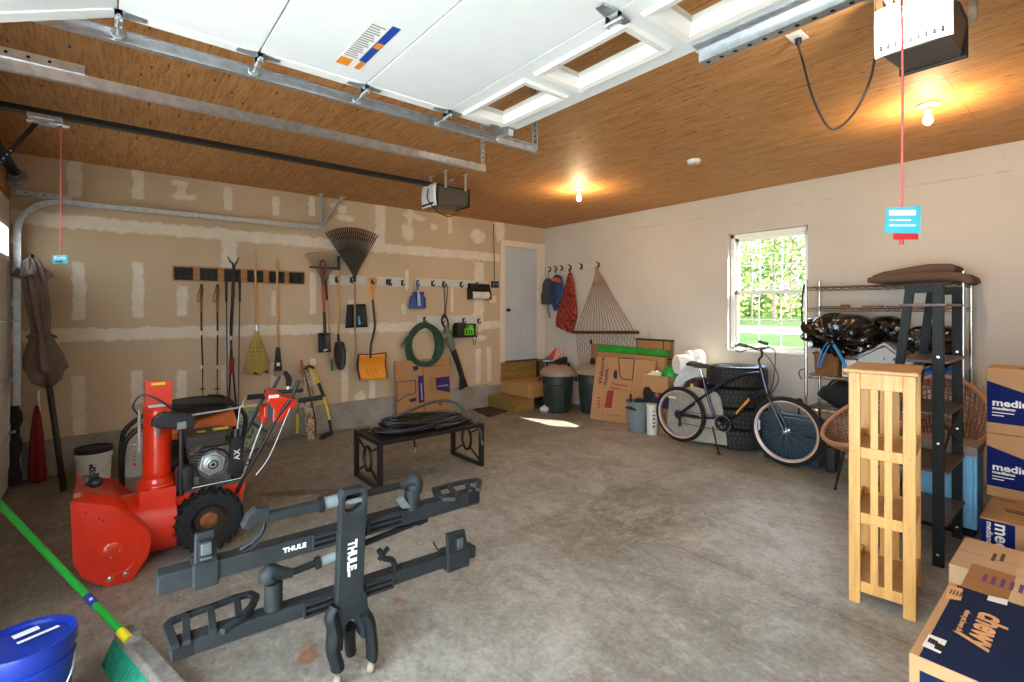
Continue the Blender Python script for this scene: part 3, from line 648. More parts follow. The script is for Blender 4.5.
# --- door openers
LENS = M('lit_lens', (255,250,238), .35, var=.01, emit=2.4); LENSO = M('unlit_lens', (226,228,226), .35, var=.02)
OPG = M('opener_charcoal', (70,68,62), .4, var=.1); OPB = M('opener_black', (24,24,24), .45)
def opener(xc, yb, lit, label, trol, arm_to, cord_tag):
    t = thing('door_opener', (xc, yb, HC), label, 'garage door opener', 'garage door openers')
    zb, zt, w, L = (2.86, 3.05, .132, .38) if lit else (2.815, 3.03, .150, .42)
    b = MB(); b.hexa([(xc-w+.01,yb+.03,zb),(xc+w-.01,yb+.03,zb),(xc+w-.02,yb+L,zb+.03),(xc-w+.02,yb+L,zb+.03)], [(xc-w,yb+.03,zt),(xc+w,yb+.03,zt),(xc+w,yb+L,zt),(xc-w,yb+L,zt)])
    b.build('housing', OPG, t, bevel=.012)
    b = MB()                                       # curved light lens on the front end
    def lens(u, v): a = (v-.5)*1.5; return V(xc-w-.006+(2*w+.012)*u, yb+.035-.075*math.cos(a*.95)*(1-.25*abs(2*u-1)**4), zb-.012+(zt-zb+.03)*v)
    b.grid(lens, 10, 8); ln = b.build('light_lens', LENS if lit else LENSO, t, smooth=True, solid=.004)
    b = MB()
    for k in range(9): xx = xc-.11+.027*k; b.box2((xx-.004,yb-.040,zb+.006), (xx+.006,yb-.016,zb+.026))
    b.build('vent_slot', DARKIN, ln)
    b = MB(); b.box2((xc-w,yb+L-.004,zb+.02), (xc+w,yb+L+.02,zt+.006)); b.box2((xc+w-.016,yb+.02,zt-.01), (xc+w+.004,yb+L+.02,zt+.008)); b.build('end_cap', OPB, t, bevel=.006)
    b = MB(); b.box2((xc-.045,.10,3.04), (xc+.045,yb+.1,3.046)); b.bar((xc,.05,3.06), (xc,yb+.12,3.06), .045, .045); b.build('rail', OPB, t, bevel=.003)
    for s in (-1, 1):
        for yy in (yb+.10, yb+.36):
            b = MB(); b.bar((xc+s*.15,yy,zt-.02), (xc+s*.15,yy,HC-.002), .03, .004, (0,1,0)); b.bar((xc+s*.165,yy,zt-.02), (xc+s*.165,yy,HC-.002), .004, .03, (0,1,0)); b.box2((xc+s*.15-.05,yy-.02,HC-.008), (xc+s*.15+.05,yy+.02,HC-.001)); b.build('hanger', GALV, t)
    b = MB(); b.box2((xc-.05,trol-.09,3.01), (xc+.05,trol+.09,3.036)); b.box2((xc-.03,trol-.06,2.975), (xc+.03,trol+.05,3.012)); b.tube([(xc-.045,trol-.1,3.0),(xc-.045,trol+.12,3.0)], .012, 8); b.tube([(xc+.03,trol+.02,2.99),(xc+.03,trol+.13,2.985),(xc+.01,trol+.12,2.975)], .006, 6); b.build('trolley', GALV, t, bevel=.003)
    b = MB(); ya, za = arm_to; m = V(xc, trol+(ya-trol)*.78, 3.0+(za-3.0)*.80)
    b.bar((xc,trol-.04,2.99), m, .03, .006, (1,0,0)); b.bar((xc+.008,m.y-.0,m.z+.0), (xc+.008,ya,za), .03, .006, (1,0,0)); b.mi = 1
    for k in range(5): q = V(xc, trol-.04, 2.99).lerp(m, .62+.08*k); b.lathe([(.001,0),(.007,0),(.007,.014),(.001,.014)], q-V(.007,0,0), (1,0,0), 8)
    b.build('door_arm', [BLACKM, GALV], t)
    cy, cx, c0, c1, kind = cord_tag
    b = MB(); b.tube([V(cx,cy,c0), V(cx+.003,cy,(c0+c1)/2), V(cx,cy,c1)], .0045, 6); b.ball((cx,cy,c0-.02), .012, 8, 6); co = b.build('release_cord', M('red_cord', (212,104,100), .7), t, smooth=True)
    return t, co
CYAN = M('tag_cyan', (70,186,206), .45); TAGW = M('tag_white', (228,234,236), .45); TAGR = M('tag_red', (196,44,48), .45)
U = _R                                             # tags are turned to face the room corner the camera stands in
t2, c2 = opener(2.0, 3.46, False, 'unlit garage door opener with a white lens hanging mid ceiling near the tan wall', .36, (.035,2.52), (.44,2.0,3.0,2.07,0))
b = MB(); o = V(2.0,.44,2.0)-U*.055; b.prism([o, o+U*.11, o+U*.11+V(0,0,.04), o+U*.105+V(0,0,.062), o+V(0,0,.06)], U.cross(V(0,0,1))*.003); b.mi = 1
n = -U.cross(V(0,0,1)); nn = U.cross(V(0,0,1))*.004
for k in range(4): quadbox(b, o+U*(.012+.022*k)+V(0,0,.03)+nn, U, V(0,0,1), .016, .022-.004*(k % 2))
b.mi = 2; quadbox(b, o+U*.02+V(0,0,.008)+nn, U, V(0,0,1), .05, .012)
b.build('pull_tag', [CYAN, TAGW, M('tag_dark', (30,80,96), .5)], c2)
t1, c1 = opener(6.22, 3.50, True, 'lit garage door opener glowing white with a red release cord', 3.20, (2.66,2.86), (3.24,6.235,3.0,2.10,1))
tp = dp(908,207,(6.235,3.24,0)); b = MB(); o = V(6.235,3.24,tp.z-.11)-U*.075
up = V(0,0,1); b.prism([o+up*.005, o+U*.15, o+U*.152+up*.115, o+U*.012+up*.105], U.cross(up)*.003); b.mi = 1; nn = U.cross(up)*.0035
for k in range(3): quadbox(b, o+U*.02+up*(.030+.022*k)+nn, U, up, .11-.02*(k % 2), .007+.016*(k == 2))
b.mi = 2; quadbox(b, o+U*.04-up*.025+nn*0, U, up, .10, .025, .004); b.tube([o+U*.075+up*.11, V(6.235,3.24,2.14)], .004, 6)
b.mi = 3; b.tube([o+U*.075+up*-.025, o+U*.075+up*-.045], .008, 6)
b.build('pull_tag', [CYAN, TAGW, TAGR, M('cord_knot', (190,70,70), .7)], c1)
l = bpy.data.lights.new('opener_light', 'POINT'); o = bpy.data.objects.new('opener_light', l); COL.objects.link(o)
l.energy = 14; l.color = (1,.95,.86); l.shadow_soft_size = .04; o.location = (6.2,3.36,2.92)
# power lead of the lit opener and its ceiling outlet
pl = fl(797,36,HC-.001)
t = thing('ceiling_outlet', pl, 'white outlet plate on the plywood ceiling holding a black plug', 'outlet')
b = MB(); b.box2(pl+V(-.04,-.06,-.007), pl+V(.04,.06,0)); b.build('cover_plate', WHITE, t, bevel=.003)
b = MB(); b.box2(pl+V(-.016,-.03,-.0085), pl+V(.016,-.004,-.006)); b.box2(pl+V(-.016,.006,-.0085), pl+V(.016,.032,-.006)); b.build('socket', M('socket_ivory', (210,206,196), .4), t, bevel=.003)
b = MB(); b.lathe([(.001,-.009),(.018,-.009),(.016,-.035),(.008,-.05),(.001,-.05)], pl+V(0,.018,0), (0,0,1), 12); 
A = pl+V(0,.018,-.05); E = V(6.05,3.62,2.92)
b.tube(smooth_path([A, dp(803,62,A), dp(812,95,A.lerp(E,.3)), dp(826,124,A.lerp(E,.5)), dp(838,128,A.lerp(E,.6)), dp(856,110,A.lerp(E,.75)), dp(870,80,A.lerp(E,.9)), E], 6), .006, 8)
tag(b.build('power_cord', BLACKP, smooth=True), 'black power cord drooping from the ceiling outlet to the lit opener', 'cord')
b = MB(); A = V(2.06,3.40,2.99); b.tube(smooth_path([A, V(2.12,3.36,2.86), V(2.16,3.45,2.74), V(2.14,3.62,2.70), V(2.06,3.78,2.78), V(2.0,3.86,2.83)], 6), .006, 8)
tag(b.build('power_cord', BLACKP, smooth=True), 'black cord looping under the unlit opener near the tan wall', 'cord')
# ================================================================== ON AND ALONG THE TAN WALL
ASH = wood('ash_handle', (186,138,84), (216,172,116), 'Z', 1.0, .5); OAKB = wood('pine_board', (172,112,60), (204,148,92), 'Y', 1.0, .55)
BRISTLE = wood('broom_corn', (146,120,52), (190,166,92), 'Z', 3.0, .9)
REDP = M('red_paint', (196,34,24), .35); ORANGE = M('orange_plastic', (232,150,32), .4, var=.06); GREYP = M('grey_plastic', (120,124,124), .5)
BLUEP = M('blue_plastic', (20,72,148), .4, var=.08); GREENH = M('green_hose', (30,72,52), .5, var=.15); LIME = M('lime_plastic', (104,196,44), .45)
SILVER = M('silver_trim', (190,192,194), .3, .7); YELLOW = M('yellow_plastic', (226,206,36), .45)
# tool rack: board with six spring grips
A = V(.0, 1.263, 1.998); B_ = V(.0, 2.713, 2.172)
t = thing('tool_rack', (.011,1.99,2.0), 'pine board with six black spring grips on the tan wall', 'tool rack')
b = MB(); b.box2((.0,1.263,1.997), (.022,2.713,2.174)); b.build('board', OAKB, t, bevel=.002)
grips = []
for a, c in ((172.6,194),(198.7,218.6),(223,241.5),(246,264),(268,285),(288,304.5)):
    y0 = wx(a,275,.03).y+.012; y1 = wx(c,275,.03).y-.012; yc = (y0+y1)/2; grips.append(yc); b = MB()
    b.box2((.022,y0,2.01), (.032,y1,2.155)); 
    for s in (-1, 1):
        b.prism([(.032,yc+s*.025,2.03),(.085,yc+s*.03,2.045),(.085,yc+s*.05,2.06),(.032,yc+s*(y1-y0)*.46,2.14)], (0,0,.03)); b.lathe([(.001,0),(.017,0),(.019,.02),(.017,.04),(.001,.04)], (.078,yc+s*.035,2.04), (0,0,1), 10)
    b.box2((.03,y0,2.01), (.055,y0+.02,2.155)); b.box2((.03,y1-.02,2.01), (.055,y1,2.155)); b.box2((.03,y0,2.13), (.05,y1,2.155)); b.build('spring_grip', BLACKP, t, bevel=.003)
# hanging long tools: helper straight shaft between two pixels on a plane x
def shaft(b, p0, p1, x, r, r1=None): b.tube([wx(*p0, x), wx(*p1, x)], [r, r1 or r], 10)
def root(px, py, x): return wx(px, py, x)
# trekking poles
for (px, qx, lab) in ((201.5,202.6,'black trekking pole with tan grip hanging leftmost on the tool rack'), (217.5,217.2,'black trekking pole hanging second on the tool rack')):
    p = root(px, 395, .07); t = thing('trekking_pole', p, lab, 'trekking pole', 'trekking poles on the tool rack')
    b = MB(); shaft(b, (px-.2,310), (px,332), .07, .010); shaft(b, (px,334), (qx,366), .07, .0085); shaft(b, (qx,368), (qx,396), .07, .007, .004); b.build('shaft', BLACKM, t)
    for yy, rr in ((331,.0105),(365,.0095)): b = MB(); shaft(b, (px,yy), (px,yy+4), .07, rr); b.build('lock_ring', WHITE, t)
    b = MB(); b.tube([wx(px-.3,284,.07), wx(px-.2,290,.07), wx(px-.3,300,.07), wx(px-.2,312,.07)], [.014,.018,.015,.012], 10); b.build('grip', M('cork_grip', (150,100,62), .8), t, smooth=True)
    b = MB(); b.tube(smooth_path([wx(px,284,.085), wx(px-4,296,.09), wx(px-3.5,302,.09), wx(px+1.5,293,.09), wx(px+1,284,.085)]), .006, 6, flat=.5); b.build('wrist_strap', BLACKP, t)
    b = MB(); q = wx(qx,389,.07); b.lathe([(.001,0),(.026,-.004),(.028,.0),(.026,.006),(.001,.008)], q, (0,0,1), 14); b.build('basket', BLACKP, t)
# skis
for k, (tip, mid, low, tail, lab) in enumerate((((227.5,256.5),(233,267),(230.5,335),(236.5,412),'black ski hanging with its tip curving toward the trekking poles'), ((238.8,257),(234.5,268),(231.5,335),(228.5,413),'black ski hanging with its tip curving toward the broom'))):
    x0 = .06+.035*k; P = [wx(*tip, x0+.06), wx((tip[0]*.45+mid[0]*.55), tip[1]*.5+mid[1]*.5, x0+.02), wx(*mid, x0), wx((mid[0]+low[0])/2,300,x0), wx(*low, x0), wx((low[0]+tail[0])/2,375,x0), wx(*tail, x0)]
    t = thing('ski', P[-1], lab, 'ski', 'skis on the tool rack')
    pth = smooth_path(P, 5); b = MB(); b.tube(pth, [.004+.005*min(1, i/6) for i in range(len(pth))], 8, flat=1.3); b.build('ski_body', BLACKM, t, smooth=True)
    b = MB(); q = wx((low[0]*.6+tail[0]*.4), 366, x0+.02); b.box(q, (.04,.026,.2)); b.box(q+V(.03,0,.06), (.03,.024,.07)); b.build('binding', M('ski_binding_red', (150,40,40), .5), t, bevel=.006)
    b = MB(); b.box(wx(low[0]+.3*(k*2-1),338,x0+.016), (.03,.027,.05)); b.build('brand_band', SILVER, t)
for px, qx, lab in ((226.3,227.3,'dark ski pole hanging left of the crossed skis'), (239.7,238.2,'dark ski pole with red mark hanging right of the crossed skis')):
    t = thing('ski_pole', root(qx,412,.05), lab, 'ski pole', 'ski poles on the tool rack')
    b = MB(); shaft(b, (px,282), (qx,413), .045, .008, .006); b.build('shaft', M('grey_blue_pole', (72,80,88), .4, .3), t)
    b = MB(); b.tube([wx(px,281,.045), wx(px,290,.045), wx(px,302,.045)], [.016,.014,.013], 8); b.build('grip', BLACKP, t, smooth=True)
    b = MB(); b.lathe([(.001,0),(.03,-.004),(.032,.004),(.001,.01)], wx(qx,406,.045), (0,0,1), 12); b.build('basket', BLACKP, t)
# corn broom
t = thing('corn_broom', root(257,372,.06), 'corn broom with a wooden handle hanging bristles down on the tool rack', 'broom')
b = MB(); shaft(b, (255,251), (256.6,336), .06, .014); b.build('handle', ASH, t, smooth=True)
top = wx(256.6,331,.06); b = MB(); n = 22
prof = [(0,.016),(.07,.03),(.13,.062),(.20,.085),(.30,.108),(.40,.122),(.43,.125)]
H = top.z-wx(257,373,.06).z
vs = []
for f, w in prof:
    for k in range(n):
        an = 2*PI*k/n; j = random.uniform(.93,1.07) if f > .38 else 1
        vs.append(V(.06+.038*(.5+f*1.1)*math.sin(an), top.y+w*1.12*math.cos(an), top.z-H*f/.43*j))
m = len(prof); b.add(vs, [(i*n+k, i*n+(k+1) % n, (i+1)*n+(k+1) % n, (i+1)*n+k) for i in range(m-1) for k in range(n)]+[tuple((m-1)*n+k for k in range(n))])
br = b.build('bristles', BRISTLE, t, smooth=True)
b = MB()
for zf, w in ((.17,.079),(.21,.091),(.25,.100)): b.tube([V(.06+.032*(.6+zf)*math.sin(2*PI*k/20), top.y+w*1.1*math.cos(2*PI*k/20), top.z-H*zf/.43) for k in range(20)], .004, 5, closed=True)
b.build('stitching', M('broom_cord', (120,112,62), .8), br)
b = MB(); shaft(b, (256.4,325), (256.6,338), .06, .0175); b.build('wire_binding', GALV, t)
# ice chopper
t = thing('ice_scraper', root(278,375,.06), 'long wooden-handled floor scraper with a black blade hanging on the tool rack', 'scraper')
b = MB(); shaft(b, (277,259.5), (277.6,349), .06, .0145); b.build('handle', ASH, t, smooth=True)
b = MB(); q0 = wx(277.8,347,.06); q1 = wx(278,371,.06); b.tube([q0, q0.lerp(q1,.3)], [.02,.03], 10); b.hexa([q1+V(-.012,-.05,0),q1+V(.012,-.05,0),q1+V(.012,.05,0),q1+V(-.012,.05,0)], [q0+V(-.018,-.025,-.03),q0+V(.018,-.025,-.03),q0+V(.018,.025,-.03),q0+V(-.018,.025,-.03)])
bl = b.build('blade_socket', BLACKP, t, bevel=.003)
b = MB(); q2 = wx(278,376,.06); b.box2(q2+V(-.004,-.055,0), q1+V(.004,.055,.004)); b.build('steel_edge', M('worn_steel', (150,146,136), .4, .8), t)
b = MB(); q = q0.lerp(q1,.72); b.box2(q+V(.0165,-.02,-.022), q+V(.0175,.02,.022)); b.build('sticker', WHITE, bl)
# steel leaf rake, head up
t = thing('leaf_rake', root(332,371,.05), 'small wire leaf rake hung head up with a green handle tip', 'rake', 'leaf rakes on the tan wall')
hub = wx(325.5,283,.05); b = MB(); n = 17
for k in range(n):
    f = k/(n-1); e = wx(305.5+32.5*f, 255.5-3.2*math.sin(PI*f)+2.0*f, .05); b.tube(smooth_path([hub, hub.lerp(e,.5), e, e+V(.05,0,.012)], 3), .0032, 5)
b.build('tines', M('rake_wire', (120,112,104), .4, .7), t)
b = MB(); b.bar(wx(309.5,267,.055), wx(338,268.5,.055), .012, .028); b.build('spreader', BLACKM, t)
b = MB(); shaft(b, (325.5,280), (327,300), .05, .016); b.build('ferrule', BLACKM, t)
b = MB(); shaft(b, (326.3,292), (332,366), .05, .0125); b.build('handle', ASH, t, smooth=True)
b = MB(); shaft(b, (331.6,359), (332.3,371), .05, .0145); b.build('grip_tip', M('green_grip', (30,110,60), .6), t)
# transfer shovel
def blade(b, outline, x, dish=.04, th=.004, ny=8, nz=8):
    """dished shovel blade: outline is (z fraction -> half width) down from the socket"""
    top, bot, wfn = outline
    def f(u, v):
        c = top.lerp(bot, v); w = wfn(v); s = u*2-1
        return c+V(-dish*(1-s*s)*(1-.3*v)+.0, w*s, 0)
    b.grid(f, ny, nz)
t = thing('transfer_shovel', root(324,351,.06), 'black square-bladed shovel with a red shaft hung on the white rail', 'shovel', 'shovels on the tan wall')
b = MB(); shaft(b, (322.8,283), (324.2,318), .07, .016); b.build('shaft', REDP, t, smooth=True)
b = MB(); shaft(b, (324.1,312), (325,336), .07, .018, .02); b.build('socket', BLACKM, t, smooth=True)
b = MB(); pa = [(321.5,272),(320.3,265),(321.5,261),(325,262),(325.6,268),(323.5,275)]; b.tube(smooth_path([wx(*p,.07) for p in pa]+[wx(*pa[0],.07)], 4), .013, 8); shaft(b, (322.3,273), (322.9,285), .07, .018); b.build('grip', M('dark_red_grip', (110,26,26), .5), t, smooth=True)
b = MB(); tp_ = wx(324.2,333,.07); bt_ = wx(324.6,352.5,.07); blade(b, (tp_, bt_, lambda v: .078+.006*v), .06, .03); bl = b.build('blade', BLACKM, t, smooth=True, solid=.005)
b = MB(); b.add([bt_+V(.012,-.03,.03), bt_+V(.012,.02,.05), bt_+V(.012,.045,.035), bt_+V(.012,0,.015)], [(0,1,2,3)]); b.build('sticker', WHITE, bl)
# round point shovel
t = thing('round_point_shovel', root(340,369,.06), 'round-point shovel with a pale wooden shaft hung blade down on the white rail', 'shovel', 'shovels on the tan wall')
b = MB(); shaft(b, (338.6,268), (338.2,338), .06, .0165); b.build('shaft', ASH, t, smooth=True)
b = MB(); shaft(b, (338.7,256), (338.6,270), .06, .02); b.build('grip', BLACKP, t, smooth=True)
b = MB(); shaft(b, (338.2,334), (339,350), .06, .018, .024); b.build('socket', BLACKM, t, smooth=True)
b = MB(); wv = lambda v: max(.004, .082*math.sin(PI*min(1,(v*.78+.16)))**.55 if v < .99 else .004)
blade(b, (wx(339.3,342,.075), wx(341,370.5,.06), wv), .06, .035, nz=14); b.build('blade', M('dark_steel', (56,52,48), .4, .6), t, smooth=True, solid=.004)
# big black leaf rake, head up
t = thing('leaf_rake', root(355.5,372,.11), 'large black plastic leaf rake hung head up like a fan', 'rake', 'leaf rakes on the tan wall')
hub = wx(354.5,276,.11); b = MB(); n = 25; ends = []
for k in range(n):
    f = k/(n-1); an = PI*f; e = wx(325.5+52*f, 232.5+3.0*f-6.5*math.sin(an)**.8, .13); ends.append(e); b.bar(hub.lerp(e,.28), e, .015, .004, (1,0,0)); b.bar(e, e+V(.05,0,-.012), .008, .004, (0,0,1))
for f in (.80,.9): b.tube([hub.lerp(e, f) for e in ends], .004, 5)
b.build('tines', BLACKP, t)
b = MB(); fan = [hub.lerp(ends[k], .50) for k in range(0, n, 2)]; b.prism([hub+V(0,-.02,0)]+fan+[hub+V(0,.02,0)], (.006,0,0)); b.tube([hub, hub+V(0,0,-.08)], .022, 10); b.build('rake_head', BLACKP, t)
b = MB(); shaft(b, (354.4,276), (355.6,372), .11, .012); b.build('handle', wood('grey_handle', (128,110,92), (166,148,126), 'Z'), t, smooth=True)
# small black scoop behind the rake handle
t = thing('snow_scoop', root(355,328,.05), 'small black snow scoop with a blue sticker hung behind the big rake', 'scoop')
b = MB(); tl, tr_, bl_, br_ = wx(346,304.5,.07), wx(364.5,304,.07), wx(344.3,328,.05), wx(366.8,327,.05)
def scoop(u, v): a = tl.lerp(tr_, u).lerp(bl_.lerp(br_, u), v); return a+V(-.035*(1-(2*u-1)**4)*(1-v*.5)+.035, 0, 0)
b.grid(scoop, 10, 6); s = b.build('scoop_pan', BLACKP, t, smooth=True, solid=.006)
b = MB()
for f in (.3,.5,.7): p0 = scoop(f,.08); p1 = scoop(f,.9); b.bar(p0+V(.004,0,0), p1+V(.004,0,0), .012, .008, (1,0,0))
b.build('rib', BLACKP, s)
b = MB(); q = wx(358.5,321,.075); b.prism([q+V(0,-.012,.07),q+V(0,.012,.065),q+V(0,.035,-.05),q+V(0,.0,-.055)], (.004,0,0)); b.build('sticker', M('sticker_light_blue', (92,160,214), .4), s)
# orange snow shovel
t = thing('snow_shovel', root(372,382,.1), 'orange snow shovel with a bent black shaft and orange grip on the white rail', 'shovel', 'shovels on the tan wall')
b = MB(); b.tube(smooth_path([wx(372,294,.07), wx(373.8,312,.08), wx(374.8,326,.10), wx(372.5,338,.12), wx(370.8,345,.12), wx(370.2,358,.11)], 5), .016, 10); b.build('shaft', BLACKM, t, smooth=True)
b = MB(); b.tube(smooth_path([wx(*p,.07) for p in ((370.6,290),(368.8,284),(367.6,279.5),(371,278.4),(375.8,279.4),(374.8,285),(373.2,291),(372.4,298))], 4), .014, 8); b.tube([wx(372,289,.07), wx(372.2,300,.07)], [.02,.019], 10); b.build('grip', ORANGE, t, smooth=True)
tl, tr_, bl_, br_ = wx(359,355.5,.12), wx(385.5,354,.12), wx(360.5,380.5,.16), wx(386.5,379,.16)
def pan(u, v): a = tl.lerp(tr_, u).lerp(bl_.lerp(br_, u), v); s = 2*u-1; return a+V(-.05*math.sin(PI*v)*.9+.012*abs(s)**3, 0, .012*s*s)
b = MB(); b.grid(pan, 12, 10); s = b.build('scoop_pan', ORANGE, t, smooth=True, solid=.008)
b = MB()
for f in (.3,.45,.62): b.bar(pan(f,.55)+V(.008,0,0), pan(f+.12,.93)+V(.008,0,0), .014, .01, (1,0,0))
b.build('rib', ORANGE, s)
b = MB(); DKP = M('dark_purple_rim', (40,30,70), .5)
b.tube([pan(0,v/8)+V(-.006,-.008,0) for v in range(9)], .014, 6); b.tube([pan(1,v/8)+V(-.004,.006,0) for v in range(9)], .012, 6); b.tube([pan(u/8,0)+V(-.004,0,.006) for u in range(9)], .009, 6); b.build('scoop_rim', DKP, t, smooth=True)
# white rails with hooks
def rail(label, p0, p1, hooks):
    a = wx(*p0, 0); c = wx(*p1, 0); t = thing('hook_rail', (0,(a.y+c.y)/2,c.z), label, 'hook rail', 'white hook rails on the tan wall')
    b = MB(); b.box2((0,a.y,c.z), (.02,c.y,a.z)); b.build('board', M('rail_grey_white', (204,204,198), .5, var=.03), t, bevel=.002)
    for px, py in hooks:
        q = wx(px, py, .02); b = MB(); b.box2(q+V(0,-.016,-.04), q+V(.006,.016,.04)); b.tube(smooth_path([q+V(.004,0,.02), q+V(.04,0,.03), q+V(.065,0,.045)], 4), .008, 8); b.tube(smooth_path([q+V(.004,0,-.01), q+V(.04,0,-.045), q+V(.07,0,-.035), q+V(.078,0,-.005)], 4), .008, 8); b.build('hook', BLACKM, t)
rail('white rail with black hooks carrying the shovels and the big rake', (329,274.6), (405,287), [(336,279.5),(351,280),(372,281),(387,282),(389.5,282.5),(402,283)])
rail('white rail with black hooks above the leaf blower', (414.5,278), (486.5,288.4), [(417,283),(432,283.5),(443,284),(460.5,284.5),(476,285)])
rail('lower white rail with black hooks above the green hose', (416,316), (480,324.5), [(424,319.5),(442,320),(463,320.5),(478,321)])
# blue dustpan with brush
t = thing('dustpan', root(418,309,.05), 'blue dustpan with its hand brush hung from a hook', 'dustpan')
tl, tr_, bl_, br_ = wx(413,293,.05), wx(423.5,293,.05), wx(409.5,308.5,.09), wx(424.5,309,.09); b = MB()
b.prism([tl, tr_, wx(426,303,.07), br_, bl_, wx(409.2,303,.07)], (-.01,0,0)); b.tube([wx(411,297,.06), wx(409.4,308,.095)], .012, 6); b.tube([wx(425,297,.06), wx(425.2,308,.095)], .012, 6); b.tube([tl+V(.01,0,0), tr_+V(.01,0,0)], .02, 8); b.build('pan', BLUEP, t, bevel=.003)
b = MB(); b.tube(smooth_path([wx(418,294,.06), wx(417.6,288,.06), wx(417,281,.06)], 4), .013, 8); b.build('handle', BLUEP, t, smooth=True)
b = MB(); b.tube([wx(418.2,290,.085), wx(418.6,297,.09), wx(419.3,306,.10)], [.012,.028,.024], 8); b.build('hand_brush', M('pale_blue_bristle', (170,190,214), .8), t, smooth=True)
# paper towel holder
t = thing('paper_towel_holder', root(477,300,.06), 'black wall bracket holding a white paper towel roll', 'towel holder')
a = wx(467,283,.0); c = wx(486.5,300,.0); b = MB(); b.box2((0,a.y,c.z+.1), (.015,c.y,a.z)); b.prism([(.0,a.y,a.z),(.10,a.y,a.z-.02),(.13,a.y,a.z-.12),(.0,a.y,a.z-.10)], (0,c.y-a.y,0)); b.build('bracket', BLACKP, t, bevel=.008)
for y0, s in ((a.y,1),(c.y,-1)):
    b = MB(); b.prism([(.0,y0,a.z),(.08,y0,a.z-.03),(.15,y0,c.z+.10),(.15,y0,c.z+.01),(.0,y0,c.z+.0)], (0,s*.02,0)); b.build('side_arm', BLACKP, t, bevel=.006)
b = MB(); b.lathe([(.018,0),(.062,0),(.062,c.y-a.y-.06),(.018,c.y-a.y-.06)], (.085,a.y+.03,c.z+.075), (0,1,0), 24, close=True); b.build('paper_roll', M('paper', (226,218,204), .8), t, smooth=30)
# switch, outlet and lead
sp = wx(492.5,299.3,0); t = thing('light_switch', sp, 'white double switch plate on the tan wall left of the entry door', 'switch')
b = MB(); b.box2(sp+V(0,-.075,-.06), sp+V(.007,.075,.06)); b.build('cover_plate', M('ivory_plate', (226,214,190), .45, var=.02), t, bevel=.003)
for s in (-1,1): b = MB(); b.box2(sp+V(.006,s*.035-.008,-.016), sp+V(.014,s*.035+.008,.016)); b.build('toggle', M('ivory_toggle', (238,230,210), .4), t, bevel=.002)
sp = wx(494.5,284.5,0); t = thing('outlet_box', sp, 'small black outlet box under a hanging cable by the entry door', 'outlet')
b = MB(); b.box2(sp+V(0,-.075,-.055), sp+V(.03,.075,.055)); b.build('housing', BLACKP, t, bevel=.005)
for s in (-1,1): b = MB(); b.box2(sp+V(.029,s*.032-.018,-.02), sp+V(.034,s*.032+.018,.025)); b.build('socket', GREYP, t, bevel=.003)
b = MB(); b.tube([wx(493.5,224.5,.008), wx(494.2,255,.008), wx(494.4,281,.012)], .006, 8); tag(b.build('cable', M('dark_cable', (72,60,50), .6)), 'thin dark cable running down the tan wall from the ceiling to the outlet box', 'cable')
# coiled garden hose
t = thing('garden_hose', root(425,368,.08), 'dark green garden hose coiled on the lower white rail', 'hose')
cc = wx(424.5,345,.075); ry = abs(wx(441,345,.075).y-cc.y); rz = abs(wx(424.5,323.5,.075).z-cc.z); b = MB(); pts = []; turns = 7
for i in range(turns*26+1):
    a = 2*PI*i/26; k = i/26/turns; j = .06*math.sin(i*.37); pts.append(cc+V(.035*math.sin(i*.11+1)+.0, ry*(.80+.22*((i//26) % 3)/2+j)*math.cos(a+PI/2), rz*(.86+.16*((i//26) % 3)/2+j)*math.sin(a+PI/2)-.02*abs(math.sin(a))))
b.tube(pts, .0155, 8); b.build('coil', GREENH, t, smooth=True)
b = MB(); e = wx(403.5,344,.1); b.tube(smooth_path([cc+V(.03,-ry*.75,rz*.55), wx(408,337,.1), e], 5), .014, 8); b.build('loose_end', GREENH, t, smooth=True)
b = MB(); b.tube([e, e+V(0,-.02,-.05)], .019, 8); b.build('coupling', M('brass', (150,130,80), .35, .9), t)
# leaf blower
t = thing('leaf_blower', root(455,385,.12), 'grey and black leaf blower hanging nozzle down from its strap', 'leaf blower')
X = .12; b = MB(); P = [wx(446.5,326,X), wx(448,334,X), wx(450.5,343,X), wx(453.5,352,X)]; b.tube(smooth_path(P, 4), [.05+.012*math.sin(PI*i/12) if i < 10 else .045 for i in range(13)], 14); b.build('motor_housing', M('olive_grey_plastic', (96,110,92), .45), t, smooth=True)
b = MB(); P = [wx(453,350,X), wx(458,364,X), wx(462.3,378,X)]; b.tube(P, [.05,.045,.04], 14); b.build('blower_tube', BLACKP, t, smooth=True)
b = MB(); q = wx(462,377,X); e = wx(463.5,388.5,X); d_ = (e-q).normalized(); b.hexa([q+V(.03,-.035,0),q+V(.03,.035,0),q+V(-.03,.035,0),q+V(-.03,-.035,0)], [e+V(.012,-.075,-.02),e+V(.012,.085,.03),e+V(-.012,.085,.03),e+V(-.012,-.075,-.02)]); b.build('flat_nozzle', BLACKP, t, bevel=.004)
b = MB(); b.tube(smooth_path([wx(446.5,330,X), wx(442,322,X), wx(443.5,315,X), wx(447,319,X), wx(449,330,X)], 5), .016, 8); b.build('handle', BLACKP, t, smooth=True)
b = MB(); b.lathe([(.001,-.03),(.04,-.03),(.045,0),(.04,.03),(.001,.03)], wx(445.5,336,X+.03), (.6,-.8,0), 16); b.build('battery_pack', GREYP, t, smooth=True)
b = MB(); b.box(wx(450.5,329,X+.05), (.02,.06,.035)); b.build('lime_trim', M('lime_trim', (170,190,40), .5), t, bevel=.005)
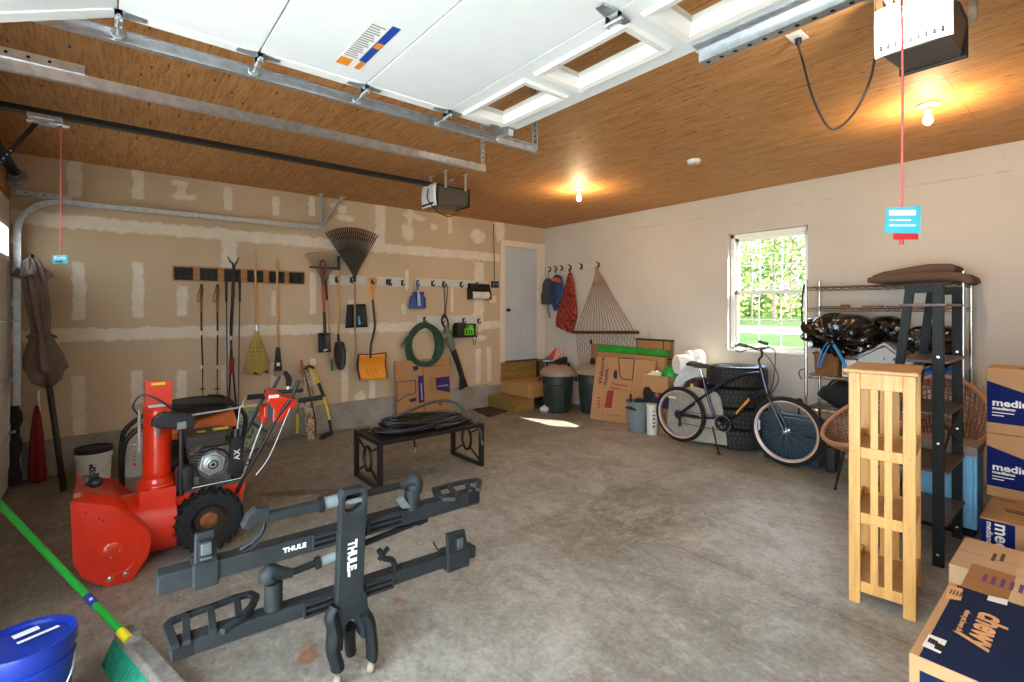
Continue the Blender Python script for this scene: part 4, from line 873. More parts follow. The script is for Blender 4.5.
b = MB(); b.tube(smooth_path([wx(443.5,284.5,.07), wx(446,283.5,.08), wx(447.6,290,.09), wx(446.3,304,.10), wx(445.2,318,.11)], 5), .012, 8, flat=.4); b.tube(smooth_path([wx(443.8,285,.075), wx(444.8,300,.10), wx(444.6,318,.11)], 5), .01, 8, flat=.4); b.build('shoulder_strap', BLACKP, t)
# charger on a black tray
t = thing('battery_charger', root(462,337,.08), 'lime green and black battery charger on the lower rail', 'charger')
a = wx(452,322,.0); c = wx(472.5,336.5,.0); b = MB(); b.box2((0,a.y,c.z), (.15,c.y,c.z+.02)); b.box2((0,a.y,c.z), (.02,c.y,a.z-.02)); b.box2((.02,a.y+.02,c.z+.02), (.13,a.y+.18,a.z-.01)); b.box2((.02,c.y-.17,c.z+.02), (.12,c.y-.01,a.z-.03)); b.build('housing', BLACKP, t, bevel=.008)
b = MB(); m = (a.y+c.y)/2; b.box2((.03,m-.05,c.z+.03), (.155,m+.13,a.z-.10)); b.box2((.03,m+.02,a.z-.12), (.15,m+.12,a.z-.05)); b.build('battery', LIME, t, bevel=.012)
b = MB()
for k in range(3): b.box2((.15,m-.03+.05*k,c.z+.05), (.158,m-.01+.05*k,a.z-.13))
b.build('vent_slot', DARKIN, t)
b = MB(); b.tube(smooth_path([wx(472.5,324,.08), wx(477.5,326,.08), wx(476.5,338,.07), wx(474,345,.07), wx(472.8,337,.08)], 5), .005, 6); b.build('lead', BLACKP, t)

# flattened moving box leaning at the wall
t = thing('flattened_box', root(425,412,.1), 'flattened cardboard moving box with dark blue print leaning under the leaf blower', 'cardboard box')
XB = .10
def pt(px, py, x=XB): return wx(px, py, x)
b = MB(); b.prism([pt(395,361.5),pt(423,359.6),pt(424,413),pt(397.5,417.5)], (-.035,0,0)); b.build('panel', CARD, t)
b = MB(); b.prism([pt(423.6,359.4,XB-.004),pt(449.6,357.2,XB-.004),pt(451,408.5,XB-.004),pt(424.6,412.6,XB-.004)], (-.035,0,0)); b.build('panel', CARD, t)
VIO = M('violet_print', (44,30,104), .6); b = MB(); x1 = XB+.0012; ol = [pt(396.8,382.3,x1),pt(415.5,380.2,x1),pt(415.8,392.3,x1),pt(412.5,394,x1),pt(408,394.8,x1),pt(397.7,401.5,x1)]
for i in range(6): b.bar(ol[i], ol[(i+1) % 6], .012, .0015, (1,0,0))
b.prism([pt(418,376,x1),pt(423.2,375.4,x1),pt(424.4,402.2,x1),pt(419,403,x1)], (-.001,0,0)); b.prism([pt(413,366.4,x1),pt(418,365.6,x1),pt(418.3,370,x1),pt(413.4,371,x1)], (-.001,0,0)); b.prism([pt(408.5,399.5,x1),pt(416.5,397.5,x1),pt(416,401,x1),pt(411,402.3,x1)], (-.001,0,0))
b.prism([pt(435.5,378,x1-.003),pt(449.4,376.2,x1-.003),pt(450,392.3,x1-.003),pt(445,391.5,x1-.003),pt(436.5,389.7,x1-.003)], (-.001,0,0)); b.build('print', VIO, t)
b = MB(); GP = M('faint_print', (150,104,66), .7)
for k in range(4): b.prism([pt(429.5,378.5+3.3*k,x1-.003),pt(433,378+3.3*k,x1-.003),pt(433,379.6+3.3*k,x1-.003),pt(429.5,380.1+3.3*k,x1-.003)], (-.001,0,0))
b.prism([pt(429,366,x1-.003),pt(444,364.4,x1-.003),pt(444,365.8,x1-.003),pt(429,367.4,x1-.003)], (-.001,0,0)); b.build('small_print', GP, t)
b = MB(); b.prism([pt(420.6,383,x1+.001),pt(421.8,383,x1+.001),pt(422.8,400,x1+.001),pt(421.4,400,x1+.001)], (-.001,0,0)); b.prism([pt(438,385.6,x1-.002),pt(448,384.4,x1-.002),pt(448,385.6,x1-.002),pt(438,386.8,x1-.002)], (-.001,0,0)); b.build('pale_print', M('lilac_print', (170,160,196), .6), t)

# bag, camo case, yellow trimmer, tape
bg_ = root(247,449,.30); t = thing('ice_melt_bag', bg_, 'green and blue printed sack standing at the curb behind the snow blower', 'sack')
SACK = NT('printed_sack'); c = SACK.co(); col = SACK.ramp(SACK.noise(c, 7, 3, .5, 1.2), (.36, (60,130,60)), (.42, (206,220,214)), (.49, (58,142,190)), (.56, (220,200,80)), (.62, (74,150,74)), (.70, (200,70,60))); SACK = SACK.out(col, .35)
b = MB(); c0 = bg_+V(-.02,0,0); hh = dp(247,409,bg_).z; ww = .155
def sack(u, v):
    a = 2*PI*u; pin = 1-.75*max(0, (v-.72)/.28)**2 if v > .72 else 1-.25*max(0, (.15-v)/.15)
    return c0+V(.09*pin*math.cos(a)*(1+.1*math.sin(5*a+v*7)), (ww*(.97+.04*math.sin(9*v)))*math.copysign(abs(math.sin(a))**.7, math.sin(a)), hh*v)
b.grid(sack, 28, 14); b.build('sack_body', SACK, t, smooth=True)
b = MB(); b.box2(c0+V(-.01,-ww*.9,hh-.015), c0+V(.01,ww*.9,hh+.03)); b.build('top_seam', WHITE, t)
cp = root(313,441,.22); t = thing('camo_case', cp, 'slim camouflage-patterned case leaning upright on the tan wall', 'bag')
CAMO = NT('camouflage'); c = CAMO.co((1,1,.6)); col = CAMO.ramp(CAMO.noise(c, 14, 3, .6, 1), (.35, (84,66,48)), (.45, (150,128,100)), (.55, (206,190,166)), (.65, (108,90,64))); CAMO = CAMO.out(col, .8)
b = MB(); P = [wx(313.5,440,.24), wx(311.5,425,.2), wx(309.5,405,.15), wx(307.2,385,.1), wx(305.5,374,.08), wx(303.5,366,.07)]; b.tube(smooth_path(P, 4), [.075,.08,.085,.085,.085,.085,.082,.08,.078,.075,.072,.07,.068,.066,.064,.062,.06,.056,.052,.045,.03][:21], 12, flat=.5); b.build('case_body', CAMO, t, smooth=True)
b = MB(); b.tube(smooth_path([wx(303.5,368,.1), wx(306.5,380,.13), wx(310.5,398,.18), wx(314.5,415,.22), wx(316.3,438,.27)], 5), .008, 6); b.build('zip', M('dark_zip', (60,48,38), .7), t)
b = MB(); b.tube([wx(300.8,373,.09), wx(304,368,.09), wx(308,372,.09)], .014, 6); b.build('carry_strap', M('strap_brown', (70,58,46), .8), t)
t = thing('hatchet', root(302.5,378,.10), 'short hatchet with an orange-brown wooden handle poking out of the camouflage case', 'hatchet')
b = MB(); b.tube(smooth_path([wx(303.5,378,.105), wx(302,367,.10), wx(301.5,360,.10)], 4), [.015,.017,.018,.018,.018,.017,.016,.016,.02], 8); b.build('handle', wood('orange_handle', (150,84,40), (186,116,60)), t, smooth=True)
yp = root(330,437,.3); t = thing('string_trimmer', yp, 'yellow and black folding pole tool leaning on the tan wall by the camouflage case', 'pole tool')
def seg(nm, pts, r, m): b = MB(); b.tube([wx(*p) for p in pts], r, 10); return b.build(nm, m, t, smooth=True)
seg('yellow_tube', [(309,367,.08),(313,370,.08),(317.5,380,.10),(319,384,.11)], .016, YELLOW)
seg('black_joint', [(318.5,383,.11),(321.5,391,.13),(324,397,.14)], .021, BLACKP)
seg('yellow_tube', [(323.5,396,.14),(327,409,.19),(329.8,421,.23)], .017, YELLOW)
seg('black_sleeve', [(329.5,420,.23),(331,430,.27),(331.6,434,.29)], .02, BLACKP)
b = MB(); b.tube(smooth_path([wx(331.5,434,.29), wx(327,434,.31), wx(323,437,.33), wx(319.5,440,.36)], 4), [.02,.024,.03,.032,.03,.027,.034,.038,.034,.026,.02,.02,.012], 8); b.build('foot_bracket', BLACKP, t, smooth=True)
b = MB(); b.tube([wx(305,369,.09), wx(309,366,.09), wx(314,368,.09)], .02, 8); b.build('end_grip', BLACKP, t, smooth=True)
tp_ = root(297.5,431,.16); t = thing('level_stick', tp_, 'short yellow stick leaning on the curb left of the camouflage case', 'stick')
b = MB(); b.bar(wx(297.3,433,.14), wx(297.6,414,.07), .03, .012, (1,0,0)); b.build('stick_body', YELLOW, t)
b = MB(); b.bar(wx(297.6,414,.07), wx(298.3,404,.04), .02, .012, (1,0,0)); b.build('grey_end', GREYP, t)

# patio umbrella, closed, in the corner by the closed door
ft = fl(58,492)+V(0,.04,0); tu = thing('patio_umbrella', ft, 'closed taupe patio umbrella on a black pole leaning in the corner', 'umbrella')
tip = wx(30,250,.26); TAUPE = M('taupe_canvas', (112,98,90), .85, var=.12, scale=5)
b = MB(); b.tube([ft, ft.lerp(tip,.98)], .024, 12); b.build('pole', M('bronze_pole', (38,32,30), .4, .4), tu, smooth=True)
b = MB(); ax = (tip-ft)
lv = [(.44,.02),(.47,.10),(.50,.13),(.545,.12),(.59,.09),(.635,.062),(.66,.056),(.72,.066),(.80,.075),(.86,.074),(.92,.065),(.955,.045),(.97,.012)]
n = 40; vs = []
for f, r in lv:
    c = ft.lerp(tip, f)
    for k in range(n):
        a = 2*PI*k/n; rr = r*(1+.24*math.sin(a*8+f*5)+.10*math.sin(a*3+f*11)); zz = .05*math.sin(a*4+2)*(1 if f < .5 else .1); vs.append(c+V(rr*math.cos(a), rr*math.sin(a), zz))
b.add(vs, [(i*n+k, i*n+(k+1) % n, (i+1)*n+(k+1) % n, (i+1)*n+k) for i in range(len(lv)-1) for k in range(n)]); b.build('canopy', TAUPE, tu, smooth=70, solid=.004)
b = MB(); c = ft.lerp(tip,.635); b.tube([c+V(.095*math.cos(a*PI/8), .095*math.sin(a*PI/8), .02*math.sin(a)) for a in range(16)], .016, 6, closed=True, flat=.5); b.build('tie_band', TAUPE, tu, smooth=True)
b = MB(); c = ft.lerp(tip,.915); vs = []
for r, dz in ((.015,.08),(.05,.02),(.115,-.06),(.122,-.075)):
    for k in range(24): a = 2*PI*k/24; vs.append(c+V(r*(1+.22*math.cos(4*a))*math.cos(a)*.8, r*(1+.22*math.cos(4*a))*math.sin(a), dz+.02*math.cos(4*a)))
b.add(vs, [(i*24+k, i*24+(k+1) % 24, (i+1)*24+(k+1) % 24, (i+1)*24+k) for i in range(3) for k in range(24)]); b.build('top_vent', TAUPE, tu, smooth=60, solid=.004)
rf = fl(34,490); t = thing('folded_red_chair', rf, 'folded red cloth chair bag standing behind the umbrella pole', 'folded chair')
b = MB(); q0 = rf+V(-.28,.0,.0); n = 24; vs = []; lv = [(.0,.055),(.08,.065),(.25,.055),(.45,.045),(.62,.03),(.72,.014)]
for z, r in lv:
    for k in range(n): a = 2*PI*k/n; rr = r*(1+.14*math.sin(6*a)); vs.append(q0+V(rr*math.cos(a)-.16*z, rr*math.sin(a)-.02*z, z))
b.add(vs, [(i*n+k, i*n+(k+1) % n, (i+1)*n+(k+1) % n, (i+1)*n+k) for i in range(5) for k in range(n)]+[tuple(range(n)), tuple(5*n+k for k in range(n))]); b.build('cloth', M('dark_red_cloth', (112,18,22), .85, var=.2), t, smooth=60)
b = MB(); b.tube([q0+V(-.13,.0,.66), q0+V(-.16,-.01,.86)], .012, 8); b.build('frame_tube', GALV, t)
b = MB(); q0 = rf+V(-.22,-.16,0); b.tube(smooth_path([q0+V(0,0,.02), q0+V(-.05,0,.4), q0+V(-.1,0,.75)], 5), [.05+.012*math.sin(i*1.7) for i in range(11)], 10); tag(b.build('rolled_black_bag', M('black_cloth', (30,26,28), .9, var=.3), smooth=True), 'slim black rolled bag standing between the red chair bag and the door track', 'bag')
# buckets by the wall
WBK = M('white_bucket', (222,220,212), .4, var=.03)
def bucket(c, r, h, label, body, lid, pr):
    t = thing('bucket', c, label, 'bucket', 'plastic buckets'); b = MB()
    b.lathe([(.001,0),(r*.86,0),(r*.99,h*.80),(r*1.05,h*.80),(r*1.05,h*.83),(r,h*.84),(r*1.03,h*.90),(r*1.03,h*.92),(r*1.0,h*.93),(r,h),(r*.95,h),(r*.8,.02),(.001,.02)], c, (0,0,1), 32); b.build('pail', body, t, smooth=30)
    if lid: b = MB(); b.lathe([(.001,h*.97),(r*.9,h*.97),(r*.93,h+.006),(r*1.06,h+.012),(r*1.08,h),(r*1.07,h-.03),(r*1.01,h-.03),(r*1.0,h-.004),(.001,h-.004)], c, (0,0,1), 32); b.build('lid', lid, t, smooth=30)
    b = MB(); d = (EYE-c); d.z = 0; d.normalize(); s = d.cross(V(0,0,1))
    b.tube(smooth_path([c+s*r*1.04+V(0,0,h*.86), c+s*r*.8+d*r*.85+V(0,0,h*.62), c+d*r*1.08+V(0,0,h*.42), c-s*r*.8+d*r*.85+V(0,0,h*.62), c-s*r*1.04+V(0,0,h*.86)], 6), .0035, 6); b.build('wire_handle', GALV, t)
    b = MB(); a0 = math.atan2(d.y, d.x)
    def lab(u, v): a = a0+(.5 if pr == 'dark' else .2)*(.2-u*.75); z = h*(.30+.38*v); return c+V(math.cos(a), math.sin(a), 0)*(r*(.86+.13*z/(h*.8))+.0015)+V(0,0,z)
    b.grid(lab, 6, 4); b.build('printed_label', _mats['bucket_print_'+pr], t); return t
for nm, stops in (('dark', ((.46,(224,222,214)),(.5,(40,40,44)))), ('red', ((.44,(200,50,40)),(.5,(226,222,214)))), ('white', ((.35,(190,200,214)),(.5,(232,234,236))))):
    q = NT('bucket_print_'+nm); q.out(q.ramp(q.noise(q.co((1,1,1.6)), 30, 2), *stops), .5)
bucket(fl(94,488), .132, .375, 'white bucket with a black lid standing left of the snow blower chute', WBK, BLACKP, 'dark')
bucket(fl(135,474), .13, .39, 'white bucket with red print standing behind the black-framed pressure washer', WBK, None, 'red')
# ================================================================== SNOW BLOWER (auger towards the closed door)
RED = M('blower_orange_red', (214,44,14), .28, var=.05, coat=.4); ENG = M('engine_alloy', (104,102,96), .45, .7, var=.3, scale=20); EBLK = M('engine_black', (22,22,23), .4)
RUST = M('rusty_hub', (134,80,40), .7, .3, var=.35, scale=24)
sb = thing('snow_blower', (2.62,1.0,0), 'orange-red two-stage snow blower with a tall chute and rusty-hubbed tyres', 'snow blower')
XN, XF = 2.95, 2.32; ol = [(70.3,502),(114.4,506.2),(133,519),(150.3,531.9),(151.6,541),(148.3,556.5),(136,574),(129.8,581),(107.2,588.3),(92.9,583.2),(80.5,577),(72.7,562.7)]
P = [wx(*p, XN) for p in ol]; P = [V(p.x, p.y, max(p.z, .004)) for p in P]
cx = sum((p for p in P), V(0,0,0))/len(P)
shell = [cx.lerp(p, .965) for p in P]
b = MB(); n = len(P); m = [V(XF, p.y, p.z) for p in shell]; b.add(shell+m, [(i, (i+1) % n, n+(i+1) % n, n+i) for i in range(n) if i not in (10, 11)]); b.build('auger_housing', RED, sb, solid=.004, smooth=25)
for xx, nm in ((XN-.008,'side_plate'),(XF,'side_plate')):
    b = MB(); Q = [V(xx, p.y, p.z) for p in P]; b.prism(Q, (.008,0,0)); q = b.build(nm, RED, sb, bevel=.002)
    if xx > 2.5:
        b = MB(); c2 = V(XN,cx.y,cx.z); r1 = [c2.lerp(V(XN,p.y,p.z), .80)+V(0,0,.018) for p in P]; r2 = [c2.lerp(V(XN,p.y,p.z), .74)+V(0,0,.018) for p in P]; b.ring(r1, r2, (.006,0,0)); b.build('pressed_rib', RED, q, bevel=.003)
        b = MB(); pc = wx(112,552,XN); b.lathe([(.001,0),(.055,0),(.048,.004),(.001,.005)], pc, (1,0,0), 24); b.build('bearing_boss', RED, q, smooth=30)
        b = MB()
        for t_ in ((111,548.5),(120,550),(111,557)): b.lathe([(.001,.004),(.007,.004),(.006,.010),(.001,.010)], wx(*t_,XN), (1,0,0), 8)
        b.mi = 1
        for t_ in ((86,513),(99,519),(103.5,520.5)): b.lathe([(.001,0),(.005,0),(.005,.001),(.001,.001)], wx(*t_,XN), (1,0,0), 8)
        b.build('bolt', [STEEL, DARKIN], q)
        b = MB(); sk = [wx(*t_,XN+.006) for t_ in ((103,585),(106,577),(128,570),(137,570),(133,580),(126,586),(108,589))]; sk = [V(p.x,p.y,max(p.z,.002)) for p in sk]; b.prism(sk, (.006,0,0)); s2 = b.build('skid_shoe', RED, q, bevel=.002)
        b = MB()
        for t_ in ((110,579),(126,574)): b.lathe([(.001,0),(.015,0),(.015,.004),(.010,.004),(.010,.014),(.001,.014)], wx(*t_,XN+.012), (1,0,0), 12)
        b.build('bolt', STEEL, s2)
    else:
        b = MB(); b.box2((XF-.012,.70,.002), (XF-.004,.82,.05)); b.build('skid_shoe', RED, q)
b = MB(); b.tube([(XF,.70,.19),(XN,.70,.19)], .02, 10)
for k in range(64):
    f = k/63; a = f*PI*6*(1 if f < .5 else -1); xx = XF+.03+(XN-XF-.06)*f; c = V(xx,.70,.19); r = .15
    b.bar(c+V(0,math.cos(a),math.sin(a))*.09, c+V(0,math.cos(a),math.sin(a))*r, .02, .006, (1,0,0))
b.build('auger', RED, sb)
b = MB(); p0 = wx(83,488,2.62); b.box2((2.60,.585,.55), (2.67,.62,.585)); b.tube([(2.58,.60,.585),(2.70,.60,.60)], .014, 8); b.tube([(2.64,.57,.60),(2.64,.66,.605)], .012, 8); b.ball((2.70,.64,.575), (.04,.04,.035), 14, 9); b.build('clean_out_tool_mount', EBLK, sb, smooth=True)
b = MB(); b.box2((2.80,.545,.552), (2.88,.575,.5545)); b.build('warning_label', M('faded_label', (214,160,140), .5), sb)
# impeller drum, collar, chute
b = MB(); b.lathe([(.001,.0),(.205,.0),(.205,.30),(.001,.30)], (2.62,.76,.225), (0,1,0), 32); b.build('impeller_drum', RED, sb, smooth=30)
b = MB(); b.box2((2.47,.86,.36), (2.77,1.06,.475)); b.lathe([(.001,.45),(.118,.45),(.118,.485),(.105,.50),(.095,.53),(.001,.53)], (2.62,.965,0), (0,0,1), 28); b.build('chute_collar', RED, sb, bevel=.004)
b = MB(); ch = V(2.62,.965,0)
def chute(u, v):
    a = -PI*.78+2*PI*.78*u+PI*.0; r = .086-.006*v; return ch+V(r*math.cos(a), r*math.sin(a)*.95, .50+.52*v)
b.grid(chute, 26, 8); b.build('chute', RED, sb, smooth=True, solid=.005)
b = MB(); b.hexa([ch+V(-.08,-.072,1.02),ch+V(.082,-.072,1.02),ch+V(.082,.078,1.02),ch+V(-.08,.078,1.02)], [ch+V(-.02,-.072,1.185),ch+V(.082,-.072,1.19),ch+V(.082,.078,1.18),ch+V(-.02,.078,1.175)]); df = b.build('chute_deflector', RED, sb, bevel=.004)
b = MB(); b.box(ch+V(.083,-.005,1.02), (.006,.10,.018)); b.build('deflector_hinge', SILVER, df)
b = MB(); b.box(ch+V(.083,.0,1.168), (.003,.075,.016)); b.build('yellow_label', YELLOW, df)
b = MB(); b.tube([ch+V(.06,-.10,.72), ch+V(.06,-.10,1.0)], .010, 8); b.build('deflector_strut', SILVER, sb)
b = MB(); b.tube(smooth_path([ch+V(.06,-.10,.96), ch+V(.07,-.135,1.03), ch+V(.08,-.09,1.10), ch+V(.10,.0,1.06), ch+V(.10,.10,.96), ch+V(.12,.18,.86)], 6), .006, 6); b.build('deflector_cable', EBLK, sb, smooth=True)
b = MB(); hx = 2.72; pts = [(150,425),(152,417),(162,411),(176,412),(190,413),(196,420),(192,428),(172,428),(160,427)]; b.prism([wx(*p, hx) for p in pts], (.06,0,0)); b.build('chute_control_head', EBLK, sb, bevel=.01)
b = MB(); q = wx(158,428,2.75); b.tube([q, q+V(0,0,-.03)], .016, 8); b.tube([q+V(0,0,-.03), q+V(0,0,-.055)], .009, 8); b.build('bolt', STEEL, sb)
b = MB(); b.tube([wx(181,430,2.76), V(2.76,wx(181,492,2.76).y,.40)], .016, 10); b.build('control_post', EBLK, sb)
b = MB(); b.box(wx(181.5,425,2.78), (.05,.055,.05)); b.build('post_cap', GREYP, sb, bevel=.006)
b = MB(); b.tube(smooth_path([wx(186,416,2.74), wx(238,407.5,2.74), wx(243,402,2.74), wx(247,396,2.72)], 5), .007, 6); b.tube([wx(240,407,2.74), wx(237,432,2.74)], .006, 6); b.build('chute_rod', SILVER, sb)
# wheels with chevron lugs
def tyre(xc, side):
    b = MB(); c = V(xc,1.245,.212); w = .062
    b.lathe([(.115,-w),(.165,-w-.006),(.19,-w*.95),(.198,-w*.5),(.198,w*.5),(.19,w*.95),(.165,w+.006),(.115,w)], c, (1,0,0), 40, close=True)
    for k in range(22):
        for s in (-1, 1):
            a = 2*PI*(k+(.5 if s > 0 else 0))/22; a2 = a+.13
            e = lambda an, x, r: c+V(x, math.cos(an)*r, math.sin(an)*r)
            b.hexa([e(a-.055,s*w*1.12,.170), e(a+.055,s*w*1.12,.170), e(a2+.045,s*.004,.194), e(a2-.045,s*.004,.194)], [e(a-.05,s*w*1.10,.208), e(a+.05,s*w*1.10,.208), e(a2+.04,s*.004,.214), e(a2-.04,s*.004,.214)])
    o = b.build('tyre', RUBBER, sb, smooth=35)
    b = MB(); b.lathe([(.001,.0),(.03,.0),(.035,.01),(.085,.01),(.10,.03),(.117,.055),(.117,-.055),(.1,-.055),(.001,-.05)], c, (side,0,0), 28); h = b.build('wheel_rim', M('dark_wheel', (52,40,32), .55, .3, var=.3), o, smooth=30)
    b = MB(); b.lathe([(.001,.014),(.056,.014),(.052,.022),(.03,.03),(.001,.03)], c, (side,0,0), 16); 
    for k in range(5): a = 2*PI*k/5; b.lathe([(.001,.02),(.009,.02),(.009,.034),(.001,.034)], c+V(0,.042*math.cos(a),.042*math.sin(a)), (side,0,0), 6)
    b.build('hub', RUST, o)
tyre(2.80, 1); tyre(2.44, -1)
b = MB(); b.tube([(2.42,1.245,.212),(2.82,1.245,.212)], .018, 10); b.build('axle', M('dark_steel_axle', (60,56,52), .5, .7), sb)
# chassis and engine
b = MB(); b.hexa([(2.48,1.02,.17),(2.735,1.02,.17),(2.735,1.46,.24),(2.48,1.46,.24)], [(2.48,1.02,.385),(2.735,1.02,.385),(2.735,1.49,.405),(2.48,1.49,.405)]); b.box2((2.735,1.03,.33), (2.742,1.47,.40)); b.build('chassis', RED, sb, bevel=.004)
b = MB(); b.box2((2.50,1.08,.395), (2.735,1.46,.425)); b.build('engine_base', ENG, sb, bevel=.003)
b = MB(); b.box2((2.50,1.16,.42), (2.68,1.40,.68)); b.lathe([(.001,0),(.10,0),(.11,.02),(.10,.06),(.001,.06)], (2.66,1.285,.565), (1,0,0), 20)
for k in range(7): b.box2((2.52,1.14,.60+.018*k), (2.73,1.22,.608+.018*k))
b.box2((2.60,1.15,.44), (2.72,1.20,.50)); b.tube([(2.70,1.15,.66),(2.73,1.19,.70),(2.70,1.24,.72)], .022, 8); b.build('crankcase', ENG, sb, bevel=.004)
b = MB(); c = V(2.715,1.275,.575); hexo = [c+V(0,.085*math.cos(PI*k/3+.3),.085*math.sin(PI*k/3+.3)) for k in range(6)]; b.prism(hexo, (.025,0,0)); b.lathe([(.001,.025),(.066,.025),(.06,.036),(.03,.04),(.026,.05),(.001,.05)], c, (1,0,0), 24); b.build('pulley_cover', M('polished_alloy', (196,204,206), .3, .85), sb, bevel=.004)
b = MB(); b.lathe([(.024,.048),(.032,.048),(.032,.052),(.024,.052)], c, (1,0,0), 16, close=True); b.lathe([(.001,.05),(.011,.05),(.011,.056),(.001,.056)], c, (1,0,0), 8); b.build('hub_ring', DARKIN, sb)
b = MB(); b.box2((2.52,1.12,.70), (2.74,1.36,.77)); b.hexa([(2.50,1.08,.77),(2.74,1.08,.77),(2.74,1.40,.765),(2.50,1.40,.765)], [(2.53,1.11,.80),(2.72,1.11,.80),(2.72,1.37,.80),(2.53,1.37,.80)]); b.build('engine_shroud', M('warm_black_shroud', (42,34,30), .5), sb, bevel=.006)
b = MB(); b.box2((2.70,1.385,.52), (2.80,1.455,.745)); b.box2((2.60,1.38,.46), (2.74,1.47,.56)); b.tube([(2.75,1.42,.74),(2.75,1.42,.80)], .022, 10); b.tube([(2.78,1.45,.53),(2.80,1.50,.54),(2.79,1.50,.58)], .008, 6); af = b.build('air_filter_box', EBLK, sb, bevel=.008)
text('AX', (2.8015,1.42,.59), (0,0,1), (0,-1,0), .055, M('engine_white_print', (222,222,216), .5), af, bold=.0008)
b = MB(); b.lathe([(.001,0),(.05,0),(.055,.01),(.055,.15),(.045,.165),(.001,.165)], (2.72,1.11,.425), (0,0,1), 18); b.build('fuel_primer_can', M('dark_grey_can', (48,50,52), .4), sb, smooth=30)
b = MB(); b.box2((2.66,1.19,.802), (2.71,1.24,.8045)); b.box2((2.62,1.29,.802), (2.70,1.385,.8045)); b.build('yellow_label', YELLOW, sb)
b = MB(); b.tube([(2.745,1.10,.43),(2.745,1.45,.435)], .009, 8); b.tube([(2.745,1.45,.435),(2.745,1.50,.44)], .006, 6); b.build('drain_pipe', STEEL, sb)
# handlebars, dash, grips, levers
def seg2(nm, pts, r, m, par=sb): b = MB(); b.tube(smooth_path(pts, 4) if len(pts) > 2 else pts, r, 10); return b.build(nm, m, par, smooth=True)
seg2('handlebar', [V(2.745,1.43,.34), wx(240,485,2.78), wx(258,453,2.82), wx(277,418,2.84), wx(290,400,2.86)], .0135, EBLK)
seg2('handlebar', [V(2.47,1.44,.34), wx(240,446,2.44), wx(252,421,2.43), wx(262,400,2.42), wx(268,393,2.42)], .0135, EBLK)
seg2('handle_crossbar', [wx(252,423,2.43), wx(268.5,433,2.83)], .011, EBLK)
seg2('shift_rod', [wx(238,488,2.70), wx(262,424,2.68)], .007, SILVER)
seg2('cable', [wx(256,475,2.86), wx(270,455,2.87), wx(290,408,2.87)], .004, SILVER)
XD = 2.85; dp_ = [(268.9,393.9),(276,394),(287,398),(298.7,401.5),(291,412),(280.3,422.6),(272.5,421.8),(273.3,409),(267,402)]
b = MB(); Q = [wx(*p, XD) for p in dp_]; f = [V(XD-.30,p.y+.04,p.z+.01) for p in Q]; nq = len(Q); b.add(Q+f, [tuple(range(nq)), tuple(range(2*nq-1, nq-1, -1))]+[(i, (i+1) % nq, nq+(i+1) % nq, nq+i) for i in range(nq)]); ds = b.build('dashboard', RED, sb, bevel=.008)
b = MB(); q = wx(274,396.5,XD+.002); b.box(q, (.003,.07,.022)); b.build('maker_label', WHITE, ds)
seg2('grip', [wx(263.5,396,2.46), wx(247,397.5,2.46)], .021, RUBBER)
seg2('grip', [wx(299,400.8,2.86), wx(322,397.2,2.86)], .020, RUBBER)
seg2('clutch_lever', [wx(272.5,390,2.55), wx(276,383,2.55), wx(279.5,376,2.55)], .013, EBLK)
seg2('clutch_lever', [wx(291.5,398,2.80), wx(295,389,2.80), wx(298.5,380,2.80)], .013, EBLK)
seg2('crossbar', [wx(264,391.5,2.60), wx(284,391.5,2.66), wx(303,390.5,2.74)], .015, EBLK)
seg2('joystick_grip', [wx(288.4,386,2.66), wx(288.8,379,2.66), wx(284.5,371.5,2.66)], [.020,.021,.022,.023,.023,.022,.020,.018,.014], RUBBER)
seg2('joystick_stem', [wx(287.3,392,2.66), wx(288.4,386,2.66)], .014, SILVER)
b = MB(); b.box(wx(265,410,2.62), (.16,.05,.08)); b.box(wx(262,418,2.62), (.14,.04,.05)); b.build('dash_underside', RED, ds, bevel=.006)
b = MB(); b.box(wx(270.5,411,2.84), (.01,.05,.11)); b.build('dash_side_panel', M('dash_slate', (52,70,76), .5), ds, bevel=.004)
# --- black framed pressure washer behind the blower
pw = thing('pressure_washer', (1.75,1.25,0), 'black tube-framed pressure washer with an orange top standing behind the snow blower', 'pressure washer')
XW = 1.95
fr = lambda X: [V(X,.92,.03), V(X,.90,.40), V(X,.92,.62), V(X,1.02,.74), V(X,1.10,.78)]
for X in (1.58, 1.98):
    b = MB(); b.tube(smooth_path([V(X,1.50,.06), V(X,.90,.06), V(X,.80,.14), V(X,.79,.58), V(X,.86,.72), V(X,1.0,.80)], 5), .019, 10); b.build('frame_tube', BLACKM, pw, smooth=True)
    b = MB(); b.tube(smooth_path([V(X,1.40,.88), V(X,1.52,.86), V(X,1.62,.76), V(X,1.62,.60), V(X,1.52,.08)], 5), .019, 10); b.build('frame_tube', BLACKM, pw, smooth=True)
b = MB(); b.tube([V(1.58,1.0,.80), V(1.98,1.0,.80)], .017, 10); b.build('cross_tube', BLACKM, pw)
b = MB(); b.hexa([(1.58,.98,.60),(2.0,.98,.60),(2.0,1.58,.66),(1.58,1.58,.66)], [(1.60,1.04,.70),(1.98,1.04,.70),(1.98,1.54,.80),(1.60,1.54,.80)]); b.build('top_cover', M('washer_orange', (206,104,34), .45), pw, bevel=.02)
b = MB(); b.lathe([(.001,.0),(.20,.0),(.23,.02),(.23,.06),(.20,.085),(.06,.09),(.001,.09)], (1.80,1.30,.80), (0,.05,1), 32)
for k in range(10): b.tube([V(1.80+.21*math.cos(2*PI*i/24),1.30+.21*math.sin(2*PI*i/24),.815+.008*k) for i in range(24)], .007, 5, closed=True)
b.build('hose_coil', BLACKP, pw, smooth=30)
